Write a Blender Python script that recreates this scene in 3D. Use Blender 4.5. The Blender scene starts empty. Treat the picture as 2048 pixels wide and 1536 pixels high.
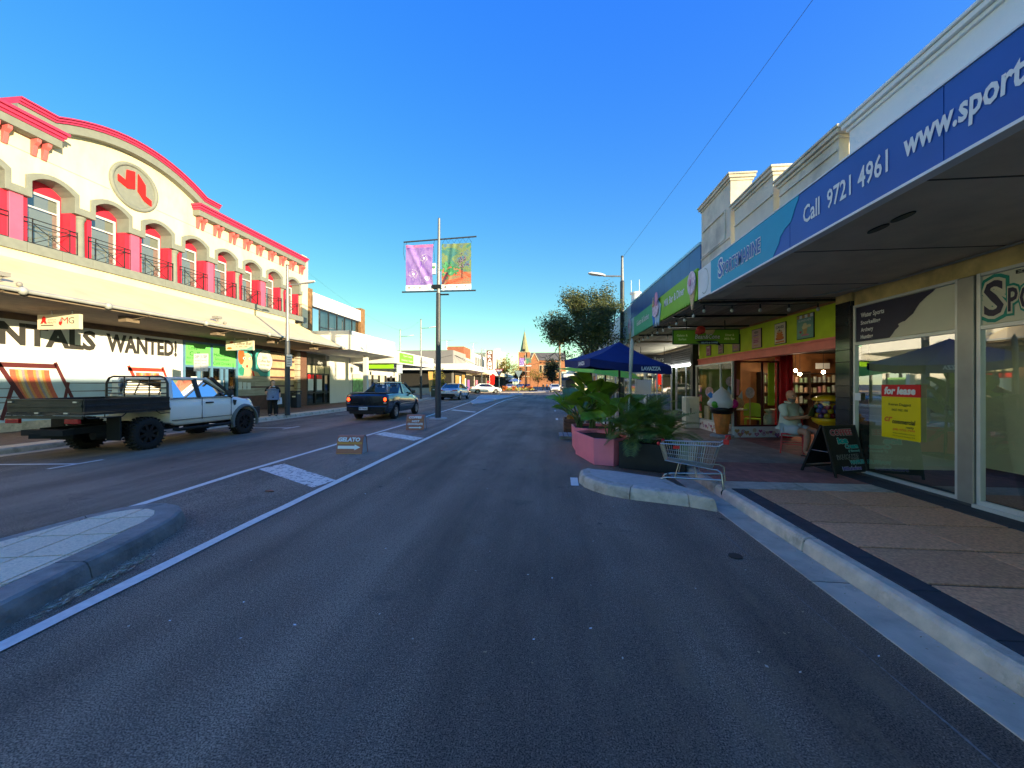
import bpy, bmesh, math, random
from math import pi, sin, cos, radians as R
from mathutils import Vector, Matrix
random.seed(7)
scn = bpy.context.scene
col = scn.collection

# ---------------------------------------------------------------- camera, sky, sun, exposure
CAM_YAW = math.atan(74/770)
cam_d = bpy.data.cameras.new('camera'); cam = bpy.data.objects.new('camera', cam_d); col.objects.link(cam)
cam.location = (0, 0, 1.6); cam.rotation_euler = (R(90), 0, CAM_YAW)
cam_d.sensor_width = 36; cam_d.lens = 770/2048*36; cam_d.clip_start = .05; cam_d.clip_end = 3000
scn.camera = cam
SUN_AZ = math.atan2(.81, -.58)            # sun stands behind the camera's right shoulder, very low
SUN_EL = R(5.6)
SKY_B = .80
world = bpy.data.worlds.new("World"); scn.world = world; world.use_nodes = True
nt = world.node_tree; nt.nodes.clear()
wo = nt.nodes.new('ShaderNodeOutputWorld'); bg = nt.nodes.new('ShaderNodeBackground')
sky = nt.nodes.new('ShaderNodeTexSky'); sky.sky_type = 'NISHITA'; sky.sun_disc = False
sky.sun_elevation = SUN_EL; sky.sun_rotation = SUN_AZ
sky.air_density = 1.0; sky.dust_density = 0.3; sky.ozone_density = 4.3
hs = nt.nodes.new('ShaderNodeHueSaturation'); hs.inputs['Saturation'].default_value = 1.34; hs.inputs['Hue'].default_value = .542
gm = nt.nodes.new('ShaderNodeGamma'); gm.inputs[1].default_value = .62
nt.links.new(sky.outputs[0], gm.inputs[0]); nt.links.new(gm.outputs[0], hs.inputs['Color']); 
sp = nt.nodes.new('ShaderNodeSeparateColor'); cm = nt.nodes.new('ShaderNodeCombineColor'); mn = nt.nodes.new('ShaderNodeMath'); mn.operation = 'MINIMUM'; mn.inputs[1].default_value = SKY_B
nt.links.new(hs.outputs[0], sp.inputs[0]); nt.links.new(sp.outputs[0], cm.inputs[0]); nt.links.new(sp.outputs[1], cm.inputs[1]); nt.links.new(sp.outputs[2], mn.inputs[0]); nt.links.new(mn.outputs[0], cm.inputs[2])
nt.links.new(cm.outputs[0], bg.inputs[0]); nt.links.new(bg.outputs[0], wo.inputs[0])
bg.inputs[1].default_value = .106
sun_d = bpy.data.lights.new('sun', 'SUN'); sun = bpy.data.objects.new('sun', sun_d); col.objects.link(sun)
sun_d.energy = 2.0; sun_d.angle = R(.55); sun_d.color = (.47, .385, .25)
sd = Vector((sin(SUN_AZ)*cos(SUN_EL), cos(SUN_AZ)*cos(SUN_EL), sin(SUN_EL)))
sun.rotation_euler = sd.to_track_quat('Z', 'Y').to_euler(); sun.location = sd*60
vs = scn.view_settings; vs.view_transform = 'Standard'; vs.look = 'None'; vs.gamma = 1; vs.use_curve_mapping = False
vs.exposure = 3.55
scn.render.engine = 'CYCLES'; scn.cycles.use_denoising = True
scn.cycles.max_bounces = 7; scn.cycles.diffuse_bounces = 4; scn.cycles.transparent_max_bounces = 24
scn.cycles.sample_clamp_indirect = 6; scn.cycles.caustics_reflective = False; scn.cycles.caustics_refractive = False

# ---------------------------------------------------------------- materials
MATS = {}
def M(name, c, rough=.6, metal=0, var=.12, scale=4, bump=0, bscale=60, spec=.4, dirt=0, dirtcol=(.12,.10,.07), coat=0, stretch=None, rnd=0):
    """procedural paint / stone / metal: two scales of noise vary the base colour, optional grime patches and relief"""
    if name in MATS: return MATS[name]
    m = bpy.data.materials.new(name); m.use_nodes = True; t = m.node_tree; N = t.nodes; L = t.links
    b = N['Principled BSDF']; b.inputs['Roughness'].default_value = rough; b.inputs['Metallic'].default_value = metal
    b.inputs['Specular IOR Level'].default_value = spec
    if coat: b.inputs['Coat Weight'].default_value = coat; b.inputs['Coat Roughness'].default_value = .05
    tc = N.new('ShaderNodeTexCoord'); src = tc.outputs['Object']
    if stretch:
        mp = N.new('ShaderNodeMapping'); mp.inputs['Scale'].default_value = stretch; L.new(src, mp.inputs[0]); src = mp.outputs[0]
    n1 = N.new('ShaderNodeTexNoise'); n1.inputs['Scale'].default_value = scale; n1.inputs['Detail'].default_value = 6; L.new(src, n1.inputs[0])
    rp = N.new('ShaderNodeValToRGB'); L.new(n1.outputs[0], rp.inputs[0])
    rp.color_ramp.elements[0].position = .3; rp.color_ramp.elements[1].position = .7
    rp.color_ramp.elements[0].color = (*[max(0, x*(1-var)) for x in c], 1); rp.color_ramp.elements[1].color = (*[min(1, x*(1+var)) for x in c], 1)
    out = rp.outputs[0]
    if dirt:
        n2 = N.new('ShaderNodeTexNoise'); n2.inputs['Scale'].default_value = scale*.35; n2.inputs['Detail'].default_value = 9; n2.inputs['Roughness'].default_value = .7; L.new(src, n2.inputs[0])
        r2 = N.new('ShaderNodeValToRGB'); L.new(n2.outputs[0], r2.inputs[0]); r2.color_ramp.elements[0].position = .5; r2.color_ramp.elements[1].position = .75
        r2.color_ramp.elements[0].color = (0,0,0,1); r2.color_ramp.elements[1].color = (dirt,dirt,dirt,1)
        mx = N.new('ShaderNodeMix'); mx.data_type = 'RGBA'; L.new(r2.outputs[0], mx.inputs[0]); L.new(out, mx.inputs[6]); mx.inputs[7].default_value = (*dirtcol, 1); out = mx.outputs[2]
    if rnd:
        oi = N.new('ShaderNodeObjectInfo'); mr = N.new('ShaderNodeMapRange'); mr.inputs[3].default_value = 1-rnd; mr.inputs[4].default_value = 1+rnd; L.new(oi.outputs['Random'], mr.inputs[0])
        hv = N.new('ShaderNodeHueSaturation'); L.new(mr.outputs[0], hv.inputs['Value']); L.new(out, hv.inputs['Color']); out = hv.outputs[0]
    L.new(out, b.inputs['Base Color'])
    if bump:
        n3 = N.new('ShaderNodeTexNoise'); n3.inputs['Scale'].default_value = bscale; n3.inputs['Detail'].default_value = 4; L.new(src, n3.inputs[0])
        bp = N.new('ShaderNodeBump'); bp.inputs['Strength'].default_value = bump; bp.inputs['Distance'].default_value = .02; L.new(n3.outputs[0], bp.inputs['Height']); L.new(bp.outputs[0], b.inputs['Normal'])
    MATS[name] = m; return m
def glass(name, tint=(.9,.95,.92), f=1.0, base=.05, see=1.0):
    if name in MATS: return MATS[name]
    m = bpy.data.materials.new(name); m.use_nodes = True; t = m.node_tree; N = t.nodes; L = t.links; N.clear()
    o = N.new('ShaderNodeOutputMaterial'); mx = N.new('ShaderNodeMixShader'); tr = N.new('ShaderNodeBsdfTransparent'); gl = N.new('ShaderNodeBsdfGlossy')
    tr.inputs[0].default_value = (*[x*see for x in tint], 1); gl.inputs[0].default_value = (1,1,1,1); gl.inputs['Roughness'].default_value = .01
    fr = N.new('ShaderNodeFresnel'); fr.inputs[0].default_value = 1.45
    ma = N.new('ShaderNodeMath'); ma.operation = 'MULTIPLY_ADD'; ma.inputs[1].default_value = f; ma.inputs[2].default_value = base
    L.new(fr.outputs[0], ma.inputs[0]); L.new(ma.outputs[0], mx.inputs[0]); L.new(tr.outputs[0], mx.inputs[1]); L.new(gl.outputs[0], mx.inputs[2]); L.new(mx.outputs[0], o.inputs[0])
    MATS[name] = m; return m
def emit(name, c, s):
    m = bpy.data.materials.new(name); m.use_nodes = True; b = m.node_tree.nodes['Principled BSDF']
    b.inputs['Base Color'].default_value = (*c,1); b.inputs['Emission Color'].default_value = (*c,1); b.inputs['Emission Strength'].default_value = s
    MATS[name] = m; return m

# ---------------------------------------------------------------- mesh helpers
OFF = {}
def off(o): return OFF.get(o.name, Vector((0,0,0))) if o is not None else Vector((0,0,0))
class MB:
    def __init__(s): s.v=[]; s.f=[]; s.mi=[]; s.mats=[]; s.cur=0; s.sm=[]; s.smooth=False
    def mat(s, m):
        if m not in s.mats: s.mats.append(m)
        s.cur = s.mats.index(m); return s
    def add(s, vs, fs):
        b = len(s.v); s.v += [tuple(p) for p in vs]
        for f in fs: s.f.append([b+i for i in f]); s.mi.append(s.cur); s.sm.append(s.smooth)
        return s
    def box(s, x0,y0,z0,x1,y1,z1):
        x0,x1=min(x0,x1),max(x0,x1); y0,y1=min(y0,y1),max(y0,y1); z0,z1=min(z0,z1),max(z0,z1)
        return s.add([(x0,y0,z0),(x1,y0,z0),(x1,y1,z0),(x0,y1,z0),(x0,y0,z1),(x1,y0,z1),(x1,y1,z1),(x0,y1,z1)],
                     [(0,3,2,1),(4,5,6,7),(0,1,5,4),(1,2,6,5),(2,3,7,6),(3,0,4,7)])
    def bar(s, p, q, w, h=None, up=(0,0,1)):
        h = h or w; p=Vector(p); q=Vector(q); d=(q-p).normalized(); u=Vector(up)
        if abs(d.dot(u))>.97: u=Vector((0,1,0)) if abs(d.y)<.9 else Vector((1,0,0))
        r=d.cross(u).normalized(); u=r.cross(d); vs=[]
        for c in (p,q):
            for a,b in ((-1,-1),(1,-1),(1,1),(-1,1)): vs.append(c+r*a*w/2+u*b*h/2)
        return s.add(vs,[(0,1,2,3),(7,6,5,4),(0,4,5,1),(1,5,6,2),(2,6,7,3),(3,7,4,0)])
    def cyl(s, p, q, r0, r1=None, n=12, caps=True):
        r1 = r0 if r1 is None else r1; p=Vector(p); q=Vector(q); d=(q-p).normalized()
        u = Vector((0,0,1)) if abs(d.z)<.9 else Vector((1,0,0)); a=d.cross(u).normalized(); b=d.cross(a)
        vs=[c+ (a*cos(2*pi*i/n)+b*sin(2*pi*i/n))*r for c,r in ((p,r0),(q,r1)) for i in range(n)]
        fs=[(i,(i+1)%n,n+(i+1)%n,n+i) for i in range(n)]
        k=s.smooth; s.smooth=True; s.add(vs,fs); s.smooth=False
        if caps: s.add(vs[:n],[tuple(range(n))[::-1]]); s.add(vs[n:],[tuple(range(n))])
        s.smooth=k; return s
    def tube(s, pts, r, n=6, closed=False):
        pts=[Vector(p) for p in pts]; rings=[]; m=len(pts); rs=r if isinstance(r,(list,tuple)) else [r]*m
        ref=None
        for i,p in enumerate(pts):
            d=(pts[(i+1)%m]-pts[i-1]) if closed else (pts[min(i+1,m-1)]-pts[max(i-1,0)])
            d.normalize()
            if ref is None: ref=Vector((0,0,1)) if abs(d.z)<.9 else Vector((1,0,0))
            a=d.cross(ref).normalized(); b=d.cross(a); ref=-b if False else ref
            if abs(d.dot(ref))>.95: ref=a
            rings.append([p+(a*cos(2*pi*k/n)+b*sin(2*pi*k/n))*rs[i] for k in range(n)])
        return s.loft(rings, caps=not closed, closed=closed)
    def loft(s, rings, caps=True, closed=False, smooth=True):
        n=len(rings[0]); vs=[p for r in rings for p in r]; fs=[]; m=len(rings)
        for i in range(m if closed else m-1):
            for k in range(n): a=i*n; b=((i+1)%m)*n; fs.append((a+k,a+(k+1)%n,b+(k+1)%n,b+k))
        k0=s.smooth; s.smooth=smooth; s.add(vs,fs); s.smooth=False
        if caps and not closed: s.add(rings[0],[tuple(range(n))[::-1]]); s.add(rings[-1],[tuple(range(n))])
        s.smooth=k0; return s
    def lathe(s, prof, c=(0,0,0), n=20, sx=1, sy=1):
        return s.loft([[(c[0]+r*sx*cos(2*pi*k/n), c[1]+r*sy*sin(2*pi*k/n), c[2]+z) for k in range(n)] for r,z in prof])
    def ball(s, c, r, nu=12, nv=8):
        r = r if isinstance(r,(tuple,list)) else (r,r,r)
        return s.loft([[(c[0]+r[0]*sin(pi*j/nv)*cos(2*pi*k/nu), c[1]+r[1]*sin(pi*j/nv)*sin(2*pi*k/nu), c[2]-r[2]*cos(pi*j/nv)) for k in range(nu)] for j in [.02]+list(range(1,nv))+[nv-.02]])
    def prism(s, poly, vec):
        n=len(poly); v=Vector(vec); a=[Vector(p) for p in poly]; b=[p+v for p in a]
        return s.add(a+b, [tuple(range(n))[::-1], tuple(range(n,2*n))]+[(i,(i+1)%n,n+(i+1)%n,n+i) for i in range(n)])
    def poly(s, pts): return s.add(pts,[tuple(range(len(pts)))])
    def build(s, name, parent=None, mats=None, local=False, bevel=0, fix=True):
        o0 = Vector((0,0,0)) if local else off(parent)
        me = bpy.data.meshes.new(name); me.from_pydata([tuple(Vector(p)-o0) for p in s.v], [], s.f)
        for m in (mats or s.mats): me.materials.append(m)
        me.polygons.foreach_set('material_index', s.mi); me.polygons.foreach_set('use_smooth', s.sm)
        if fix:
            b=bmesh.new(); b.from_mesh(me); bmesh.ops.recalc_face_normals(b, faces=b.faces[:]); b.to_mesh(me); b.free()
        me.update()
        return link(name, me, parent, bevel)
def link(name, me, parent=None, bevel=0, loc=None):
    o = bpy.data.objects.new(name, me); col.objects.link(o)
    if parent is not None: o.parent = parent; OFF[o.name] = off(parent)
    if loc is not None: o.location = Vector(loc)
    if bevel:
        b=o.modifiers.new('bevel','BEVEL'); b.width=bevel; b.segments=2; b.limit_method='ANGLE'; b.angle_limit=R(40)
    return o
def tag(o, label=None, cat=None, group=None, kind=None):
    if label: o['label']=label
    if cat: o['category']=cat
    if group: o['group']=group
    if kind: o['kind']=kind
    return o
def thing(name, label, cat, loc=(0,0,0), rz=0, group=None):
    o=bpy.data.objects.new(name,None); col.objects.link(o); o.location=loc; o.rotation_euler=(0,0,rz); o.empty_display_size=.2
    OFF[o.name]=Vector(loc) if rz==0 else Vector((0,0,0))
    return tag(o,label,cat,group)
def part(name, parent, mat, fn, bevel=0, local=False, label=None):
    b=MB().mat(mat); fn(b); o=b.build(name,parent,bevel=bevel,local=local)
    if label: o['label']=label
    return o
def box(name, parent, mat, *xyz, bevel=0, local=False): return part(name,parent,mat,lambda b:b.box(*xyz),bevel,local)
def setting(name, mat, fn, bevel=0, kind='structure'):
    b=MB().mat(mat); fn(b); o=b.build(name,bevel=bevel); o['kind']=kind; return o
KIDS={}
def copytree(o, label=None, loc=None, rz=None, parent=None):
    c=o.copy(); col.objects.link(c); c.parent=parent
    if label: c['label']=label
    if loc is not None: c.location=loc
    if rz is not None: c.rotation_euler=(0,0,rz)
    for k in [x for x in o.children]: copytree(k,parent=c)
    return c
_TXT={}
def textmesh(body, bold=0, shear=0, spacing=1.0, align='LEFT'):
    k=(body,bold,shear,spacing,align)
    if k in _TXT: return _TXT[k]
    cu=bpy.data.curves.new('t','FONT'); cu.body=body; cu.offset=bold; cu.shear=shear; cu.space_character=spacing; cu.align_x=align; cu.resolution_u=2; cu.fill_mode='FRONT'; cu.space_line=.95
    o=bpy.data.objects.new('t',cu); me=o.to_mesh()
    vs=[tuple(v.co) for v in me.vertices]; fs=[tuple(p.vertices) for p in me.polygons]
    pa=list(range(len(vs)))
    def fi(i):
        while pa[i]!=i: pa[i]=pa[pa[i]]; i=pa[i]
        return i
    for f in fs:
        for q in f[1:]: pa[fi(q)]=fi(f[0])
    ids={}; vs=[(x,y,ids.setdefault(fi(i),len(ids))) for i,(x,y,z) in enumerate(vs)]
    o.to_mesh_clear(); bpy.data.objects.remove(o); bpy.data.curves.remove(cu)
    _TXT[k]=(vs,fs); return _TXT[k]
def text(name, parent, mat, body, o, right, up, w, h, bold=.02, shear=0, spacing=1.0, align='LEFT', lift=.004, outline=None, omat=None, local=False, into=None):
    """lettering fitted to a w x h box whose lower left corner is o"""
    vs,fs=textmesh(body,bold,shear,spacing,align); r=Vector(right).normalized(); u=Vector(up).normalized(); n=r.cross(u)
    x0=min(v[0] for v in vs); x1=max(v[0] for v in vs); y0=min(v[1] for v in vs); y1=max(v[1] for v in vs)
    sy=h/(y1-y0); sx=sy if w is None else w/(x1-x0); o=Vector(o)
    b=into or MB()
    if outline:
        v2,f2=textmesh(body,bold+outline,shear,spacing,align)
        b.mat(omat); b.add([o+r*(v[0]-x0)*sx+u*(v[1]-y0)*sy+n*(lift*.5+v[2]*1.2e-4) for v in v2], f2)
    b.mat(mat); b.add([o+r*(v[0]-x0)*sx+u*(v[1]-y0)*sy+n*(lift+v[2]*1.2e-4) for v in vs], fs)
    if into: return b
    return b.build(name,parent,local=local,fix=False)
def flat(b, pts2, o, right, up, lift=.003):
    """a flat printed shape: 2D points on the plane (o, right, up)"""
    r=Vector(right).normalized(); u=Vector(up).normalized(); n=r.cross(u); o=Vector(o)
    return b.poly([o+r*p[0]+u*p[1]+n*lift for p in pts2])
def circ(cx,cy,rx,ry=None,n=20,a0=0,a1=2*pi):
    ry=ry or rx; full=abs(a1-a0-2*pi)<1e-6
    return [(cx+rx*cos(a0+(a1-a0)*i/(n if full else n-1)), cy+ry*sin(a0+(a1-a0)*i/(n if full else n-1))) for i in range(n)]
RL=(0,-1,0); LL=(0,1,0); UP=(0,0,1)      # reading direction on right-hand facades / left-hand facades

# common materials
WHITE=M('white_paint',(.8,.8,.79),.5,dirt=.25,dirtcol=(.45,.42,.36),var=.04)
CREAM=M('cream_render',(.75,.70,.56),.8,var=.06,scale=2,dirt=.3,dirtcol=(.5,.46,.36),bump=.15,bscale=80)
BLACK=M('black_paint',(.012,.012,.013),.4,var=.3)
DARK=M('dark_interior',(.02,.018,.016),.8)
STEEL=M('galvanised_steel',(.55,.56,.57),.35,.9,var=.15,scale=20)
CHROME=M('chrome_wire',(.52,.50,.47),.3,1.0,var=.05)
PRINTW=M('white_print',(.82,.82,.80),.5,var=.02)
PRINTK=M('black_print',(.015,.015,.017),.5)
POLE=M('charcoal_pole_paint',(.045,.052,.062),.45,var=.15,scale=8)
TYRE=M('tyre_rubber',(.014,.014,.015),.85,bump=.4,bscale=50)
GLASS=glass('shop_glass',(.94,.97,.91),.38,.012)
# ---------------------------------------------------------------- ground, road, kerbs, pavements
def asphalt(name, base=(.205,.148,.105)):
    m = bpy.data.materials.new(name); m.use_nodes=True; t=m.node_tree; N=t.nodes; L=t.links; b=N['Principled BSDF']
    tc=N.new('ShaderNodeTexCoord')
    def noise(sc,det=5,ro=.6,stretch=None):
        n=N.new('ShaderNodeTexNoise'); n.inputs['Scale'].default_value=sc; n.inputs['Detail'].default_value=det; n.inputs['Roughness'].default_value=ro
        if stretch:
            mp=N.new('ShaderNodeMapping'); mp.inputs['Scale'].default_value=stretch; L.new(tc.outputs['Object'],mp.inputs[0]); L.new(mp.outputs[0],n.inputs[0])
        else: L.new(tc.outputs['Object'],n.inputs[0])
        return n.outputs[0]
    def ramp(i,p0,p1,c0,c1):
        r=N.new('ShaderNodeValToRGB'); L.new(i,r.inputs[0]); e=r.color_ramp.elements; e[0].position=p0; e[1].position=p1; e[0].color=(*c0,1); e[1].color=(*c1,1); return r.outputs[0]
    def mix(a,bb,f,mode='MIX',fac=1):
        x=N.new('ShaderNodeMix'); x.data_type='RGBA'; x.blend_type=mode
        if isinstance(f,(int,float)): x.inputs[0].default_value=f
        else: L.new(f,x.inputs[0])
        for k,v in ((6,a),(7,bb)):
            if isinstance(v,tuple): x.inputs[k].default_value=(*v,1)
            else: L.new(v,x.inputs[k])
        return x.outputs[2]
    c=ramp(noise(.5,8,.65,(1,.35,1)),.3,.72,tuple(x*.55 for x in base),tuple(x*1.6 for x in base))
    c=mix(c,ramp(noise(1.6,3,.5,(1,.015,1)),.32,.68,(.70,.70,.72),(1.28,1.27,1.25)),.9,'MULTIPLY')      # lengthwise wheel lanes
    c=mix(c,ramp(noise(130,2,.6),.36,.66,(.22,.22,.23),(2.15,2.1,2.0)),.95,'MULTIPLY')       # aggregate
    c=mix(c,ramp(noise(38,3,.7),.3,.7,(.66,.66,.68),(1.4,1.4,1.38)),.8,'MULTIPLY')
    c=mix(c,(.30,.245,.18),ramp(noise(1.7,10,.8,(1.3,.55,1)),.555,.74,(0,0,0),(.75,.75,.75)))      # worn brown-grey scuffs
    c=mix(c,(.05,.042,.038),ramp(noise(1.3,7,.65),.60,.76,(0,0,0),(.75,.75,.75)))                  # oil and sealed patches
    vo=N.new('ShaderNodeTexVoronoi'); vo.inputs['Scale'].default_value=1.3; L.new(tc.outputs['Object'],vo.inputs[0])
    c=mix(c,(.04,.034,.03),ramp(vo.outputs['Distance'],.025,.060,(.85,.85,.85),(0,0,0)))           # gum and oil spots
    for (px,py,rad) in ((1.25,2.3,1.5),(.2,7.5,1.8),(-7.5,9,2.6)):       # brown grit stains where cars stand
        dn=N.new('ShaderNodeVectorMath'); dn.operation='DISTANCE'; dn.inputs[1].default_value=(px,py,0); L.new(tc.outputs['Object'],dn.inputs[0])
        mr=N.new('ShaderNodeMapRange'); mr.inputs[1].default_value=rad*.3; mr.inputs[2].default_value=rad; mr.inputs[3].default_value=1; mr.inputs[4].default_value=0; L.new(dn.outputs['Value'],mr.inputs[0])
        mu_=N.new('ShaderNodeMath'); mu_.operation='MULTIPLY'; L.new(mr.outputs[0],mu_.inputs[0]); L.new(ramp(noise(3.2,9,.8,(1.5,.45,1)),.47,.66,(0,0,0),(.8,.8,.8)),mu_.inputs[1])
        c=mix(c,(.31,.215,.125),mu_.outputs[0])
    c=mix(c,ramp(noise(.16,4,.6),.35,.65,(.78,.78,.80),(1.2,1.2,1.18)),1.0,'MULTIPLY')
    L.new(c,b.inputs['Base Color']); b.inputs['Roughness'].default_value=.82; b.inputs['Specular IOR Level'].default_value=.3
    bp=N.new('ShaderNodeBump'); bp.inputs['Strength'].default_value=.9; bp.inputs['Distance'].default_value=.012
    h=mix(noise(150,3,.7),noise(420,2,.6),.4); L.new(h,bp.inputs['Height']); L.new(bp.outputs[0],b.inputs['Normal'])
    MATS[name]=m; return m
ASPH=asphalt('asphalt'); ASPH2=asphalt('asphalt_median',(.225,.168,.122))
KERB=M('kerb_concrete',(.62,.50,.37),.85,var=.16,scale=9,dirt=.9,dirtcol=(.16,.125,.07),bump=.5,bscale=45,rnd=.1)
KERBD=M('island_kerb_concrete',(.30,.26,.215),.85,var=.2,scale=7,dirt=.85,dirtcol=(.11,.095,.07),bump=.5,bscale=45,rnd=.1)
GUTT=M('gutter_concrete',(.60,.485,.355),.8,var=.15,scale=5,dirt=.6,dirtcol=(.17,.16,.14),bump=.2,bscale=60,rnd=.05)
PAVS=M('salmon_paver',(.93,.405,.20),.75,var=.28,scale=40,dirt=.5,dirtcol=(.42,.17,.10),bump=.5,bscale=110,rnd=.12)
PAVD=M('charcoal_paver',(.055,.055,.06),.75,var=.2,scale=10,bump=.2,bscale=90,rnd=.12)
PAVC=M('cream_paver',(.84,.645,.43),.8,var=.16,scale=60,dirt=.35,bump=.2,bscale=110,rnd=.05)
PAVM=M('maroon_paving',(.44,.165,.12),.75,var=.3,scale=5,dirt=.8,dirtcol=(.08,.07,.06),bump=.2,bscale=90,rnd=.05)
PAVG=M('brown_grey_paving',(.40,.29,.21),.75,var=.25,scale=4,dirt=.6,dirtcol=(.08,.07,.06),bump=.2,bscale=90,rnd=.05)
CONC=M('nib_concrete',(.56,.48,.38),.85,var=.1,scale=14,dirt=.3,dirtcol=(.25,.22,.18),bump=.2,bscale=100)
JOINT=M('dark_joint',(.05,.045,.04),.9)
setting('ground',M('bare_ground',(.16,.14,.11),.9,var=.3,scale=.2),lambda b:b.box(-600,-200,-.6,600,1400,-.03))
setting('road',ASPH,lambda b:b.box(-130,-25,-.029,70,420,0))
setting('median',ASPH2,lambda b:b.poly([(-5.5,3,.004),(-3.42,3,.004),(-3.6,13,.004),(-4.2,24.4,.004),(-4.35,29,.004),(-6.5,29,.004),(-6,18.5,.004),(-5.6,10,.004)]))
def grid_pieces(name,parent,mat,x0,x1,nx,y0,y1,ny,z0,z1,gap=.006,gapx=None):
    gx=gap if gapx is None else gapx; w=(x1-x0)/nx; l=(y1-y0)/ny; b=MB().mat(mat); b.box(-w/2+gx/2,-l/2+gap/2,z0,w/2-gx/2,l/2-gap/2,z1)
    p=b.build(name,None); me=p.data; bpy.data.objects.remove(p)
    for i in range(nx):
        for j in range(ny): link(name,me,parent,loc=Vector((x0+w*(i+.5),y0+l*(j+.5),random.uniform(-.0015,.0015)))-off(parent),bevel=.004)
# right-hand kerb, gutter and pavement
kr=setting('kerb',JOINT,lambda b:b.box(2.43,-4,-.02,2.54,60,.10))
prof=[(2.41,-.02),(2.405,.0),(2.42,.09),(2.435,.115),(2.46,.13),(2.552,.13),(2.552,-.02)]
b=MB().mat(KERB); b.prism([(x,-.985,z) for x,z in prof],(0,1.97,0)); kme=b.build('kerb_stone').data; bpy.data.objects.remove(bpy.data.objects['kerb_stone'])
y=-4
while y<46: link('kerb_stone',kme,kr,loc=(0,y+.985,0),bevel=.008); y+=1.985
gr=setting('gutter',JOINT,lambda b:b.box(2.13,-4,-.025,2.40,46,.001))
b=MB().mat(GUTT); b.prism([(2.115,-.985,.006),(2.40,-.985,.003),(2.40,-.985,-.02),(2.115,-.985,-.02)],(0,1.97,0)); gme=b.build('gutter_slab').data; bpy.data.objects.remove(bpy.data.objects['gutter_slab'])
y=-4.6
while y<46: link('gutter_slab',gme,gr,loc=(0,y+.985,0)); y+=1.985
fp=setting('footpath',JOINT,lambda b:b.box(2.556,-4,-.02,5.12,60,.118))
grid_pieces('paver',fp,PAVD,2.56,2.775,1,-4,5.7,18,.10,.13)
grid_pieces('paver',fp,PAVS,2.78,4.70,2,-4.0,5.7,15,.10,.13,gap=.03,gapx=.010)
grid_pieces('paver',fp,PAVD,4.705,5.118,1,-4,6.95,16,.10,.13)
grid_pieces('paver',fp,KERB,2.56,4.70,2,5.71,6.12,1,.10,.13,gap=.008)
grid_pieces('paver',fp,PAVM,2.56,4.70,3,6.13,7.6,2,.10,.13,gap=.006)
grid_pieces('paver',fp,PAVG,2.56,5.10,3,7.61,14.0,6,.10,.13,gap=.006)
grid_pieces('paver',fp,PAVG,2.56,5.10,2,14.01,46,16,.10,.13,gap=.006)
# kerbed shapes: stones round an outline, paving inside
def clip(poly,a,bb):
    out=[]; ax,ay=a; bx,by=bb
    def side(p): return (bx-ax)*(p[1]-ay)-(by-ay)*(p[0]-ax)
    for i in range(len(poly)):
        p=poly[i]; q=poly[(i+1)%len(poly)]; sp=side(p); sq=side(q)
        if sp>=0: out.append(p)
        if (sp>=0)!=(sq>=0): t=sp/(sp-sq); out.append((p[0]+(q[0]-p[0])*t,p[1]+(q[1]-p[1])*t))
    return out
def kerb_ring(parent,outer,inner,z,mat,breaks,zb=-.02,bat=.02):
    """kerb stones between an outer and an inner polyline, cut at the given point indices"""
    idx=[0]+breaks+[len(outer)-1]
    for a,c in zip(idx[:-1],idx[1:]):
        b=MB().mat(mat); rings=[]
        for i in range(a,c+1):
            o=Vector((*outer[i],0)); n=Vector((*inner[i],0)); d=(n-o)
            if i==a and i!=0: sh=(Vector((*outer[i+1],0))-o).normalized()*.006
            elif i==c and i!=len(outer)-1: sh=(Vector((*outer[i-1],0))-o).normalized()*.006
            else: sh=Vector()
            rings.append([o+sh+Vector((0,0,zb)), o+sh+d*bat/d.length*1.2+Vector((0,0,z*.62)), o+sh+d*bat/d.length*2.2+Vector((0,0,z*.9)), o+sh+d*bat/d.length*3.6+Vector((0,0,z)), n+sh+Vector((0,0,z+.003)), n+sh+Vector((0,0,zb))])
        b.loft(rings,smooth=False); b.build('kerb_stone',parent,bevel=.006)
# traffic island on the left
out=[(-3.38,-2.5),(-3.44,.2),(-3.55,2.17),(-3.64,2.5),(-3.73,2.82),(-3.80,3.15),(-3.89,3.46),(-4.02,3.82),(-4.2,4.10),(-4.42,4.27),(-4.66,4.34),(-4.88,4.28),(-5.05,4.10),(-5.15,3.8),(-5.2,3.13),(-5.22,.2),(-5.22,-2.5)]
inn=[(-3.66,-2.5),(-3.72,.2),(-3.83,2.15),(-3.91,2.45),(-3.99,2.75),(-4.06,3.07),(-4.15,3.37),(-4.25,3.66),(-4.37,3.88),(-4.5,4.0),(-4.64,4.05),(-4.79,4.02),(-4.90,3.90),(-4.97,3.7),(-5.02,3.1),(-5.04,.2),(-5.04,-2.5)]
ti=setting('traffic_island',JOINT,lambda b:b.prism([(x,y,-.02) for x,y in inn],(0,0,.15)))
kerb_ring(ti,out,inn,.15,KERBD,[1,4,10,13,15])
hull=inn[::-1]
ang=R(12)
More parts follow.
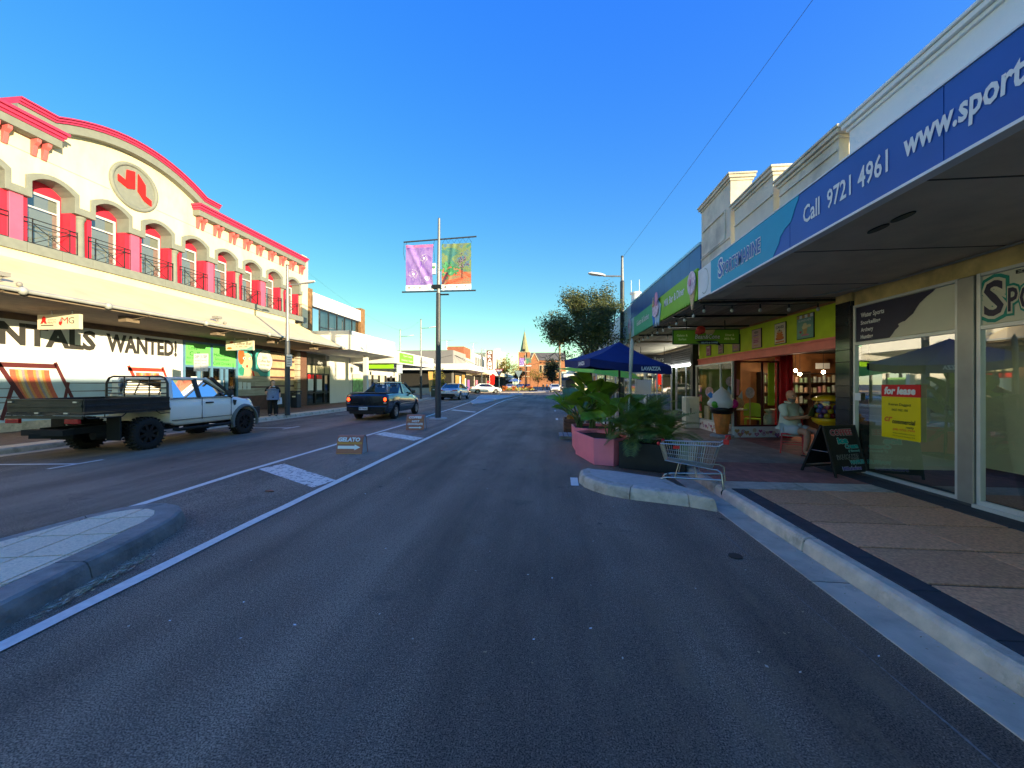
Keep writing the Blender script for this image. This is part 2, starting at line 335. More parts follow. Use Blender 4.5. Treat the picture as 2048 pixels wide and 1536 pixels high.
for i in range(-9,3):
    for j in range(-8,9):
        cx,cy=-4.35+i*.36,1.6+j*.36+ (.12 if i%2 else 0)
        q=[]
        for dx,dy in ((-.171,-.173),(.171,-.173),(.171,.173),(-.171,.173)):
            X=-4.35+(i*.36+dx)*cos(ang)-(j*.48+dy*1.33)*sin(ang); Y=1.6+(i*.36+dx)*sin(ang)+(j*.48+dy*1.33)*cos(ang); q.append((X,Y))
        for k in range(len(hull)):
            if len(q)<3: break
            a,c=hull[k],hull[(k+1)%len(hull)]
            q=clip(q,c,a)
        if len(q)>2:
            ar=abs(sum(q[k][0]*q[(k+1)%len(q)][1]-q[(k+1)%len(q)][0]*q[k][1] for k in range(len(q))))/2
            if ar>.01: b=MB().mat(PAVC); b.prism([(x,y,.12) for x,y in q],(0,0,.031)); b.build('paver',ti)
# kerb nib on the right with its notch round the tree pit
no=[(.62,6.78),(.50,6.62),(.48,6.3),(.54,6.05),(.65,5.85),(.82,5.64),(1.11,5.46),(1.45,5.34),(1.82,5.2),(2.10,5.03),(2.07,5.44)]
ni=[(.74,6.66),(.68,6.52),(.68,6.3),(.73,6.12),(.82,5.97),(.96,5.82),(1.2,5.66),(1.5,5.53),(1.80,5.41),(1.95,5.33),(1.92,5.42)]
kn=setting('kerb_nib',CONC,lambda b:b.prism([(x,y,-.02) for x,y in ni+[(1.80,5.67),(1.75,6.13),(1.08,6.55)]],(0,0,.172)))
kerb_ring(kn,no,ni,.152,KERB,[6,8])
kb=MB().mat(KERB)
kb.prism([(2.07,5.44,-.02),(1.92,5.42,-.02),(1.74,5.60,-.02),(1.84,5.72,-.02)],(0,0,.171)); kb.build('kerb_stone',kn,bevel=.01)
kb=MB().mat(KERB); kb.prism([(1.84,5.72,-.02),(1.74,5.60,-.02),(1.62,6.12,-.02),(1.76,6.18,-.02)],(0,0,.173)); kb.build('kerb_stone',kn,bevel=.01)
# left-hand pavement
LPAV=M('red_brown_paving',(.21,.135,.105),.8,var=.25,scale=6,dirt=.4,bump=.15,bscale=60)
bt=LPAV.node_tree; br=bt.nodes.new('ShaderNodeTexBrick'); br.inputs['Scale'].default_value=4; br.inputs['Color1'].default_value=(1,1,1,1); br.inputs['Color2'].default_value=(.75,.75,.75,1); br.inputs['Mortar'].default_value=(.5,.48,.45,1); br.inputs['Mortar Size'].default_value=.012
pb=bt.nodes['Principled BSDF']; lk=pb.inputs['Base Color'].links[0].from_socket; mx=bt.nodes.new('ShaderNodeMix'); mx.data_type='RGBA'; mx.blend_type='MULTIPLY'; mx.inputs[0].default_value=1
tcn=bt.nodes.new('ShaderNodeTexCoord'); bt.links.new(tcn.outputs['Object'],br.inputs[0]); bt.links.new(lk,mx.inputs[6]); bt.links.new(br.outputs[0],mx.inputs[7]); bt.links.new(mx.outputs[2],pb.inputs['Base Color'])
setting('left_footpath',LPAV,lambda b:b.box(-16.6,-6,-.02,-12.95,40,.13))
lk_=setting('left_kerb',JOINT,lambda b:b.box(-12.94,-6,-.02,-12.36,40,.10))
b=MB().mat(PAVC); b.box(-.275,-.49,.09,.275,.49,.132); m1=b.build('edge_paver').data; bpy.data.objects.remove(bpy.data.objects['edge_paver'])
b=MB().mat(KERB); b.prism([(-x+2.41-12.32,-.985,z) for x,z in prof],(0,1.97,0)); m2=b.build('kerb_stone').data; bpy.data.objects.remove([o for o in bpy.data.objects if o.data==m2][0])
y=3
while y<40: link('edge_paver',m1,lk_,loc=(-12.68+.0,y+.5,0)) ; y+=1
y=3
while y<40: link('kerb_stone',m2,lk_,loc=(0,y+.985,0),bevel=.008); y+=1.985
b=MB().mat(GUTT); b.box(-12.315,-.985,-.02,-11.98,.985,.006); m3=b.build('gutter_slab').data; bpy.data.objects.remove([o for o in bpy.data.objects if o.data==m3][0])
lg=setting('left_gutter',JOINT,lambda b:b.box(-12.30,3,-.02,-12.0,40,.002))
y=3
while y<40: link('gutter_slab',m3,lg,loc=(0,y+.985,0)); y+=1.985
# painted lines, worn
def paint(name,wear=.45,scale=14):
    m=M(name,(.80,.72,.61),.6,var=.1,scale=20); t=m.node_tree; N=t.nodes; L=t.links; b=N['Principled BSDF']; src=b.inputs['Base Color'].links[0].from_socket
    tc=N.new('ShaderNodeTexCoord'); n=N.new('ShaderNodeTexNoise'); n.inputs['Scale'].default_value=scale; n.inputs['Detail'].default_value=8; n.inputs['Roughness'].default_value=.75; L.new(tc.outputs['Object'],n.inputs[0])
    r=N.new('ShaderNodeValToRGB'); L.new(n.outputs[0],r.inputs[0]); r.color_ramp.elements[0].position=wear-.02; r.color_ramp.elements[1].position=wear+.03
    x=N.new('ShaderNodeMix'); x.data_type='RGBA'; L.new(r.outputs[0],x.inputs[0]); x.inputs[6].default_value=(.17,.125,.10,1); L.new(src,x.inputs[7]); L.new(x.outputs[2],b.inputs['Base Color']); return m
PL=paint('white_line_paint',.28,22); PB=paint('flaking_bar_paint',.44,9)
rm=setting('road_marking',PL,lambda b:b.box(-14,60,-.01,-13.9,60.1,-.005))
def strip(pts,w,mat=PL,z=.009,name='line'):
    b=MB().mat(mat); ps=[]
    for (x0,y0),(x1,y1) in zip(pts[:-1],pts[1:]):
        n=max(1,int(math.hypot(x1-x0,y1-y0)/.35)) if y0<16 else 1
        ps+=[(x0+(x1-x0)*i/n,y0+(y1-y0)*i/n) for i in range(n)]
    ps.append(pts[-1]); v=[]
    for i,p in enumerate(ps):
        a=ps[max(0,i-1)]; c=ps[min(len(ps)-1,i+1)]; d=Vector((c[0]-a[0],c[1]-a[1])).normalized(); j1=random.uniform(-.006,.006); j2=random.uniform(-.006,.006)
        v+=[(p[0]-d.y*(w/2+j1),p[1]+d.x*(w/2+j1),z),(p[0]+d.y*(w/2+j2),p[1]-d.x*(w/2+j2),z)]
    b.add(v,[(2*i,2*i+1,2*i+3,2*i+2) for i in range(len(ps)-1)]); return b.build(name,rm)
def quad(p,mat=PB,z=.009): b=MB().mat(mat); b.poly([(x,y,z) for x,y in p]); return b.build('bar',rm)
strip([(-3.28,-1),(-3.31,2),(-3.40,4),(-3.60,13),(-4.05,24.4),(-4.25,31),(-4.3,38),(-4.0,44),(-3.4,50)],.125)
strip([(-5.34,4.1),(-5.53,6.4),(-5.6,10),(-5.66,15.3),(-6.0,18.5),(-6.3,25),(-6.9,33),(-7.8,41),(-9.2,50)],.12)
quad([(-5.42,6.72),(-5.28,7.23),(-3.50,6.06),(-3.62,5.6)]); quad([(-5.5,11.7),(-5.42,12.3),(-3.67,11.05),(-3.78,10.5)]); quad([(-5.95,22.9),(-5.9,23.5),(-4.15,21.8),(-4.1,21.2)])
for y in (.4,6.8,13.2,19.6,26): strip([(-9.35,y-.45),(-9.35,y+.45)],.09); strip([(-9.4,y),(-11.2,y-.25)],.09)
for y in (12.1,17.6,23.0,28.5): strip([(.36,y-.4),(.36,y+.4)],.1); strip([(.41,y),(1.3,y)],.08)
strip([(.40,6.1),(.42,6.62)],.12)
strip([(1.87,1.2),(1.86,3),(1.85,4.9)],.009,mat=M('seam_grit',(.24,.20,.16),.9,var=.5,scale=30),z=.003,name='seam')
# splitter island and roundabout far ahead
ISL=M('far_island_concrete',(.42,.41,.385),.85,var=.08)
def slab(name,pts,z,mat,**k): return setting(name,mat,lambda b:b.prism([(x,y,-.01) for x,y in pts],(0,0,z+.01)),bevel=.03)
slab('splitter_island',[(-5.75,28.6),(-5.2,30),(-5.0,35.2),(-6.95,36.4),(-6.6,32)],.12,ISL)
slab('splitter_island',[(-7.1,37.8),(-5.0,36.6),(-4.6,44),(-4.4,50),(-9.3,52),(-8.2,44)],.12,ISL)
slab('roundabout',[(-10.5+11.5*cos(a),84+14*sin(a)) for a in [2*pi*i/40 for i in range(40)]],.08,M('apron_concrete',(.5,.43,.34),.85,var=.08))
slab('roundabout_bed',[(-10.5+8*cos(a),85+10*sin(a)) for a in [2*pi*i/40 for i in range(40)]],.25,M('bed_soil',(.10,.07,.05),.95))
slab('splitter_island',[(-5.6,54.5),(-3.9,54),(-4.0,60),(-6.0,61)],.12,ISL)
# ---------------------------------------------------------------- right-hand row
BLUE=M('navy_blue_sign',(.016,.10,.42),.45,var=.1,scale=1.5,dirt=.25,dirtcol=(.03,.08,.26))
TEAL=M('teal_sign',(0,.33,.52),.45,var=.06)
PBLUE=M('pale_blue_render',(.86,.89,.86),.8,var=.04,scale=1.5,bump=.1,dirt=.2,dirtcol=(.5,.55,.55))
AGED=M('aged_cream_render',(.72,.66,.52),.85,var=.1,scale=4,dirt=.75,dirtcol=(.27,.25,.21),bump=.25,bscale=50)
YELL=M('stained_yellow_wall',(.72,.54,.20),.8,var=.25,scale=4,dirt=.6,dirtcol=(.16,.12,.06),bump=.2)
BRN_=M('soffit_seam',(.10,.08,.06),.9); SOFF=M('grimy_soffit',(.66,.56,.42),.85,var=.12,scale=1.2,dirt=.5,dirtcol=(.17,.15,.12),bump=.1)
ALU=M('white_aluminium',(.66,.67,.64),.35,.3,var=.06)
ALUG=M('grey_aluminium',(.36,.36,.33),.4,.5,var=.1)
BTILE=M('black_glazed_tile',(.02,.021,.023),.16,var=.35,scale=3,spec=.6,rnd=.3)
ROOM=M('shop_plaster',(.84,.80,.62),.9,var=.05)
NAVY=M('navy_print',(.012,.012,.05),.4,var=.1); CRMP=M('cream_print',(.72,.68,.52),.45,var=.06,scale=2)
YS=thing('sports_shop','cream parapet shop with long blue and teal fascia over empty windows','shop',(5.12,1,.13))
box('roof',YS,AGED,3.03,-12,3.30,13,7.34,3.48)
part('wall',YS,ROOM,lambda b:(b.box(5.2,7.1,.10,12.9,7.34,3.29),b.box(6.95,-12,.10,7.1,7.09,3.29),b.box(5.12,-12.2,.1,12.9,-12,3.29),b.box(12.9,-12,.1,13,7.34,3.29)))
box('ceiling',YS,ROOM,5.18,-12,2.93,6.94,7.09,2.98)
box('shop_floor',YS,M('dark_carpet',(.018,.018,.022),.95,var=.3,scale=30),5.19,-12,.02,6.94,7.09,.16)
box('header_wall',YS,YELL,5.10,-12,2.915,5.17,6.98,3.145)
part('header_wall',YS,YELL,lambda b:b.box(5.07,7.0,2.93,5.2,7.36,3.145))
box('soffit',YS,SOFF,2.785,-12,3.148,5.20,7.36,3.2,)
for i in range(7): box('soffit_joint',YS,BRN_,2.80,-3.2+i*1.6,3.1425,5.08,-3.185+i*1.6,3.1475)
part('vent',YS,BLACK,lambda b:[b.prism([(x,y,3.135) for x,y in circ(cx,cy,.045,.12)],(0,0,.01)) for cx,cy in ((3.25,4.15),(3.25,3.88))])
part('conduit',YS,ALUG,lambda b:b.tube([(5.04,-6,3.12),(5.04,6.2,3.12),(4.9,6.7,3.13),(4.6,7.2,3.14)],.014))
# posts, frames, glass
def frame(y0,y1,z0=.14,zt=2.24,z1=2.87,x=5.10,root=YS,mt=ALU,solid=None):
    part('window_frame',root,mt,lambda b:(b.box(x-.03,y0,z0,x+.03,y0+.045,z1+.04),b.box(x-.03,y1-.045,z0,x+.03,y1,z1+.04),b.box(x-.028,y0+.045,z0,x+.028,y1-.045,z0+.06),b.box(x-.028,y0+.045,zt,x+.028,y1-.045,zt+.05),b.box(x-.028,y0+.045,z1,x+.028,y1-.045,z1+.04)),bevel=.004)
    part('pane',root,GLASS,lambda b:b.poly([(x,y0+.045,z0+.06),(x,y1-.045,z0+.06),(x,y1-.045,zt),(x,y0+.045,zt)]))
frame(5.30,6.97); frame(3.3,5.10,z0=.16); frame(1.3,3.2); frame(-.8,1.2); frame(-4,-.9)
part('door_frame',YS,ALUG,lambda b:(b.box(5.05,5.11,.13,5.16,5.295,2.9),b.box(5.05,3.21,.13,5.16,3.29,2.9)),bevel=.006)
part('sill',YS,PAVD,lambda b:b.box(5.045,-4,.12,5.18,6.98,.158))
box('door_track',YS,ALU,5.02,3.3,.13,5.07,5.10,.17)
def board(y0,y1,zt=2.295,z1=2.865,x=5.098): return box('transom_board',YS,CRMP,x-.006,y0+.046,zt,x+.01,y1-.046,z1)
for a in ((5.30,6.97),(3.3,5.10),(1.3,3.2),(-.8,1.2),(-4,-.9)): board(*a)
b=MB().mat(NAVY); W=1.575; Hh=.565
flat(b,[(x*W,y*Hh) for x,y in [(0,0),(.40,0),(.43,.08),(.46,.18),(.50,.26),(.49,.32),(.53,.36),(.56,.37),(.60,.45),(.64,.52),(.67,.64),(.70,.74),(.76,.86),(.82,.95),(.84,1),(0,1)]],(5.09,6.923,2.297),RL,UP); b.build('navy_panel',YS)
for i,s in enumerate(('Water Sports','Snorkelling','Archery','Hunting')): text('lettering',YS,PRINTW,s,(5.086,6.82,2.66-i*.115),RL,UP,[.44,.37,.24,.235][i],[.10,.085,.085,.085][i],bold=.03)
GRN=M('teal_outline_print',(0,.27,.20),.45)
for o1,m1,m2,lf in ((.13,GRN,CRMP,.003),(.06,CRMP,NAVY,.009)):
    text('logo_lettering',YS,m2,'S',(5.09,5.03,2.38),RL,UP,.20,.41,bold=.02,outline=o1,omat=m1,lift=lf)
    text('logo_lettering',YS,m2,'PORTSMARINE',(5.09,4.79,2.40),RL,UP,1.4,.27,bold=.02,outline=o1,omat=m1,lift=lf,spacing=1.15)
text('lettering',YS,PRINTK,'Est. in Bunbury',(5.088,4.72,2.79),RL,UP,.7,.055,bold=.03)
# interior details behind the glass
part('skirting',YS,BLACK,lambda b:b.box(6.92,-12,.16,6.945,7.0,.26))
part('partition',YS,ROOM,lambda b:(b.box(6.5,5.0,.16,6.94,5.15,2.92),b.box(6.3,1.4,.16,6.94,1.55,2.92)))
# tiled pillar
pil=box('pillar',YS,JOINT,5.06,7.005,.13,5.35,7.345,2.92)
b=MB().mat(BTILE); b.box(-.006,-.164,-.1,.006,.164,.1); tm=b.build('tile').data; bpy.data.objects.remove([o for o in bpy.data.objects if o.data==tm][0])
b=MB().mat(BTILE); b.box(-.07,-.006,-.1,.07,.006,.1); tm2=b.build('tile').data; bpy.data.objects.remove([o for o in bpy.data.objects if o.data==tm2][0])
for i in range(14):
    link('tile',tm,pil,loc=Vector((5.056,7.175,.235+i*.205))-off(pil),bevel=.003)
    for k in (0,1): link('tile',tm2,pil,loc=Vector((5.13+.145*k,7.0,.235+i*.205))-off(pil),bevel=.003)
# fascia: blue boards, teal board with a torn wave edge, white end board
y=-12.0
for a,c in ((-12,-8),(-8,-4),(-4,-1),(-1,1.2),(1.2,2.92),(2.924,4.62),(4.624,6.74)): box('fascia_panel',YS,BLUE,2.705,a+.002,3.13,2.78,c-.002,3.655)
b=MB().mat(TEAL)
wave=[(4.95,0),(4.90,.06),(4.83,.12),(4.80,.19),(4.72,.25),(4.60,.29),(4.56,.35),(4.52,.42),(4.47,.48),(4.46,.525)]
b.prism([(2.699,y,3.13+z) for y,z in wave]+[(2.699,6.742,3.655),(2.699,6.742,3.13)],(.005,0,0)); b.build('teal_panel',YS)
box('fascia_trim',YS,WHITE,2.69,-12,3.105,2.785,6.745,3.128); box('fascia_trim',YS,WHITE,2.694,-12,3.657,2.79,6.745,3.672)
text('lettering',YS,BLUE,'S',(2.697,6.44,3.29),RL,UP,.15,.285,bold=.02,outline=.06,omat=WHITE,lift=.006)
text('lettering',YS,BLUE,'PORTSMARINE',(2.697,6.275,3.295),RL,UP,1.06,.185,bold=.012,outline=.055,omat=WHITE,spacing=1.12,lift=.006)
text('lettering',YS,PRINTW,'Call  9721 4961',(2.704,4.385,3.30),RL,UP,1.03,.19,bold=.018)
text('lettering',YS,PRINTW,'www.sportsmarine.com.au',(2.704,3.215,3.265),RL,UP,1.78,.23,bold=.028,shear=.08)
# parapet with stepped blocks and mouldings
def parapet(y0,y1,zt,mt,root=YS,zb=3.672,x0=2.75,x1=3.02,line=True):
    part('parapet',root,mt,lambda b:b.box(x0,y0,zb,x1,y1,zt-.10))
    part('cornice',root,mt,lambda b:(b.box(x0-.02,y0-.02,zt-.11,x1+.02,y1+.02,zt-.075),b.box(x0-.045,y0-.045,zt-.074,x1+.04,y1+.045,zt-.03),b.box(x0-.06,y0-.06,zt-.029,x1+.05,y1+.06,zt)),bevel=.008)
    if line: part('moulding',root,mt,lambda b:(b.box(x0-.018,y0+.01,zb+(zt-zb)*.42,x0-.001,y1-.01,zb+(zt-zb)*.42+.022),),bevel=.004)
parapet(-12,3.82,4.03,PBLUE,line=False); parapet(3.95,4.90,4.05,AGED); parapet(5.03,6.02,4.28,AGED); parapet(6.15,7.27,4.80,AGED,zb=3.13,x1=3.06)
box('flashing',YS,M('grey_flashing',(.24,.30,.36),.4,.5),2.9,-12,4.035,3.2,3.0,4.09)
part('panel_frame',YS,AGED,lambda b:(b.box(2.73,6.33,3.86,2.749,7.2,3.885),b.box(2.73,6.33,4.30,2.749,7.2,4.325),b.box(2.73,6.30,3.86,2.749,6.325,4.325)),bevel=.004)
part('end_board',YS,WHITE,lambda b:b.box(2.71,6.76,3.135,2.745,7.32,3.66))
part('painted_ring',YS,ALUG,lambda b:[flat(b,[p,q,(q[0]*.93+.28*.07,q[1]*.93+.25*.07),(p[0]*.93+.28*.07,p[1]*.93+.25*.07)],(2.708,7.3,3.15),RL,UP) for p,q in zip(circ(.28,.25,.17,.22,24,-2.2,1.6)[:-1],circ(.28,.25,.17,.22,24,-2.2,1.6)[1:])])
# lease sign stuck on the window
LS=thing('lease_sign','red and yellow for lease sign stuck on empty shop window','sign',(5.07,6.09,.80))
YEL=M('lease_yellow',(.80,.62,0),.45,var=.03); RED=M('lease_red',(.72,.012,.015),.45,var=.03); ORG=M('orange_print',(.75,.2,.02),.5)
part('panel',LS,YEL,lambda b:b.box(5.062,5.78,.80,5.068,6.40,1.41)); part('header',LS,RED,lambda b:b.box(5.061,5.779,1.412,5.068,6.401,1.59))
text('lettering',LS,PRINTW,'for lease',(5.060,6.345,1.445),RL,UP,.50,.115,bold=.05,shear=.15)
text('lettering',LS,PRINTK,'Keiran Daggett',(5.061,6.27,1.27),RL,UP,.36,.052,bold=0); text('lettering',LS,PRINTK,'0427 902 106',(5.061,6.22,1.205),RL,UP,.26,.034,bold=0)
text('lettering',LS,ORG,'cr',(5.061,6.345,1.04),RL,UP,.14,.075,bold=.03,shear=.25); text('lettering',LS,PRINTK,'commercial',(5.061,6.21,1.02),RL,UP,.36,.068,bold=.02,shear=.15)
text('lettering',LS,PRINTK,'realty',(5.061,5.99,.955),RL,UP,.12,.045,bold=.01,shear=.15); text('lettering',LS,ORG,'(08) 9722 7999',(5.061,6.20,.915),RL,UP,.345,.038,bold=.03)
text('lettering',LS,PRINTK,'www.comrealty.com.au',(5.061,6.20,.868),RL,UP,.345,.028,bold=.0); text('lettering',LS,PRINTK,'147 Victoria St Bunbury WA',(5.061,6.20,.83),RL,UP,.345,.024,bold=.0)
tag(box('paper_sticker',None,PRINTW,5.063,6.80,1.33,5.067,6.92,1.45),'small blank white sticker on the edge of the empty shop window','sticker')

# ---- milk bar
LIME=M('lime_green_board',(.26,.55,.02),.5,var=.06,scale=3); MINT=M('mint_green_board',(.09,.45,.22),.5,var=.06); OLIVE=M('olive_green_wall',(.60,.76,.03),.6,var=.1,scale=3)
PINKB=M('salmon_pink_beam',(.95,.26,.20),.5,var=.1); REDP=M('red_gloss_pillar',(.80,.03,.04),.25,var=.1,coat=.3); CLAD=M('blue_cladding',(.015,.10,.30),.4,var=.1,rnd=.06)
YM=thing('milk_bar','green fronted milk bar with ice cream signs and pink beam','shop',(5.2,10.5,.13))
box('roof',YM,AGED,2.9,7.36,3.42,14,14,3.6)
for i in range(11): box('cladding_panel',YM,CLAD,2.765,7.36+i*.55,3.715,2.80,7.36+i*.55+.545,4.16+.012*i)
part('parapet_cap',YM,M('light_blue_cap',(.35,.6,.72),.4,.2),lambda b:b.bar((2.80,7.36,4.185),(2.80,13.42,4.33),.1,.05))
part('parapet',YM,AGED,lambda b:b.box(2.802,7.36,3.60,2.86,13.4,4.15))
def fascia(y0,y1,mt,name='fascia_board'):
    n=round((y1-y0)/.13); pts=[(2.70,y0,3.72),(2.70,y1,3.72)]
    w=(y1-y0)/n
    for i in range(n):
        c=y1-(i+.5)*w
        for a in range(5): th=pi*a/4; pts.append((2.70,c+cos(th)*w/2*.98,3.19-sin(th)*.06))
    part(name,YM,mt,lambda b:b.prism(pts,(.03,0,0)))
fascia(7.34,10.35,LIME); fascia(10.36,12.6,MINT)
part('fascia_board',YM,M('pale_mint_board',(.45,.66,.62),.5),lambda b:b.box(2.70,12.61,3.15,2.73,13.9,3.74))
text('lettering',YM,PRINTW,'Milk Bar & Diner',(2.698,9.35,3.40),RL,UP,1.35,.17,bold=.02); text('lettering',YM,PRINTW,'Gelato & Sorbet',(2.698,12.2,3.38),RL,UP,1.45,.17,bold=.01)
def cutout(shapes,o,name):
    """painted ply cut-outs fixed in front of the fascia"""
    r=None
    for k,(mt,pts) in enumerate(shapes):
        b=MB().mat(mt); b.prism([(o[0]-.014*k if k else o[0],o[1]-p[0],o[2]+p[1]) for p in pts],(.02 if k==0 else .013,0,0)); b.build(name if k==0 else name+'_print',YM)
WAF=M('waffle_print',(.62,.42,.22),.6,var=.25,scale=30); ICE=M('raspberry_ripple_print',(.72,.55,.62),.6,var=.3,scale=14); PKP=M('pink_print',(.72,.30,.42),.6,var=.15); LBL=M('light_blue_print',(.42,.62,.72),.6,var=.15); BLP=M('blue_print',(.04,.22,.60),.5,var=.1)
def cone(o,s=1):
    cutout([(WAF,[(.16*s,0),(.20*s,0),(.34*s,.42*s),(.02*s,.42*s)]),(ICE,circ(.18*s,.50*s,.20*s,.22*s)),(PKP,circ(.13*s,.52*s,.05*s,.07*s))],o,'cone_board')
cone((2.675,7.72,3.00)); cone((2.675,13.35,2.95),1.15)
cutout([(LBL,[(.05,.30),(.22,0),(.32,.10),(.42,-.02),(.50,.12),(.62,-.02),(.72,.16),(.82,.45),(.5,.66),(.2,.6)]),(BLP,[(.22,.02),(.32,.11),(.30,.30),(.1,.3)]),(ICE,circ(.45,.42,.28,.20)),(PKP,circ(.58,.64,.13,.17)),(WAF,[(.25,.5),(.36,.74),(.42,.52)])],(2.675,10.4,3.06),'bowl_board')
# planked soffit
PLNK=M('dark_soffit_plank',(.36,.30,.22),.85,var=.3,scale=6,stretch=(6,.4,6),rnd=.25)
b=MB().mat(PLNK); b.box(-.098,-3.3,-.012,.098,3.3,.012); pm=b.build('plank').data; bpy.data.objects.remove([o for o in bpy.data.objects if o.data==pm][0])
sf=box('soffit',YM,BLACK,2.735,7.36,3.16,5.25,14,3.2)
for i in range(12): link('plank',pm,sf,loc=Vector((2.86+i*.203,10.68,3.135))-off(sf),bevel=.004)
for y in (7.39,8.9,10.5,12.2): box('soffit_batten',YM,BLACK,2.76,y,3.085,5.2,y+.06,3.121)
# shopfront
box('sign_wall',YM,OLIVE,5.20,7.37,2.45,5.28,13.95,3.12); part('trim',YM,M('copper_trim',(.55,.25,.12),.4,.4),lambda b:b.bar((5.18,7.37,3.10),(5.18,13.95,3.10),.05,.035))
part('beam',YM,PINKB,lambda b:(b.box(5.10,7.37,2.24,5.29,13.9,2.449),b.box(5.075,7.37,2.40,5.10,13.9,2.449)),bevel=.012)
HEART=M('riser_white',(.90,.86,.84),.5,var=.04)
def riser(p,q,z0=.13,z1=.43): 
    part('riser',YM,HEART,lambda b:b.bar(((p[0]),p[1],(z0+z1)/2),(q[0],q[1],(z0+z1)/2),.06,z1-z0))
P0=(5.02,13.72); P1=(5.05,11.12); P2=(6.34,11.32)
riser(P0,P1); riser(P1,P2)
cols=[M('candy_'+n,c,.5,var=.15) for n,c in (('pink',(.62,.22,.34)),('magenta',(.50,.07,.24)),('purple',(.32,.12,.36)),('ochre',(.62,.38,.14)),('rose',(.68,.4,.48)),('red',(.55,.05,.08)))]
def heart(cx,cy,s): return [(cx+s*.9*(16*sin(t)**3)/16, cy+s*.85*(13*cos(t)-5*cos(2*t)-2*cos(3*t)-cos(4*t))/16) for t in [2*pi*i/22 for i in range(22)]]
def candy(p,q,n):
    b=MB(); d=Vector((q[0]-p[0],q[1]-p[1],0)); Lh=d.length; d.normalize(); nv=Vector((d.y,-d.x,0)); o=Vector((p[0],p[1],.13))+nv*.032
    for i in range(n):
        b.mat(random.choice(cols)); s=random.uniform(.05,.095); cx=.07+(Lh-.14)*(i+random.uniform(-.25,.25))/(n-1); cx=min(Lh-.08,max(.08,cx)); cy=random.uniform(.06,.2)
        lf=.002+.0006*i
        if i%3==2:
            for r,mm in ((s*.85,random.choice(cols)),(s*.6,HEART),(s*.4,random.choice(cols)),(s*.18,HEART)): b.mat(mm); lf+=.0004; flat(b,circ(cx,cy,r,n=16),o,d,UP,lf)
        else:
            flat(b,heart(cx,cy,s),o,d,UP,lf); b.mat(random.choice(cols)); flat(b,heart(cx,cy,s*.65),o,d,UP,lf+.0004)
    b.build('candy_print',YM,fix=False)
candy(P0,P1,20); candy(P1,P2,13)
def glazing(p,q,z0,z1,mull=(),fm=ALU,gm=GLASS,root=YM,w=.045):
    part('window_frame',root,fm,lambda b:[b.bar((p[0]+(q[0]-p[0])*t,p[1]+(q[1]-p[1])*t,z0),(p[0]+(q[0]-p[0])*t,p[1]+(q[1]-p[1])*t,z1),w,w) for t in (0,1)+tuple(mull)]+[b.bar((p[0],p[1],z),(q[0],q[1],z),w*.98,w) for z in (z0+w/2,z1-w/2)])
    part('pane',root,gm,lambda b:b.poly([(p[0],p[1],z0+w),(q[0],q[1],z0+w),(q[0],q[1],z1-w),(p[0],p[1],z1-w)]))
glazing(P0,(5.05,11.17),.43,2.235,(.72,)); glazing((5.10,11.13),(6.32,11.32),.43,2.235,(.62,),fm=M('dark_red_frame',(.10,.02,.02),.4))
part('pillar',YM,REDP,lambda b:(b.box(6.33,11.22,.13,6.60,11.50,2.6),b.box(6.30,11.19,.13,6.36,11.215,2.6),b.box(6.46,11.17,.13,6.52,11.215,2.6),b.box(6.57,11.19,.13,6.63,11.215,2.6)),bevel=.01)
part('pillar',YM,OLIVE,lambda b:b.box(6.12,11.42,1.0,6.28,11.46,2.2))
part('inner_wall',YM,M('brown_panelling',(.32,.13,.045),.6,var=.3,scale=3),lambda b:(b.box(6.4,13.6,.13,14,13.95,3.1),b.box(11.5,7.36,.13,11.7,13.6,3.1)))
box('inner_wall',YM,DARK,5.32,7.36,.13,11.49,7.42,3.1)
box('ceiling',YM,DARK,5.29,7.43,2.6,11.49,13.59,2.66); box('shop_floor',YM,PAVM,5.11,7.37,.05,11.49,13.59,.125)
wd=M('shop_counter',(.05,.03,.02),.5)
SHLF=part('shelf_unit',YM,wd,lambda b:[b.box(6.9,13.15,z,11.2,13.58,z+.03) for z in (.55,.95,1.3,1.62,1.92)]+[b.box(x,13.16,.13,x+.03,13.57,2.0) for x in (6.9,8.3,9.7,11.17)])
jm=[M('jar_'+str(i),c,.3,var=.2) for i,c in enumerate(((.4,.42,.38),(.5,.3,.2),(.5,.45,.3),(.25,.35,.2),(.5,.2,.22)))]
for z in (.98,1.33,1.65):
    b=MB()
    for i in range(30): b.mat(random.choice(jm)); h=random.uniform(.14,.24); b.cyl((7.0+i*.14,13.3,z),(7.0+i*.14,13.3,z+h),.05,n=8)
    o=b.build('jars',SHLF)
part('counter',YM,wd,lambda b:(b.box(8.2,10.4,.13,8.8,13.1,1.1),b.box(8.1,10.3,1.1,8.9,13.1,1.15)))
for i,(x,z,w,h,s) in enumerate(((7.25,2.05,.42,.25,'OPEN DAILY'),(8.4,2.08,.42,.18,'GELATO'),(9.4,2.06,.36,.2,'COFFEE'))):
    o=tag(box('small_sign',None,PRINTW,x,13.05,z,x+w,13.06,z+h),['small white sign hanging nearest the red pillar inside the dark milk bar','small white sign hanging second from the red pillar inside the milk bar','small white sign hanging farthest from the red pillar inside the milk bar'][i],'sign',group='small signs inside the milk bar')
PB_=thing('pendant_lamp','small cluster of lit bulbs glowing inside the dark milk bar','lamp',(7.6,12.3,2.2))
part('cord',PB_,BLACK,lambda b:[b.cyl((x,y,z),(x,y,2.6),.006,n=4) for x,y,z in ((7.3,12.2,2.05),(7.6,12.5,1.95),(8.0,12.1,2.0),(6.9,12.0,2.1))])
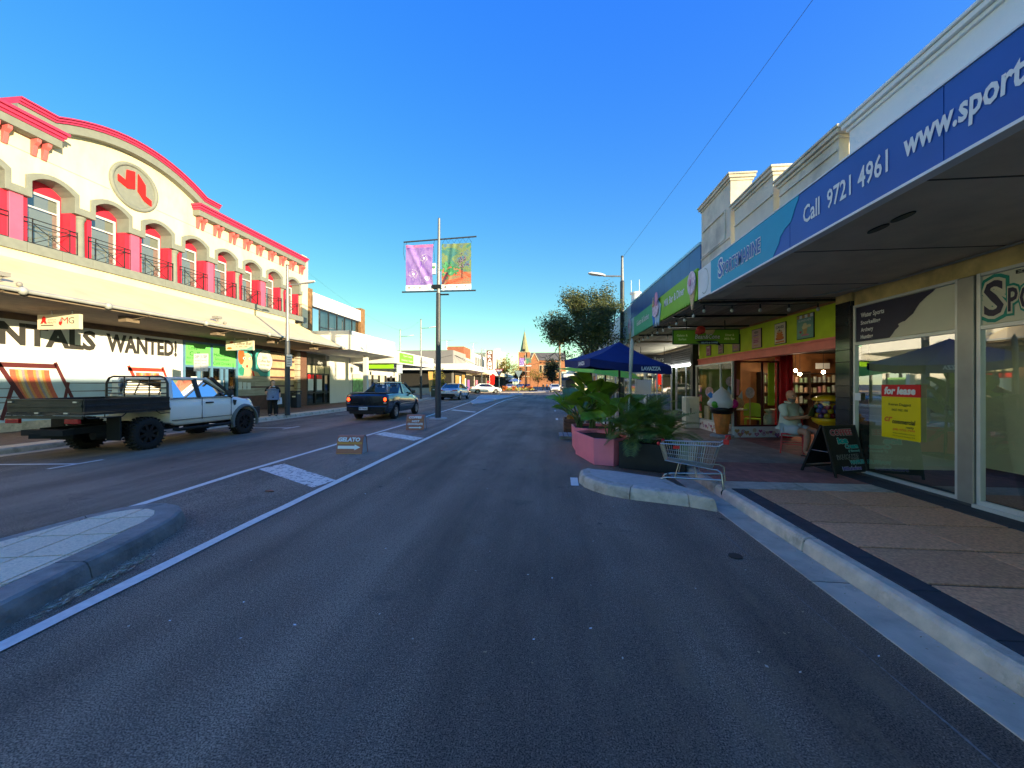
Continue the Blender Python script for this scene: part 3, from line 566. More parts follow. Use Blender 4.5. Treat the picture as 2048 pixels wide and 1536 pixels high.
for x,y,z in ((7.3,12.2,2.0),(7.6,12.5,1.9),(8.0,12.1,1.95),(6.9,12.0,2.05)): part('bulb',PB_,MATS.get('lit_bulb') or emit('lit_bulb',(1.0,.80,.52),14),lambda b:b.ball((x,y,z),.045,10,8))
# posters on the green wall
def poster(name,label,y0,y1,z0,z1,bgm,draw):
    p=thing(name,label,'poster',(5.19,(y0+y1)/2,z0),group='posters on the green wall')
    box('frame',p,BLACK,5.180,y1,z0,5.199,y0,z1); m=.012
    part('print',p,bgm,lambda b:b.box(5.176,y1+m,z0+m,5.1795,y0-m,z1-m))
    b=MB(); draw(b,(5.175,y0-m,z0+m),abs(y0-y1)-2*m,z1-z0-2*m); b.build('artwork',p,fix=False)
def d_sundae(b,o,w,h):
    for i in range(6): b.mat(PRINTW if i%2 else cols[3]); flat(b,[(w*i/6,h*.86),(w*(i+1)/6,h*.86),(w*(i+1)/6,h),(w*i/6,h)],o,RL,UP,.001)
    text('t',None,PRINTW,'SUNDAES',(o[0],o[1]-w*.12,o[2]+h*.72),RL,UP,w*.76,h*.08,into=b,lift=.002)
    b.mat(cols[3]); flat(b,[(w*.44,h*.16),(w*.60,h*.16),(w*.66,h*.42),(w*.38,h*.42)],o,RL,UP,.002); b.mat(M('custard_print',(.75,.65,.35),.5)); flat(b,circ(w*.45,h*.47,w*.12,h*.08),o,RL,UP,.003); flat(b,circ(w*.58,h*.48,w*.12,h*.08),o,RL,UP,.0035); flat(b,circ(w*.52,h*.57,w*.12,h*.08),o,RL,UP,.004); flat(b,circ(w*.76,h*.5,w*.13,h*.06),o,RL,UP,.003)
    b.mat(cols[0]); flat(b,[(w*.25,h*.10),(w*.78,h*.10),(w*.72,h*.17),(w*.32,h*.17)],o,RL,UP,.003); b.mat(cols[5]); flat(b,heart(w*.24,h*.28,w*.08),o,RL,UP,.002)
def d_cakes(b,o,w,h):
    text('t',None,PRINTK,'CAKES',(o[0],o[1]-w*.12,o[2]+h*.74),RL,UP,w*.76,h*.14,into=b,lift=.002)
    for y,r,mm in ((.24,.40,cols[5]),(.28,.40,ORG),(.40,.34,ORG),(.52,.28,ORG),(.60,.22,WAF)): b.mat(mm); flat(b,circ(w*.5,h*y,w*r,h*.075),o,RL,UP,.002+y*.004)
    b.mat(NAVY); flat(b,circ(w*.5,h*.66,w*.07,h*.03),o,RL,UP,.006); b.mat(ORG); flat(b,[(w*.05,h*.04),(w*.95,h*.05),(w*.9,h*.12),(w*.1,h*.11)],o,RL,UP,.002)
def d_menu(mm):
    def f(b,o,w,h):
        b.mat(mm); flat(b,circ(w*.5,h*.84,w*.25,h*.07),o,RL,UP,.002)
        for i in range(7):
            b.mat(random.choice(cols)); flat(b,[(w*.2,h*(.1+.09*i)),(w*random.uniform(.6,.85),h*(.1+.09*i)),(w*.8,h*(.15+.09*i)),(w*.2,h*(.15+.09*i))],o,RL,UP,.002)
    return f
CRP=M('poster_cream',(.80,.70,.52),.5,var=.08,scale=8); TLP=M('poster_teal',(.22,.44,.36),.5,var=.08,scale=8); PKC=M('poster_pale_pink',(.62,.42,.36),.5,var=.1,scale=8); BRP=M('poster_brown',(.30,.24,.2),.5,var=.2,scale=12)
poster('poster','teal sundae poster in black frame, nearest the black tiled pillar',8.62,8.10,2.52,3.02,TLP,d_sundae)
poster('poster','cream poster of a tiered orange cake on green wall',9.42,9.0,2.50,2.98,CRP,d_cakes)
poster('poster','pale pink menu poster between the cake poster and the brown poster',10.42,9.98,2.50,2.98,PKC,d_menu(BRP))
poster('poster','faded brown poster just right of the hanging cup and cone sign',11.48,11.05,2.50,2.96,BRP,d_menu(CRP))
poster('poster','small grey poster second from the far end of the green wall',12.4,12.05,2.52,2.85,BRP,d_menu(PKC))
poster('poster','small red poster at the far end of the green wall',13.3,12.95,2.52,2.85,cols[0],d_menu(CRP))
# hanging sign over the footpath
HS=thing('hanging_sign','green sign hung under the awning with strawberry scoop and coffee cup','sign',(3.68,9.5,2.56))
DGR=M('dark_green_sign',(.20,.38,.015),.45,var=.08); SGN=M('sign_yellow_print',(.80,.78,.30),.5)
box('board',HS,DGR,2.95,9.48,2.56,4.42,9.52,2.87); part('frame',HS,M('sign_edge',(.02,.07,.01),.5),lambda b:(b.box(2.93,9.47,2.54,4.44,9.53,2.558),b.box(2.93,9.47,2.872,4.44,9.53,2.89),b.box(2.93,9.47,2.56,2.948,9.53,2.87),b.box(4.422,9.47,2.56,4.44,9.53,2.87)))
part('hanger',HS,BLACK,lambda b:b.cyl((3.25,9.5,2.89),(3.25,9.5,3.10),.012,n=6)); part('hanger',HS,BLACK,lambda b:b.cyl((4.12,9.5,2.89),(4.12,9.5,3.10),.012,n=6))
FR=(1,0,0)
for s,x in (('Gelato &',3.02),('Diner &',4.12)): text('lettering',HS,SGN,s,(x,9.478,2.725),FR,UP,.25 if 'G' in s else .2,.055,bold=.03)
for s,x in (('Sorbet',3.06),('Milk Bar',4.10)): text('lettering',HS,SGN,s,(x,9.478,2.635),FR,UP,.18 if 'S' in s else .24,.055,bold=.03)
STB=M('strawberry_scoop',(.60,.05,.04),.4,var=.3,scale=20); CUP=M('cup_cream',(.62,.42,.2),.4); 
part('scoop',HS,STB,lambda b:(b.ball((3.56,9.45,2.87),(.11,.03,.10)),b.ball((3.50,9.455,2.82),(.07,.025,.07))))
part('cup',HS,CUP,lambda b:b.lathe([(.02,.0),(.07,.01),(.10,.05),(.125,.11),(.115,.112),(.09,.06),(.02,.03)],(3.76,9.46,2.76),16,sy=.3))
part('cup_coffee',HS,M('coffee_brown',(.03,.012,.005),.3),lambda b:b.lathe([(.001,.10),(.11,.101)],(3.76,9.46,2.76),16,sy=.3))
text('lettering',HS,CRMP,'Bean&Cone',(3.42,9.44,2.66),FR,UP,.56,.11,bold=.02,shear=.2,outline=.05,omat=BLACK)
part('ribbon',HS,BLACK,lambda b:b.prism([(3.44,9.455,2.60),(3.60,9.455,2.54),(3.9,9.455,2.53),(4.02,9.455,2.50),(3.97,9.455,2.58),(3.9,9.455,2.62),(3.6,9.455,2.63)],(0,.02,0)))
text('lettering',HS,LBL,'GELATO & COFFEE',(3.56,9.45,2.555),FR,UP,.38,.035,bold=.03)
# festoon lights
FG=thing('string_lights','string of clear festoon bulbs under the milk bar awning','lights',(2.95,10,3.1))
BUL=M('clear_bulb',(.6,.6,.56),.15,spec=.8); bm=MB().mat(BUL); bm.ball((0,0,-.115),(.03,.03,.038),8,6); bm.mat(BLACK).cyl((0,0,-.08),(0,0,-.01),.014,n=6); bum=bm.build('bulb').data; bpy.data.objects.remove([o for o in bpy.data.objects if o.data==bum][0])
runs=[[(2.9,7.55+i*.52,3.085) for i in range(13)],[(2.9+.5*i,7.55,3.085) for i in range(5)],[(2.95+.55*i,11.8,3.085) for i in range(4)]]
part('cord',FG,BLACK,lambda b:[b.tube([p if k%2==0 else (p[0],p[1],p[2]-.02) for k,p in enumerate(r)],.006,5) for r in runs])
for r in runs:
    for p in r: link('bulb',bum,FG,loc=Vector(p)-off(FG))

# ---- bookshop and the shops beyond it
YB=thing('book_shop','black fronted bookshop with lattice band above its windows','shop',(5.12,17,.13))
GR2=M('slate_frame',(.20,.22,.24),.4,.3)
part('pillar',YB,BLACK,lambda b:b.box(4.92,13.78,.13,5.12,14.02,3.1),bevel=.01)
box('roof',YB,AGED,2.9,14.01,3.42,14,21,3.6); box('soffit',YB,M('cream_soffit',(.42,.37,.28),.85,dirt=.5),2.86,14.01,3.06,5.3,21,3.12)
part('fascia_board',YB,M('pale_blue_fascia',(.50,.62,.70),.5,var=.06),lambda b:(b.box(2.76,13.42,3.78,2.84,21,4.3),b.box(2.74,13.92,3.06,2.82,21,3.775)))
LAT=box('lattice_band',YB,BLACK,5.16,14.03,2.38,5.20,18.4,2.95)
part('lattice',YB,M('lattice_paint',(.07,.07,.075),.4),lambda b:[b.box(5.135,14.05+i*.12,2.40,5.158,14.05+i*.12+.022,2.93) for i in range(36)]+[b.box(5.125,14.05,2.42+j*.08,5.134,18.38,2.44+j*.08) for j in range(7)])
tag(part('tube_light',YB,emit('lit_tube',(.95,1.0,.92),4.0),lambda b:b.box(5.05,14.1,2.30,5.1,18.2,2.345)))
glazing((5.16,14.05),(5.16,16.2),.55,2.3,(.5,),fm=GR2,root=YB); glazing((5.16,16.9),(5.16,20.9),.3,2.3,(.33,.66),fm=GR2,root=YB)
box('riser',YB,BLACK,5.12,14.03,.13,5.2,16.22,.54)
part('door_recess',YB,GR2,lambda b:(b.box(5.14,16.24,.13,5.18,16.3,2.4),b.box(5.14,16.82,.13,5.18,16.88,2.4),b.box(5.2,16.9,.13,5.24,20.9,.29)))
part('inner_wall',YB,M('green_poster_wall',(.06,.12,.03),.8,var=.5,scale=3),lambda b:(b.box(7.6,14,.13,7.8,21,3.05),b.box(5.3,13.97,.13,7.6,14.0,3.05),b.box(5.3,20.95,.13,7.6,21,3.05)))
b=MB()
for z in (.6,.95,1.3):
    b.mat(wd); b.box(5.6,14.1,z-.03,6.0,16.1,z)
    for i in range(44): b.mat(random.choice(cols+jm+[WAF,ORG])); h=random.uniform(.16,.26); b.box(5.64+random.uniform(0,.1),14.14+i*.043,z+.001,5.84,14.14+i*.043+.036,z+h)
b.build('book_display',YB)
BS=thing('hanging_sign','black bookshop sign hung under the awning behind the blue umbrella','sign',(4.0,15.6,2.42))
box('board',BS,BLACK,3.3,15.58,2.42,4.75,15.62,2.75); text('lettering',BS,M('grey_print',(.3,.3,.28),.5),'booksellers',(3.42,15.577,2.47),FR,UP,1.05,.2,bold=0)
part('hanger',BS,BLACK,lambda b:(b.cyl((3.6,15.6,2.75),(3.6,15.6,3.06),.01,n=6),b.cyl((4.5,15.6,2.75),(4.5,15.6,3.06),.01,n=6)))
CB=thing('cabinet','white metal cabinet standing by the black post outside the bookshop','cabinet',(4.75,13.5,.13))
part('body',CB,M('cream_cabinet',(.62,.62,.5),.4,var=.06,dirt=.3),lambda b:b.box(4.55,13.35,.13,4.98,13.75,1.17),bevel=.01)
part('door',CB,M('cream_cabinet_door',(.60,.60,.45),.35),lambda b:b.box(4.66,13.335,.2,4.96,13.348,1.1)); box('handle',CB,BLACK,4.69,13.31,.62,4.71,13.333,.8)
for k,(y0,y1,nm,lab,mt) in enumerate(((21.02,28,'gift_shop','white shop with narrow windows beyond the bookshop',WHITE),(28.02,37,'dress_shop','grey shop with wide windows at the far end of the right-hand awning',GR2),(37.02,46,'corner_shop','cream corner shop at the end of the right-hand row',CREAM))):
    t=thing(nm,lab,'shop',(5.12,(y0+y1)/2,.13))
    box('roof',t,AGED,2.9,y0,3.42,14,y1,3.6); box('soffit',t,SOFF,2.86,y0,3.02,5.3,y1,3.08)
    part('fascia_board',t,[WHITE,M('teal_grey_fascia',(.3,.42,.45),.5),CREAM][k],lambda b:(b.box(2.74,y0,3.02,2.84,y1,3.7),b.box(2.8,y0,3.702,2.95,y1,4.25)))
    part('wall',t,mt,lambda b:(b.box(5.12,y0,2.5,5.3,y1,3.01),b.box(5.12,y0,.13,5.3,y0+.5,2.49),b.box(5.12,y1-.5,.13,5.3,y1,2.49),b.box(5.31,y1-.2,.13,14,y1,3.4)))
    glazing((5.2,y0+.5),(5.2,y1-.5),.3,2.49,(.2,.4,.6,.8),fm=WHITE if k==0 else BLACK,root=t); part('inner_wall',t,DARK,lambda b:b.box(6.6,y0,.1,6.8,y1,3))
    box('riser',t,mt,5.13,y0+.5,.13,5.28,y1-.5,.29)
# ---------------------------------------------------------------- left-hand row: the arcaded building
HC=M('heritage_cream',(.70,.62,.43),.8,var=.07,scale=2.2,dirt=.6,dirtcol=(.46,.37,.23),bump=.15,bscale=40,stretch=(1,1,.45))
GRY=M('heritage_grey_trim',(.20,.215,.19),.8,var=.08,scale=5,bump=.1)
RCO=M('cornice_red',(.50,.035,.10),.45,var=.08); PNK=M('pier_pink',(.58,.10,.19),.55,var=.06); RDW=M('arch_red',(.52,.02,.05),.6,var=.06)
YH=thing('heritage_building','cream two storey building with red cornice, grey arches and pink piers','building',(-16.5,14,.13))
X0=-16.5; BW=1.735; B0=10.48; KS=range(-4,8)
def arcpts(y0,y1,zs,zc,n=9):
    c=(y0+y1)/2; w=(y1-y0)/2; return [(c-w*cos(pi*i/(n-1)) if False else c-w+2*w*i/(n-1), zs+(zc-zs)*(1-((-1+2*i/(n-1))**2))) for i in range(n)]
yA=B0+BW*KS[0]; yE=B0+BW*8
box('core',YH,DARK,-24,yA-.5,.1,-18.2,24.3,9.3)
box('roof',YH,AGED,-24,yA-.5,9.31,-17.02,24.3,9.4)
box('end_wall',YH,HC,-18.19,24.0,5.7,-17.0,24.34,9.3)
RAILM=M('railing_black',(.02,.02,.022),.4)
WFR=M('white_window_frame',(.60,.62,.64),.4); RFS=M('window_reflection_tone',(.30,.30,.26),.8,var=.05); WGL=glass('upper_glass',(.8,.85,.85),1.2,.16)
wb=MB().mat(WFR)
for a in ((0,.19,6.06,.25,7.96),(0,1.13,6.06,1.19,7.96),(0,.25,6.06,1.13,6.14),(0,.25,7.88,1.13,7.96),(0,.25,7.42,1.13,7.47)): wb.box(-17.02,a[1],a[2],-16.96,a[3],a[4])
wme=wb.build('f').data; bpy.data.objects.remove([o for o in bpy.data.objects if o.data==wme][0])
pb_=MB().mat(WGL); pb_.poly([(-16.98,.25,6.14),(-16.98,1.13,6.14),(-16.98,1.13,7.88),(-16.98,.25,7.88)]); pme=pb_.build('p').data; bpy.data.objects.remove([o for o in bpy.data.objects if o.data==pme][0])
bb=MB().mat(RFS); bb.poly([(-17.06,.2,6.1),(-17.06,1.18,6.1),(-17.06,1.18,7.95),(-17.06,.2,7.95)]); bme=bb.build('b').data; bpy.data.objects.remove([o for o in bpy.data.objects if o.data==bme][0])  # grey sheet added behind the glass, stands for its pale sky reflection
rb=MB().mat(RAILM); xr=-16.56
for z in (6.92,6.78,6.14): rb.bar((xr,-.02,z),(xr,1.41,z),.025,.025)
for y in (0,.22,1.19,1.40): rb.bar((xr,y,6.05),(xr,y,6.94),.022,.022)
rb.bar((xr,.22,6.14),(xr,1.19,6.78),.018,.018); rb.bar((xr,.22,6.78),(xr,1.19,6.14),.018,.018)
rb.tube([(xr,.705+.075*cos(a),6.46+.075*sin(a)) for a in [2*pi*i/12 for i in range(12)]],.01,5,closed=True)
rme=rb.build('r').data; bpy.data.objects.remove([o for o in bpy.data.objects if o.data==rme][0])
for k in KS:
    Bk=B0+BW*k; Y=Bk+.17; outer=[(Bk,7.80),(Y,7.80),(Y,8.24)]+arcpts(Y,Y+1.39,8.24,8.52)[1:-1]+[(Y+1.39,8.24),(Y+1.39,7.80),(Bk+BW,7.80)]
    inner=[(Bk+BW,7.56),(Y+1.25,7.56),(Y+1.25,8.10)]+arcpts(Y+.14,Y+1.25,8.10,8.37)[1:-1][::-1]+[(Y+.14,8.10),(Y+.14,7.56),(Bk,7.56)]
    part('front_wall',YH,HC,lambda b:b.prism([(X0,y,z) for y,z in outer]+[(X0,Bk+BW,9.3),(X0,Bk,9.3)],(-.5,0,0)))
    part('arch_moulding',YH,GRY,lambda b:b.prism([(X0+.06,y,z) for y,z in outer+inner],(-.6,0,0)),bevel=.01)
    W=part('window',YH,RDW,lambda b:(b.box(-17.0,Bk+.001,6.03,-17.06,Y+.19,8.5),b.box(-17.0,Y+1.19,6.03,-17.06,Bk+BW-.001,8.5),b.box(-17.0,Y+.19,7.96,-17.06,Y+1.19,8.5),b.box(-16.98,Y+1.24,6.03,-16.62,Y+1.40,7.56),b.box(-16.98,Y-.01,6.03,-16.62,Y+.13,7.56)))
    for nm,me in (('frame',wme),('pane',pme),('reflection_sheet',bme)): link(nm,me,W,loc=Vector((0,Y,0))-off(W))
    link('railing',rme,YH,loc=Vector((0,Y,0))-off(YH))
    if k%2==0: part('pier',YH,PNK,lambda b:b.box(-16.95,Bk-.165,6.03,-16.54,Bk+.165,7.555),bevel=.012)
    else: part('column',YH,GRY,lambda b:b.lathe([(.17,0),(.17,.07),(.135,.11),(.13,.2),(.115,1.33),(.125,1.36),(.125,1.38),(.115,1.39),(.15,1.43),(.17,1.46),(.17,1.525)],(-16.70,Bk,6.03),20))
part('end_pier',YH,HC,lambda b:(b.box(-17,yE,5.4,-16.46,yE+.62,10.15),b.box(-16.97,yE+.03,10.15,-16.5,yE+.58,10.3)),bevel=.04)
box('inner_floor',YH,GRY,-17.06,yA,5.9,-16.51,yE,6.028)
lb=MB().mat(GRY); lb.box(-16.56,-.43,5.72,-16.18,.43,6.03); lme=lb.build('l').data; bpy.data.objects.remove([o for o in bpy.data.objects if o.data==lme][0])
y=yA
while y<yE: link('ledge_stone',lme,YH,loc=Vector((0,y+.435,random.uniform(-.003,.003)))-off(YH),bevel=.008); y+=.87
# groove in the render, pediment, cornices, corbels, roundel
part('groove',YH,GRY,lambda b:(b.box(-16.499,yA,8.94,-16.493,13.0,8.955),b.box(-16.499,14.75,8.94,-16.493,yE,8.955)))
part('upper_wall',YH,HC,lambda b:(b.box(-16.5,yA,9.301,-17.0,10.4,9.9),b.box(-16.5,17.5,9.301,-17.0,yE,9.9)))
arc=[(11.2+5.55*i/16,10.42+.75*(1-(-1+i/8)**2)) for i in range(17)]
path=[(10.3,10.42)]+arc+[(17.55,10.42)]
part('pediment',YH,HC,lambda b:b.prism([(X0+.0,10.4,9.301)]+[(X0,y if 10.4<=y<=17.5 else min(max(y,10.4),17.5),z-.42) for y,z in path]+[(X0,17.5,9.301)],(-.5,0,0)))
def along(name,mt,x0,x1,za,zb):
    b=MB().mat(mt); b.loft([[(x0,y,z+za),(x1,y,z+za),(x1,y,z+zb),(x0,y,z+zb)] for y,z in path],smooth=False); b.build(name,YH,bevel=.008)
along('pediment_trim',GRY,-17.0,-16.22,-.50,-.20); along('cornice',RCO,-17.02,-16.17,-.199,-.13); along('cornice',RCO,-17.04,-16.12,-.129,-.05); along('cornice',RCO,-17.06,-16.06,-.049,0)
for a,c in ((yA-.2,11.42),(16.35,24.34)):
    box('cornice_trim',YH,GRY,-16.499,a+.06,9.45,-16.16,c-.06,9.70,bevel=.01)
    for q,(x,z0,z1) in enumerate(((-16.12,9.701,9.78),(-16.06,9.781,9.88),(-15.98,9.881,9.97))): box('cornice',YH,RCO,-16.6,a+.04-q*.04,z0,x,c-.04+q*.04,z1,bevel=.008)
cb=MB().mat(M('corbel_red',(.58,.12,.12),.55)); cb.prism([(-16.498,-.055,9.44),(-16.22,-.055,9.44),(-16.24,-.055,9.33),(-16.36,-.055,9.24),(-16.40,-.055,9.02),(-16.43,-.055,8.92),(-16.498,-.055,8.92)],(0,.11,0))
cme=cb.build('c').data; bpy.data.objects.remove([o for o in bpy.data.objects if o.data==cme][0])
for y in [16.75+.93*i for i in range(9)]+[10.95-.93*i for i in range(8)]:
    for d in (-.13,.13): link('corbel',cme,YH,loc=Vector((0,y+d,0))-off(YH),bevel=.006)
rd=part('roundel',YH,GRY,lambda b:(b.prism([(X0+.03,y,z) for y,z in circ(13.87,9.45,.78,n=40)],(-.02,0,0)),b.tube([(X0+.03,y,z) for y,z in circ(13.87,9.45,.84,n=40)],.075,8,closed=True)))
LOGO=M('logo_red',(.85,.015,.01),.45)
for pts in ([(-.34,.66),(.02,.75),(.02,-.1),(-.3,-.22),(-.72,-.05),(-.72,.25),(-.38,.13)],[(.08,.72),(.42,.33),(.43,-.20),(.71,-.31),(.71,-.60),(.37,-.48),(.07,-.14)]):
    part('emblem',rd,LOGO,lambda b:b.prism([(X0+.031,13.87+p[0]*.82+(.035 if p[0]>.04 else -.035),9.45+p[1]*.82) for p in pts],(.05,0,0)),bevel=.006)
# awning
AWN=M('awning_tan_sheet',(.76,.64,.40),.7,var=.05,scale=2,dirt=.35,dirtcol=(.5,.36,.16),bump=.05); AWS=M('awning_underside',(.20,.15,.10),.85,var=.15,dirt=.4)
ya,yb=3.0,23.35
part('awning_sheet',YH,AWN,lambda b:b.prism([(-16.3,ya,5.44),(-12.98,ya,3.95),(-12.98,ya,3.90),(-16.3,ya,5.38)],(0,yb-ya,0)))
box('awning_flashing',YH,AWN,-16.49,ya,5.44,-16.29,yb,5.715)
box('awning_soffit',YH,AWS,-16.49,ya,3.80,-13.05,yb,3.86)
part('awning_end',YH,AWN,lambda b:b.prism([(-16.49,yb+.005,5.6),(-12.95,yb+.005,3.9),(-12.95,yb+.005,3.8),(-16.49,yb+.005,3.8)],(0,.03,0)))
part('gutter_pipe',YH,M('grey_pipe',(.40,.41,.38),.5,.2),lambda b:(b.tube([(-12.92,ya,3.90),(-12.92,yb,3.90)],.055,8),[b.ball((-12.92,y,3.90),.10,10,6) for y in (5.0,8.3,10.15,13.4,16.7,19.9,23.1)]))
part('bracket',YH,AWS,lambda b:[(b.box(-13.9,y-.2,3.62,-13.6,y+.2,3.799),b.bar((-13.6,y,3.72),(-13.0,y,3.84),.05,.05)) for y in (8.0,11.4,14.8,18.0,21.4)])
fl=M('floodlight_grey',(.25,.24,.22),.5)
for y in (8.05,14.15): part('floodlight',YH,fl,lambda b:(b.bar((-13.25,y,4.06),(-13.15,y+.05,4.22),.03),b.box(-13.3,y-.1,4.2,-13.05,y+.12,4.30),b.ball((-13.1,y+.3,4.08),.06,8,5)))
# ground floor
BRN=M('brown_header',(.24,.16,.085),.8,var=.15,dirt=.4)
box('header_band',YH,BRN,-16.6,ya,3.60,-16.47,24.3,3.799)
MUR=M('mural_vinyl',(.78,.78,.76),.45,var=.02,scale=1); TXG=M('mural_text_print',(.045,.042,.038),.45); MRN=M('mural_maroon',(.10,.018,.022),.45,var=.2); SLT=M('mural_slate',(.22,.25,.29),.45,var=.1); MBL=M('mural_shade_blue',(.50,.62,.72),.45,var=.08,scale=2)
mu=box('mural',YH,MUR,-16.6,ya,.42,-16.485,15.90,3.598)
box('plinth',YH,KERB,-16.6,ya,.13,-16.46,15.9,.415)
mo=(-16.485,0,0)
def mur(mt,pts,lf=.003): b=MB().mat(mt); flat(b,pts,mo,LL,UP,lf); b.build('mural_print',mu,fix=False)
mur(MBL,[(ya,.43),(15.88,.43),(15.88,1.75),(13,1.82),(9,1.8),(ya,1.75)],.001)  # bluish lower print, with the grey-blue of shade put into its colour
for i,(a,c,z,h) in enumerate(((3,11.2,1.45,.05),(11.7,15.8,1.34,.03),(11.6,13.6,1.62,.03),(3,10.6,1.18,.07),(9,15.8,1.02,.05),(3,15.8,.75,.08),(3,12,.60,.16))): mur(MRN if i%2 else SLT,[(a,z),((a+c)/2,z-h*.5),(c,z),(c-.2,z+h*.4),((a+c)/2,z+h),(a,z+h*.6)],.002)
text('mural_lettering',mu,TXG,'RENTALS',(-16.485,9.13,2.80),LL,UP,3.42,.72,bold=.045); text('mural_lettering',mu,TXG,'WANTED!',(-16.485,12.88,2.80),LL,UP,2.75,.72,bold=.045)
text('mural_lettering',mu,PRINTW,'ESSIC',(-16.485,10.0-.35,.50),LL,UP,.98,.34,bold=.06)
STR=[M('stripe_'+n,c,.5,var=.15,scale=30) for n,c in (('coral',(.60,.13,.07)),('orange',(.66,.27,.08)),('sand',(.55,.42,.22)),('mauve',(.34,.26,.28)))]
def deckchair(y0,w,fr):
    def bar(p,q,t,lf=.006):
        d=Vector((q[0]-p[0],q[1]-p[1])).normalized(); n=Vector((-d.y,d.x))*t/2; mur(fr,[(p[0]+n.x,p[1]+n.y),(q[0]+n.x,q[1]+n.y),(q[0]-n.x,q[1]-n.y),(p[0]-n.x,p[1]-n.y)],lf)
    n=14; seq=[0,0,1,2,3,1,0,0,1,3,2,1,0,0]
    for i in range(n):
        f0=i/n; f1=(i+1)/n; L_=[]; R_=[]
        for j in range(9):
            t=j/8; sh=.62*t**1.6*w/1.45; ww=.66-.04*t; zz=2.06-1.15*t
            L_.append((y0+w*.21+sh*.65+ww*w*f0,zz)); R_.append((y0+w*.21+sh*.65+ww*w*f1,zz))
        mur(STR[seq[i]],L_+R_[::-1],.004)
    bar((y0,2.19),(y0+w,2.19),.15); bar((y0+.02,2.32),(y0+w*.52,.85),.12); bar((y0+w-.04,2.32),(y0+w*1.34,.95),.10); bar((y0+w*.28,1.62),(y0+w*.1,.5),.1,.005); bar((y0+w*1.22,1.66),(y0+w*1.14,.95),.09,.007)
deckchair(9.97,1.45,M('chair_maroon_print',(.11,.022,.022),.5)); 
def mirrored(): pass
deckchair(13.62,1.40,M('chair_red_print',(.42,.05,.03),.5))
# green coffee windows
CBL=M('steel_blue_frame',(.10,.22,.36),.45,var=.08); CGN=M('bright_green_vinyl',(.16,.62,.14),.5,var=.05); DGL=glass('dark_shop_glass',(.35,.4,.4),1.0,.06)
part('window_frame',YH,CBL,lambda b:[b.box(-16.56,y,.13,-16.45,y+.10,3.59) for y in (15.91,17.35,18.88)]+[b.box(-16.55,15.95,z,-16.46,18.9,z+.1) for z in (.13,2.38,3.50)]+[b.box(-16.55,y,.2,-16.46,y+.16,2.4) for y in (16.62,17.9,18.2)]+[b.box(-16.55,17.4,.25,-16.47,18.9,.6)])
box('green_vinyl',YH,CGN,-16.53,16.01,2.481,-16.50,18.88,3.50)
part('pane',YH,DGL,lambda b:b.poly([(-16.51,16,.2),(-16.51,18.9,.2),(-16.51,18.9,2.4),(-16.51,16,2.4)])); box('inner_wall',YH,DARK,-18.1,15.9,.1,-16.9,19.0,3.5)
for s,y,z,w,h in (('Love',16.2,3.2,.45,.17),('Coffee',16.25,2.92,.8,.2),('for the city',16.12,2.74,.8,.12),('hot',16.1,2.56,.25,.1),('Milkshakes',17.55,2.98,.95,.14),('Smoothies',17.6,2.78,.85,.14),('Cold Drinks',17.5,2.56,1.05,.15)): text('lettering',YH,PRINTK,s,(-16.499,y,z),LL,UP,w,h,bold=.0)
part('notice',YH,PRINTW,lambda b:(b.box(-16.49,17.7,1.5,-16.47,18.1,1.78),b.box(-16.49,16.3,1.55,-16.47,16.6,1.95)))
# painted panel with a face and a speech bubble
TEA=M('mural_teal',(.07,.38,.36),.5,var=.06); SKN=M('mural_skin',(.66,.50,.28),.5,var=.04); HRD=M('mural_red_hair',(.55,.12,.03),.5)
pn=box('mural_panel',YH,TEA,-16.56,18.99,2.05,-16.47,21.36,3.59)
def pm_(mt,pts,lf): b=MB().mat(mt); flat(b,pts,(-16.47,18.99,2.05),LL,UP,lf); b.build('painted_shape',pn,fix=False)
pm_(SKN,[(.35,0),(.45,.4),(1.0,.35),(.95,0)],.002); pm_(SKN,[(.9,0),(1.0,.3),(1.4,.22),(1.6,0)],.002); pm_(SKN,circ(.62,.75,.38,.50),.004); pm_(HRD,circ(.22,1.05,.22,.45),.005); pm_(PRINTK,[(.75,1.5),(1.02,1.5),(1.05,1.0),(.95,.85),(.98,1.2)],.005)
for x in (.42,.82): pm_(PRINTW,circ(x,.95,.09,.07),.006); pm_(PRINTK,circ(x+.01,.95,.04,.05),.008); pm_(PRINTK,[(x-.12,1.08),(x+.1,1.12),(x+.1,1.09)],.006)
pm_(LOGO,circ(.62,.52,.06,.08),.006); pm_(M('mural_cup_green',(.03,.25,.16),.5),[(.05,.35),(.12,.05),(.38,.02),(.45,.38),(.25,.5)],.007); pm_(LOGO,[(.95,.28),(1.06,.28),(1.18,0),(1.05,0)],.006)
pm_(PRINTK,circ(1.95,.88,.64,.67)[0:20],.006); pm_(M('mural_pale',(.60,.62,.56),.5),[p for p in circ(1.95,.88,.61,.64)],.009)
for s,y,z,w,h in (("Sax's",1.75,1.02,.38,.15),('Coffee Bar',1.47,.80,.92,.17),('Ph 9791 2089',1.6,.60,.7,.1)): text('lettering',pn,PRINTK,s,(-16.458,18.99+y-.02,2.05+z),LL,UP,w,h,bold=.0)
STN=M('pale_stone_slab',(.46,.40,.31),.7,var=.18,scale=3,stretch=(1,.4,3),rnd=.12); MAR=M('maroon_tile_base',(.10,.035,.03),.3,var=.2)
box('base_wall',YH,MAR,-16.6,18.99,.13,-16.47,21.36,.95)
for z0,z1 in ((.96,1.38),(1.47,1.72),(1.73,2.04)): 
    for i in range(2): box('stone_slab',YH,STN,-16.58,18.99+i*1.19,z0,-16.47,18.99+i*1.19+1.18,z1)
box('dark_strip',YH,MAR,-16.57,18.99,1.381,-16.462,21.36,1.469)
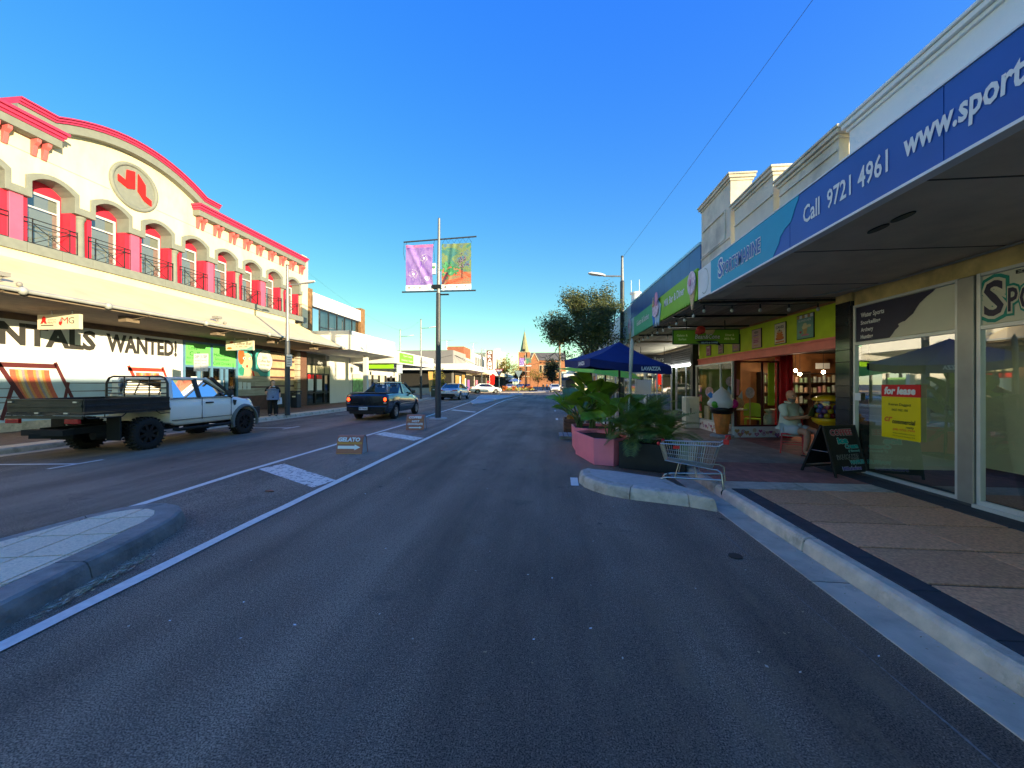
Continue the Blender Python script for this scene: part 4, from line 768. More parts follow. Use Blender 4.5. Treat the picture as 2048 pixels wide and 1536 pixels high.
part('notice',YH,PRINTW,lambda b:[b.box(-16.468,19.02+i*.3,1.3,-16.455,19.26+i*.3,1.72-.02*i) for i in range(3)])
# striped stone return with a dark low wall
box('back_wall',YH,BLACK,-17.2,21.37,.13,-16.72,24.3,3.6)
z=1.02; i=0
while z<3.5:
    for j in range(2): box('stone_slab',YH,M('tan_stone_slab',(.50,.36,.21),.7,var=.15,scale=3,rnd=.1),-16.71,21.40+j*1.2,z,-16.62,21.40+j*1.2+1.19,min(z+.40,3.55))
    z+=.52
box('dark_strip',YH,MAR,-16.71,21.38,1.0,-16.66,23.8,3.56)
part('pillar',YH,STN,lambda b:[b.box(-16.7,23.82,.9+i*.4,-16.44,24.12,.9+i*.4+.37) for i in range(7)]); part('pillar',YH,M('brown_brick_pier',(.17,.085,.06),.85,var=.3,scale=14),lambda b:b.box(-16.75,24.15,.13,-16.42,24.75,3.78))
# hanging signs under the awning
def hang(label,x0,x1,y,z0,z1,draw,name='hanging_sign'):
    t=thing(name,label,'sign',((x0+x1)/2,y,z0)); box('board',t,M('cream_sign_board',(.66,.60,.44),.5,var=.05),x0,y-.05,z0,x1,y+.05,z1)
    part('hanger',t,STEEL,lambda b:[b.cyl((x,y,z1),(x,y,3.8),.02,n=6) for x in (x0+.3*(x1-x0),x1-.2*(x1-x0))]); draw(t,(x0,y-.05,z0))
def mg(t,o):
    text('lettering',t,LOGO,'M',(o[0]+.82,o[1],o[2]+.16),FR,UP,.22,.19,bold=-.005); text('lettering',t,PRINTK,'G',(o[0]+1.06,o[1],o[2]+.16),FR,UP,.19,.19,bold=-.005)
    b=MB().mat(LOGO); flat(b,circ(.22,.30,.07,.09),o,FR,UP,.003); flat(b,[(.1,.16),(.17,.29),(.27,.29),(.33,.16),(.25,.17),(.22,.22),(.18,.17)],o,FR,UP,.004); flat(b,[(.73,.14),(.82,.10),(.82,.22),(.73,.22)],o,FR,UP,.003); b.mat(TXG); flat(b,[(.12,.10),(.55,.10),(.55,.13),(.12,.13)],o,FR,UP,.003); b.mat(SLT); flat(b,[(.75,.22),(.81,.22),(.79,.36)],o,FR,UP,.003); b.build('emblem',t,fix=False)
    text('lettering',t,LOGO,'REALTY',(o[0]+.36,o[1],o[2]+.17),FR,UP,.28,.06,bold=0); text('lettering',t,TXG,'JESSICA',(o[0]+.36,o[1],o[2]+.25),FR,UP,.28,.05,bold=0)
hang('cream hanging sign with red emblem and letters MG above the beach mural',-15.3,-13.9,10.2,3.24,3.68,mg)
def cbar(t,o):
    b=MB().mat(M('mural_teal2',(.20,.42,.38),.5)); flat(b,[(.5,.0),(1.4,0),(1.4,.2)],o,FR,UP,.001); b.mat(M('sign_cream_oval',(.70,.66,.46),.5)); flat(b,circ(.82,.28,.52,.22),o,FR,UP,.002); b.mat(ORG); flat(b,circ(.18,.10,.13,.05),o,FR,UP,.002); b.mat(HRD); flat(b,circ(.3,.38,.10,.06),o,FR,UP,.002); b.build('emblem',t,fix=False)
    text('lettering',t,PRINTK,'Coffee Bar',(o[0]+.42,o[1],o[2]+.25),FR,UP,.92,.15,bold=.0); text('lettering',t,PRINTK,'Ph. 9791 2089',(o[0]+.52,o[1],o[2]+.13),FR,UP,.6,.07,bold=0)
hang('cream and teal coffee bar hanging sign above the blue framed doors',-15.5,-14.1,17.2,3.22,3.70,cbar)

# ---------------------------------------------------------------- white building with brick piers
WB=thing('white_building','white modern building with strip windows between brick piers and box canopy','building',(-16.5,28.7,.13))
BRK=M('brown_brick',(.30,.16,.07),.85,var=.25,scale=5); t_=BRK.node_tree; bx=t_.nodes.new('ShaderNodeTexBrick'); bx.inputs['Scale'].default_value=5; bx.inputs['Color1'].default_value=(1,1,1,1); bx.inputs['Color2'].default_value=(.6,.6,.6,1); bx.inputs['Mortar'].default_value=(.8,.8,.75,1)
tc_=t_.nodes.new('ShaderNodeTexCoord'); mp_=t_.nodes.new('ShaderNodeMapping'); mp_.inputs['Rotation'].default_value=(R(90),0,R(90)); t_.links.new(tc_.outputs['Object'],mp_.inputs[0]); t_.links.new(mp_.outputs[0],bx.inputs[0]); p_=t_.nodes['Principled BSDF']; s_=p_.inputs['Base Color'].links[0].from_socket; mm_=t_.nodes.new('ShaderNodeMix'); mm_.data_type='RGBA'; mm_.blend_type='MULTIPLY'; mm_.inputs[0].default_value=1; t_.links.new(s_,mm_.inputs[6]); t_.links.new(bx.outputs[0],mm_.inputs[7]); t_.links.new(mm_.outputs[2],p_.inputs['Base Color'])
BWT=M('building_white',(.72,.71,.67),.7,var=.03,scale=1)
box('brick_pier',WB,BRK,-17.2,24.99,3.9,-16.40,25.38,8.2); box('brick_pier',WB,BRK,-17.2,32.32,3.9,-16.40,33.05,8.25)
box('white_band',WB,BWT,-17.2,25.381,7.06,-16.42,32.319,8.02); box('core',WB,BWT,-26,25.0,.1,-17.3,33.0,7.9)
SBG=M('reflective_blue_glass',(.05,.10,.16),.08,.0,spec=1.0,coat=.5,var=.3,scale=.6); NVF=M('navy_window_frame',(.02,.025,.035),.4)
for i in range(6):
    y0=25.39+i*1.155; f=part('window',WB,NVF,lambda b:(b.box(-16.7,y0,5.05,-16.6,y0+.08,7.05),b.box(-16.7,y0+.08,6.98,-16.6,y0+1.15,7.05),b.box(-16.7,y0+.08,5.05,-16.6,y0+1.15,5.14)))
    part('pane',f,glass('strip_glass',(.35,.45,.5),1.3,.12),lambda b:b.poly([(-16.65,y0+.08,5.14),(-16.65,y0+1.15,5.14),(-16.65,y0+1.15,6.98),(-16.65,y0+.08,6.98)]))
    if i in (1,4,5): part('transom',f,NVF,lambda b:b.box(-16.69,y0+.08,5.72,-16.61,y0+1.15,5.79))
box('inner_blind',WB,M('dim_blind',(.3,.33,.36),.8),-17.1,25.4,5.05,-17.0,32.3,7.05)
box('canopy',WB,BWT,-16.49,23.45,3.80,-12.6,30.55,5.02,bevel=.02); box('canopy_flashing',WB,M('thin_grey_trim',(.3,.3,.28),.5),-12.66,23.40,3.80,-12.58,23.449,5.04)
part('column',WB,BWT,lambda b:(b.box(-14.15,28.2,.13,-13.85,28.5,3.80),))
part('wall',WB,BWT,lambda b:(b.box(-16.7,27.6,.13,-16.5,30.5,3.8),b.box(-16.7,24.8,3.72,-16.5,27.6,3.8)))
box('header',WB,BLACK,-16.6,24.78,2.95,-16.42,27.0,3.715); text('lettering',WB,PRINTW,'dan',(-16.415,26.0,3.02),LL,UP,.55,.24,bold=0)
part('door_frame',WB,BLACK,lambda b:[b.box(-16.6,y,.13,-16.46,y+.1,2.94) for y in (24.8,25.75,26.85,27.5)]+[b.box(-16.6,24.85,z,-16.47,27.55,z+.1) for z in (.13,.95,2.25)])
part('pane',WB,DGL,lambda b:b.poly([(-16.53,24.8,.13),(-16.53,27.55,.13),(-16.53,27.55,2.3),(-16.53,24.8,2.3)])); box('transom_panel',WB,M('olive_panel',(.40,.38,.26),.6),-16.58,24.9,2.36,-16.47,27.5,2.9); box('inner_wall',WB,M('green_grey_room',(.35,.40,.34),.9),-17.29,24.8,.1,-17.1,27.6,3.7)
for y,s in ((24.95,0),(25.95,1)): part('lease_poster',WB,PRINTW,lambda b:b.box(-16.455,y,1.15,-16.445,y+.6,1.95)); part('lease_poster_head',WB,RED,lambda b:b.box(-16.454,y-.02,1.951,-16.443,y+.62,2.25))
# green signed shop
GS=thing('agency_shop','low white shop with bright green sign on its canopy','shop',(-16.5,35.8,.13))
box('canopy',GS,BWT,-16.49,30.6,3.32,-12.6,41.2,4.36,bevel=.02); box('upper_wall',GS,BWT,-26,30.6,.1,-17.1,41.0,4.3)
box('sign_panel',GS,M('agency_green',(.17,.60,.03),.5,var=.03),-12.598,31.5,3.42,-12.585,34.9,4.26); 
text('lettering',GS,M('pale_green_print',(.55,.78,.42),.5),'Tyson Cooper',(-12.58,32.3,3.92),LL,UP,2.2,.22,bold=.02); text('lettering',GS,M('pale_green_print',(.55,.78,.42),.5),'Accounting + Taxation',(-12.58,31.9,3.55),LL,UP,2.8,.22,bold=.02)
text('lettering',GS,TXG,'KINSMAN',(-12.595,36.6,3.62),LL,UP,2.6,.36,bold=-.01); box('joint',GS,ALUG,-12.598,36.1,3.34,-12.59,36.14,4.34)
part('blade_sign',GS,LIME,lambda b:b.prism([(-15.2,31.2,3.28),(-13.0,31.2,3.28),(-13.0,31.2,2.9),(-15.2,31.2,2.9)],(0,.06,0)))
part('wall',GS,BWT,lambda b:(b.box(-16.7,30.55,.13,-16.5,31.0,3.3),b.box(-16.7,33.4,.13,-16.5,33.7,3.3),b.box(-16.7,31.0,2.45,-16.5,41,3.3),b.box(-16.7,40.6,.13,-16.5,41,2.45),b.box(-17.1,30.6,.13,-16.72,41.1,.3)))
part('pane',GS,DGL,lambda b:b.poly([(-16.6,31,.13),(-16.6,40.6,.13),(-16.6,40.6,2.45),(-16.6,31,2.45)])); box('inner_wall',GS,M('clutter_interior',(.20,.15,.12),.8,var=.9,scale=2.5),-17.09,31,.31,-17.0,40.9,3.2)
box('window_print',GS,M('green_window_print',(.25,.5,.2),.5,var=.5,scale=3),-16.59,31.1,.9,-16.57,33.3,2.1)
part('mullion',GS,BLACK,lambda b:[b.box(-16.62,y,.13,-16.5,y+.08,2.44) for y in (31.02,33.3,34.9,36.3,37.8,39.2)])
# ---------------------------------------------------------------- across the side street and beyond
GRW=M('grey_render',(.20,.19,.185),.85,var=.05,scale=.8); GRL=M('light_grey_render',(.34,.32,.30),.85,var=.05,scale=.8); CRY=M('far_cream',(.74,.66,.46),.8,var=.05)
setting('left_far_footpath',PAVG,lambda b:b.box(-40,57.0,-.01,-12.2,150,.12)); setting('right_far_footpath',PAVG,lambda b:b.box(2.6,88,-.01,30,150,.12))
GB=thing('grey_building','grey corner building with white awning around its corner','building',(-20,65,.12))
part('wall',GB,GRW,lambda b:b.box(-30,60,.1,-15.2,69,7.0)); part('side_wall',GB,GRL,lambda b:b.box(-15.199,60.0,4.0,-15.1,69,6.98))
part('awning',GB,BWT,lambda b:(b.prism([(-27,57,3.75),(-12.0,57,3.75),(-12.0,74,3.75),(-15.05,74,3.75),(-15.05,59.95,3.75),(-27,59.95,3.75)],(0,0,.95))),bevel=.04)
text('lettering',GB,M('grey_script',(.4,.4,.36),.5),'Love Me',(-11.99,62.2,4.0),LL,UP,5,.55,bold=0,shear=.3)
b=MB().mat(TXG); flat(b,heart(68.6,4.25,.5),(-11.99,0,0),LL,UP); b.build('heart_print',GB)
part('stay',GB,BLACK,lambda b:(b.bar((-15.0,60.2,6.2),(-12.3,60.2,4.7),.06),b.bar((-15.3,59.9,6.2),(-20.5,57.6,4.7),.06),b.bar((-15.0,61,6.2),(-12.3,68,4.7),.06)))
part('shopfront',GB,DARK,lambda b:(b.box(-15.09,60.5,.2,-15.0,69,3.7),b.box(-24,59.9,.9,-15.4,59.99,3.7)))
part('display',GB,M('warm_shop_display',(.45,.26,.08),.6,var=.5,scale=1),lambda b:(b.box(-15.0,60.8,.4,-14.9,63,3.0),b.box(-15.0,65.5,.3,-14.9,67.3,3.2))); part('display',GB,PRINTW,lambda b:(b.box(-15.0,63.6,.4,-14.9,64.3,2.9),b.box(-15.0,67.7,.3,-14.9,68.3,2.6)))
box('low_wall',GB,GRL,-24,59.6,.12,-15.5,59.89,1.0)
SR=[('cream_shop','cream shop with red brick upper storey between the grey and white buildings',69.1,77,6.4,CRY),('white_shop','white parapet shop behind the tall vertical sign',77.2,92,7.9,BWT),('bakery_shop','low white shop between the vertical sign and the old theatre',92.2,104,6.2,CRY)]
for nm,lab,y0,y1,h,mt in SR:
    t=thing(nm,lab,'shop',(-15.2,(y0+y1)/2,.12)); part('wall',t,mt,lambda b:b.box(-28,y0,.1,-15.15,y1,h))
    part('awning',t,mt if nm!='white_shop' else BWT,lambda b:b.box(-15.14,y0+(5 if nm=='cream_shop' else 0),3.5,-12.0,y1,4.4)); part('shopfront',t,DARK,lambda b:b.box(-15.14,y0+.4,.3,-15.05,y1-.4,3.3)); part('display',t,random.choice(cols),lambda b:b.box(-15.04,y0+1,.4,-15.0,y0+3,2.4))
    part('window',t,M('far_window',(.06,.07,.09),.2),lambda b:[b.box(-15.14,y0+1.2+i*2.4,4.9,-15.1,y0+2.6+i*2.4,h-.7) for i in range(int((y1-y0-1)/2.4))]) if nm!='cream_shop' else part('upper_storey',t,M('far_red_brick',(.35,.12,.06),.85,var=.15,scale=2),lambda b:b.box(-19,70.5,6.41,-15.8,76.6,8.6))
VS=thing('vertical_sign','tall narrow vertical sign standing out from the white far shop','sign',(-13.4,86,4.4))
box('panel',VS,BWT,-14.2,85.9,3.4,-12.4,86.1,8.9); part('letter_panel',VS,M('sign_brown',(.16,.06,.04),.5),lambda b:b.box(-14.0,85.85,4.8,-12.6,85.895,9.2))
for i,s in enumerate('GRAIN'): text('lettering',VS,PRINTW,s,(-13.75,85.85,8.35-i*.86),FR,UP,.9,.7,bold=.04)
TH=thing('old_theatre','cream art deco theatre front with stepped fins','building',(-15.2,118,.12))
part('wall',TH,CRY,lambda b:(b.box(-30,104.3,.1,-15.2,135,8.5),b.box(-30,106,8.51,-15.6,110,10.3))); part('fin',TH,M('theatre_light',(.8,.76,.6),.8),lambda b:[b.box(-15.7,y,3.5,-14.7,y+2.2,z) for y,z in ((105,9.6),(109.5,11.6),(114,12.2),(118.5,11.6),(123,10.8),(128,12.2))])
part('awning',TH,BWT,lambda b:b.box(-15.19,104.3,3.6,-12,135,4.4)); part('window',TH,M('far_window',(.06,.07,.09),.2),lambda b:[b.box(-15.19,y,5.2,-15.12,y+1.6,8) for y in (107.5,112,116.5,121,126)])
part('shopfront',TH,DARK,lambda b:b.box(-15.19,105,.3,-15.05,134,3.4))
# far left and right rows
for i,(nm,lab,x0,x1,y0,y1,h,mt) in enumerate((('far_shop','white low shop beyond the theatre on the left',-30,-16,136,160,6.2,BWT),('far_shop','grey gabled shop farthest along the left side',-34,-18,161,190,6.0,GRL),('far_shop','pale shop with blue awning on the right beyond the roundabout',6.5,20,118,150,6.0,BWT),('far_shop','cream shop at the right corner past the roundabout',6.0,22,90,117,7.0,CRY),('far_shop','tan shop at the right end of the street before the church',5,24,151,200,6.4,CRY))):
    t=thing(nm,lab,'shop',((x0+x1)/2,(y0+y1)/2,.12)); part('wall',t,mt,lambda b:b.box(x0,y0,-.02,x1,y1,h)); fx=x1 if x0<0 else x0; s=1 if x0<0 else -1
    part('awning',t,[BWT,GRL,BLP,BWT,ORG][i],lambda b:b.box(fx+.01*s,y0,3.2,fx+2.6*s,y1,3.9)); part('shopfront',t,DARK,lambda b:b.box(fx+.01*s,y0+.5,.3,fx+.06*s,y1-.5,3.0)); part('end_window',t,M('far_window',(.06,.07,.09),.2),lambda b:b.box(x0+2,y0-.05,.6,x1-3,y0-.01,2.8))
# church
CH=thing('church','red brick church with tall spire closing the street','church',(-6,235,0))
CBR=M('church_brick',(.38,.16,.075),.85,var=.2,scale=.6,stretch=(1,1,8)); STO=M('church_stone',(.62,.50,.34),.8); SLA=M('church_slate_roof',(.17,.155,.13),.7,var=.15,scale=.5)
tw=part('tower',CH,CBR,lambda b:(b.box(-18.2,230,0,-16.6,236.8,20.6),b.box(-13.0,230,0,-11.4,236.8,20.6),b.box(-16.6,230.5,0,-13.0,236.3,20.4)))
part('belfry_opening',tw,DARK,lambda b:b.box(-14.6,230.3,15.8,-13.4,230.49,18.8)); part('string_course',tw,STO,lambda b:[b.box(-18.3,229.9,z,-11.3,230.0,z+.25) for z in (6,9,12,15,17.5,20.6)])
sp=part('spire',CH,M('spire_copper',(.28,.27,.15),.7,var=.1,scale=.5),lambda b:b.loft([[(-14.8+3.1*f*cos(a),233.4+3.1*f*sin(a),20.6+z) for a in [pi/8+2*pi*i/8 for i in range(8)]] for f,z in ((1,0),(.80,2.0),(.05,13))],smooth=False)); part('spire_tip',sp,M('spire_tip_blue',(.05,.2,.4),.4),lambda b:b.cyl((-14.8,233.4,32.5),(-14.8,233.4,35.6),.3,.03,n=6)); part('louvre',sp,DARK,lambda b:b.box(-15.3,230.3,21.0,-14.3,231.2,22.6))
nv=part('nave',CH,CBR,lambda b:b.box(-11.39,231,0,10,246,15.6)); part('roof',CH,SLA,lambda b:b.prism([(-11.3,230.4,15.7),(-11.3,238.5,21.0),(-11.3,246.6,15.7)],(21.4,0,0)))
part('gable',CH,CBR,lambda b:(b.prism([(-11.2,230.2,0),(-6.2,230.2,0),(-6.2,230.2,15.2),(-8.7,230.2,20.0),(-11.2,230.2,15.2)],(0,.7,0)))); part('gable_trim',CH,STO,lambda b:(b.bar((-8.7,230.1,20.3),(-6.0,230.1,15.2),.4),b.bar((-8.7,230.1,20.3),(-11.3,230.1,15.2),.4)))
for i in range(5): w=part('window',CH,STO,lambda b:b.box(-5.9+i*2.6,230.8,8.2,-3.9+i*2.6,230.99,13.0)); part('pane',w,DARK,lambda b:b.box(-5.55+i*2.6,230.7,8.5,-4.25+i*2.6,230.79,12.7))
part('roof_vent',CH,DARK,lambda b:[b.box(-5.4+i*2.6,230.6,14.0,-4.5+i*2.6,230.98,14.6) for i in range(5)])
# roof antennas
def antenna(label,x,y,z,h,n=5):
    t=thing('tv_antenna',label,'antenna',(x,y,z),group='rooftop antennas'); part('mast',t,STEEL,lambda b:b.cyl((x,y,z),(x,y,z+h),.03,n=5)); part('boom',t,STEEL,lambda b:(b.bar((x-1.2,y,z+h),(x+1.2,y,z+h),.04),[b.bar((x-1.0+i*.45,y-.5,z+h),(x-1.0+i*.45,y+.5,z+h),.025) for i in range(n)]))
antenna('tv antenna on the roof of the grey corner building',-17,63,7.0,1.9)
antenna('tv antenna above the roof of the white parapet shop by the vertical sign',-17.5,88,7.9,3.2)
MST=thing('roof_mast','white roof tank with two whip aerials over the blue cladding','mast',(3.6,16.5,3.6))
part('mast',MST,STEEL,lambda b:b.cyl((3.6,16.5,3.6),(3.6,16.5,5.0),.05)); part('tank',MST,WHITE,lambda b:(b.cyl((3.6,16.5,5.0),(3.6,16.5,5.35),.17,n=14),b.cyl((3.6,16.5,5.35),(3.6,16.5,5.42),.23,n=14))); part('aerial',MST,WHITE,lambda b:(b.cyl((3.42,16.5,5.42),(3.42,16.5,5.95),.012,n=5),b.cyl((3.75,16.5,5.42),(3.75,16.5,5.95),.012,n=5)))
# ---------------------------------------------------------------- vehicles
CGL=glass('car_glass',(.30,.36,.38),1.1,.07); CGC=glass('car_glass_clear',(.62,.68,.68),1.1,.06); TRIM=M('black_plastic_trim',(.02,.02,.022),.5,var=.2); SEAT=M('seat_cloth',(.03,.03,.032),.9)
RIM=M('alloy_rim',(.42,.43,.45),.3,.8,var=.1); RIMK=M('black_rim',(.018,.018,.02),.35,.4); UND=M('underbody_black',(.01,.01,.01),.8); PLATE=M('number_plate',(.72,.74,.78),.4); LAMPR=M('tail_lamp_red',(.35,.01,.008),.15,spec=.8); LAMPC=M('head_lamp_clear',(.7,.72,.75),.12,.2,spec=.8)
BRAKE=emit('lit_brake_lamp',(1.0,.035,.006),.9)
def lerp(keys,y):
    if y<=keys[0][0]: return keys[0][1:]
    for a,b in zip(keys[:-1],keys[1:]):
        if y<=b[0]:
            t=(y-a[0])/(b[0]-a[0]); t=t*t*(3-2*t) if (len(a)>0) else t
            return tuple(p+(q-p)*t for p,q in zip(a[1:],b[1:]))
    return keys[-1][1:]
def car_body(root,mat,keys,arches,zb=.30,name='body',fill=True):
    """keys: (y, top z, half width at belt, half width at waist, half width at sill)"""
    y0,y1=keys[0][0],keys[-1][0]; ys=set()
    n=int((y1-y0)/.09)
    for i in range(n+1): ys.add(round(y0+(y1-y0)*i/n,4))
    for yw,r,zc in arches:
        for i in range(17): ys.add(round(yw+r*cos(pi*i/16),4))
    rings=[]
    for y in sorted(ys):
        zt,wt,wm,ws=lerp(keys,y); z0=zb
        for yw,r,zc in arches:
            d=abs(y-yw)
            if d<=r+1e-6: z0=max(z0,min(zt-.10,zc+math.sqrt(max(0,r*r-d*d))))
        e=min(y-y0,y1-y); z0=z0+max(0,.10-e*.5); h=zt-zb
        def wz(z):
            f=(z-zb)/h; return ws+(wm-ws)*min(1,f/.5) if f<.5 else wm+(wt-wm)*((f-.5)/.5)**1.6
        zs=[z0,z0+.02]+[z0+.02+(zt-.045-z0-.02)*k for k in (.33,.66,1)]
        R_=[(wz(z)-(.03 if i==0 else 0),z) for i,z in enumerate(zs)]+[(wt-.055,zt),(wt*.55,zt+.012),(0,zt+.018)]
        rings.append([(x,y,z) for x,z in R_]+[(-x,y,z) for x,z in R_[-2::-1]])
    b=MB().mat(mat); b.loft(rings); o=b.build(name,root,local=True)
    return o
def wheel(root,x,y,r,w,rim=RIM,spokes=5,knob=False,rr=.62):
    s=1 if x>0 else -1; b=MB().mat(TYRE)
    pf=[(r*rr,-w*.42),(r*.90,-w*.5),(r*.98,-w*.40),(r,-w*.2),(r,w*.2),(r*.98,w*.40),(r*.90,w*.5),(r*rr,w*.42)]
    n=32; b.loft([[(x+d*s,y+q*cos(2*pi*k/n),r+q*sin(2*pi*k/n)) for k in range(n)] for q,d in pf],caps=False)
    if knob:
        for k in range(28):
            a=2*pi*k/28
            for d in (-.36,.0,.36):
                aa=a+(.11 if d==0 else 0); c=(x+d*w*s,y+(r+.004)*cos(aa),r+(r+.004)*sin(aa)); b.bar((c[0]-w*.13,c[1],c[2]),(c[0]+w*.13,c[1],c[2]),.028,.05,up=(0,cos(aa),sin(aa)))
    t=b.build('tyre',root,local=True)
    c=MB().mat(rim); q=r*rr; xo=x+s*w*.30
    c.loft([[(x+s*w*f,y+q*g*cos(2*pi*k/24),r+q*g*sin(2*pi*k/24)) for k in range(24)] for f,g in ((.44,1.0),(.46,.93),(.30,.90),(.05,.88))],caps=False)
    for k in range(spokes): a=2*pi*k/spokes+.3; c.bar((xo+s*w*.06,y,r),(xo+s*.02,y+q*.92*cos(a),r+q*.92*sin(a)),q*.26,.03,up=(1,0,0))
    c.cyl((xo,y,r),(xo+s*w*.12,y,r),q*.22,n=12); c.mat(UND).cyl((x,y,r),(x+s*.01,y,r),q*.9,n=20); c.build('rim',t,local=True)
def greenhouse(root,mat,zb,zr,A0,A1,C1,C0,wb,wt,B=(),pw=.075,rear_wide=0,gl=CGL,interior=True,crown=.035):
    P=lambda y,w,z,s:(s*w,y,z)
    b=MB().mat(mat); rings=[]
    for i in range(9):
        t=i/8; y=C1+(A1-C1)*t; e=.03*(1-(2*t-1)**4); w=wt+.01
        rings.append([(-w,y,zr-.03),(-w,y,zr-.005),(-w*.8,y,zr+e),(0,y,zr+e+crown*.4),(w*.8,y,zr+e),(w,y,zr-.005),(w,y,zr-.03),(0,y,zr-.03)])
    b.loft(rings); b.build('roof',root,local=True)
    b=MB().mat(mat)
    for s in (-1,1):
        b.bar(P(A0,wb,zb-.02,s),P(A1,wt,zr,s),pw,pw*.8,up=(s,0,0)); b.bar(P(C0,wb,zb-.02,s),P(C1,wt,zr,s),pw*1.2,pw,up=(s,0,0))
        if rear_wide: b.prism([P(C0,wb-.01,zb-.02,s),P(C1,wt-.005,zr-.01,s),P(C1+rear_wide*.75,wt-.005,zr-.01,s),P(C0+rear_wide*1.25,wb-.01,zb-.02,s)],(-s*.03,0,0))
        b.bar(P(A1,wt,zr-.015,s),P(C1,wt,zr-.015,s),.05,.05)
    b.bar(P(A1,wt,zr-.01,1),P(A1,wt,zr-.01,-1),.05,.05); b.bar(P(C1,wt,zr-.01,1),P(C1,wt,zr-.01,-1),.06,.05)
    b.build('pillar',root,local=True)
    for yb in B: part('pillar',root,TRIM,lambda q:[q.bar(P(yb,wb,zb-.01,s),P(yb,wt,zr-.02,s),.09,.05,up=(s,0,0)) for s in (-1,1)],local=True)
    k=.97
    part('windscreen',root,gl,lambda q:q.poly([P(A0,wb*k,zb,-1),P(A0,wb*k,zb,1),P(A1,wt*k,zr-.03,1),P(A1,wt*k,zr-.03,-1)]),local=True)
    part('rear_window',root,gl,lambda q:q.poly([P(C0,wb*k,zb,-1),P(C0,wb*k,zb,1),P(C1,wt*k,zr-.03,1),P(C1,wt*k,zr-.03,-1)]),local=True)
    for s in (-1,1): part('side_window',root,gl,lambda q:q.poly([P(A0,wb-.012,zb,s),P(A1,wt-.012,zr-.03,s),P(C1,wt-.012,zr-.03,s),P(C0,wb-.012,zb,s)]),local=True)
    if interior:
        def seats(q):
            q.box(-wb+.08,C0+.05,zb-.06,wb-.08,A0-.1,zb+.022)
            for x in (-.36,.36): ym=A1-.5*(A1-C1)-.1; q.bar((x,ym-.12,zb-.02),(x,ym-.2,zb+.26),.44,.10,up=(0,1,0)); q.bar((x,ym-.2,zb+.27),(x,ym-.22,zb+.40),.22,.07,up=(0,1,0))
            q.tube([(.36+.17*cos(a),A0-.42-.05*sin(a),zb+.06+.15*sin(a)) for a in [2*pi*i/14 for i in range(14)]],.012,5,closed=True); q.box(-wb+.1,A0-.45,zb-.02,wb-.1,A0-.12,zb+.05)
        part('interior',root,SEAT,seats,local=True)
def mirror(root,mat,x,y,z):
    for s in (-1,1): part('mirror',root,mat,lambda b:(b.bar((s*(x-.02),y,z),(s*(x+.1),y-.02,z+.05),.05),b.box(s*(x+.06),y-.06,z,s*(x+.25),y+.04,z+.15)),local=True,bevel=.015)
# --- white tray ute at the left kerb
WU=thing('tray_ute','white extended cab ute with black steel tray parked by the mural','ute',(-10.68,9.7,0))
UW=M('ute_white_paint',(.84,.81,.76),.28,var=.02,coat=.5,dirt=.12,dirtcol=(.5,.48,.42))
car_body(WU,UW,[(-.60,1.22,.86,.90,.86),(.2,1.23,.87,.92,.88),(1.1,1.24,.86,.92,.88),(1.5,1.20,.84,.92,.87),(2.1,1.12,.80,.90,.84),(2.36,.98,.74,.82,.76),(2.42,.86,.72,.78,.72)],[(1.85,.47,.42)],zb=.50)
greenhouse(WU,UW,1.235,1.76,1.42,.62,-.46,-.56,.85,.68,B=(.28,),gl=glass('ute_side_glass',(.30,.40,.46),1.2,.26,.22))
part('cab_rear',WU,UW,lambda b:(b.box(-.80,-.60,1.20,.80,-.55,1.30),b.box(-.80,-.6,1.25,-.62,-.54,1.70),b.box(.62,-.6,1.25,.80,-.54,1.70)),local=True,bevel=.01)
part('door_line',WU,TRIM,lambda b:[(b.box(s*.905,y,.62,s*.916,y+.012,1.2)) for s in (-1,1) for y in (.30,1.30)]+[b.box(s*.888,-.55,.64,s*.918,1.33,.652) for s in (-1,1)]+[b.box(s*.86,-.55,1.205,s*.902,1.4,1.212) for s in (-1,1)],local=True)
for s in (-1,1):
    part('door_handle',WU,TRIM,lambda b:b.box(s*.90,.42,1.05,s*.945,.66,1.09),local=True,bevel=.01); part('side_step',WU,UND,lambda b:(b.tube([(s*.86,-.5,.42),(s*.95,-.42,.40),(s*.95,1.22,.40),(s*.86,1.3,.42)],.045,8),),local=True)
    ar=[(s*.94,1.85+.47*cos(a),.40+.49*sin(a)) for a in [pi*i/12 for i in range(-1,14)]]
    b=MB().mat(M('flare_grey',(.12,.14,.15),.6)); b.loft([[(s*.88,y+(y-1.85)*.16,z+(z-.4)*.16),(s*.965,y+(y-1.85)*.12,z+(z-.4)*.12),(s*.975,y,z),(s*.88,y,z)] for _,y,z in ar],smooth=False); b.build('wheel_flare',WU,local=True,bevel=.01)
    part('vent',WU,TRIM,lambda b:b.prism([(s*.915,1.36,1.12),(s*.915,1.50,1.10),(s*.912,1.47,.96),(s*.914,1.41,.94)],(s*.012,0,0)),local=True)
    part('headlight',WU,LAMPC,lambda b:b.prism([(s*.79,2.02,1.10),(s*.70,2.33,.98),(s*.50,2.40,.96),(s*.52,2.37,1.05),(s*.72,2.16,1.13)],(s*.05,.02,-.01)),local=True)
part('bull_bar',WU,TRIM,lambda b:(b.box(-.86,2.36,.62,.86,2.56,.84),b.tube([(-.60,2.5,.82),(-.58,2.48,1.08),(-.48,2.46,1.14),(.48,2.46,1.14),(.58,2.48,1.08),(.60,2.5,.82)],.03,8),b.box(.60,2.2,.46,.90,2.5,.70),b.box(-.90,2.2,.46,-.60,2.5,.70)),local=True,bevel=.02)
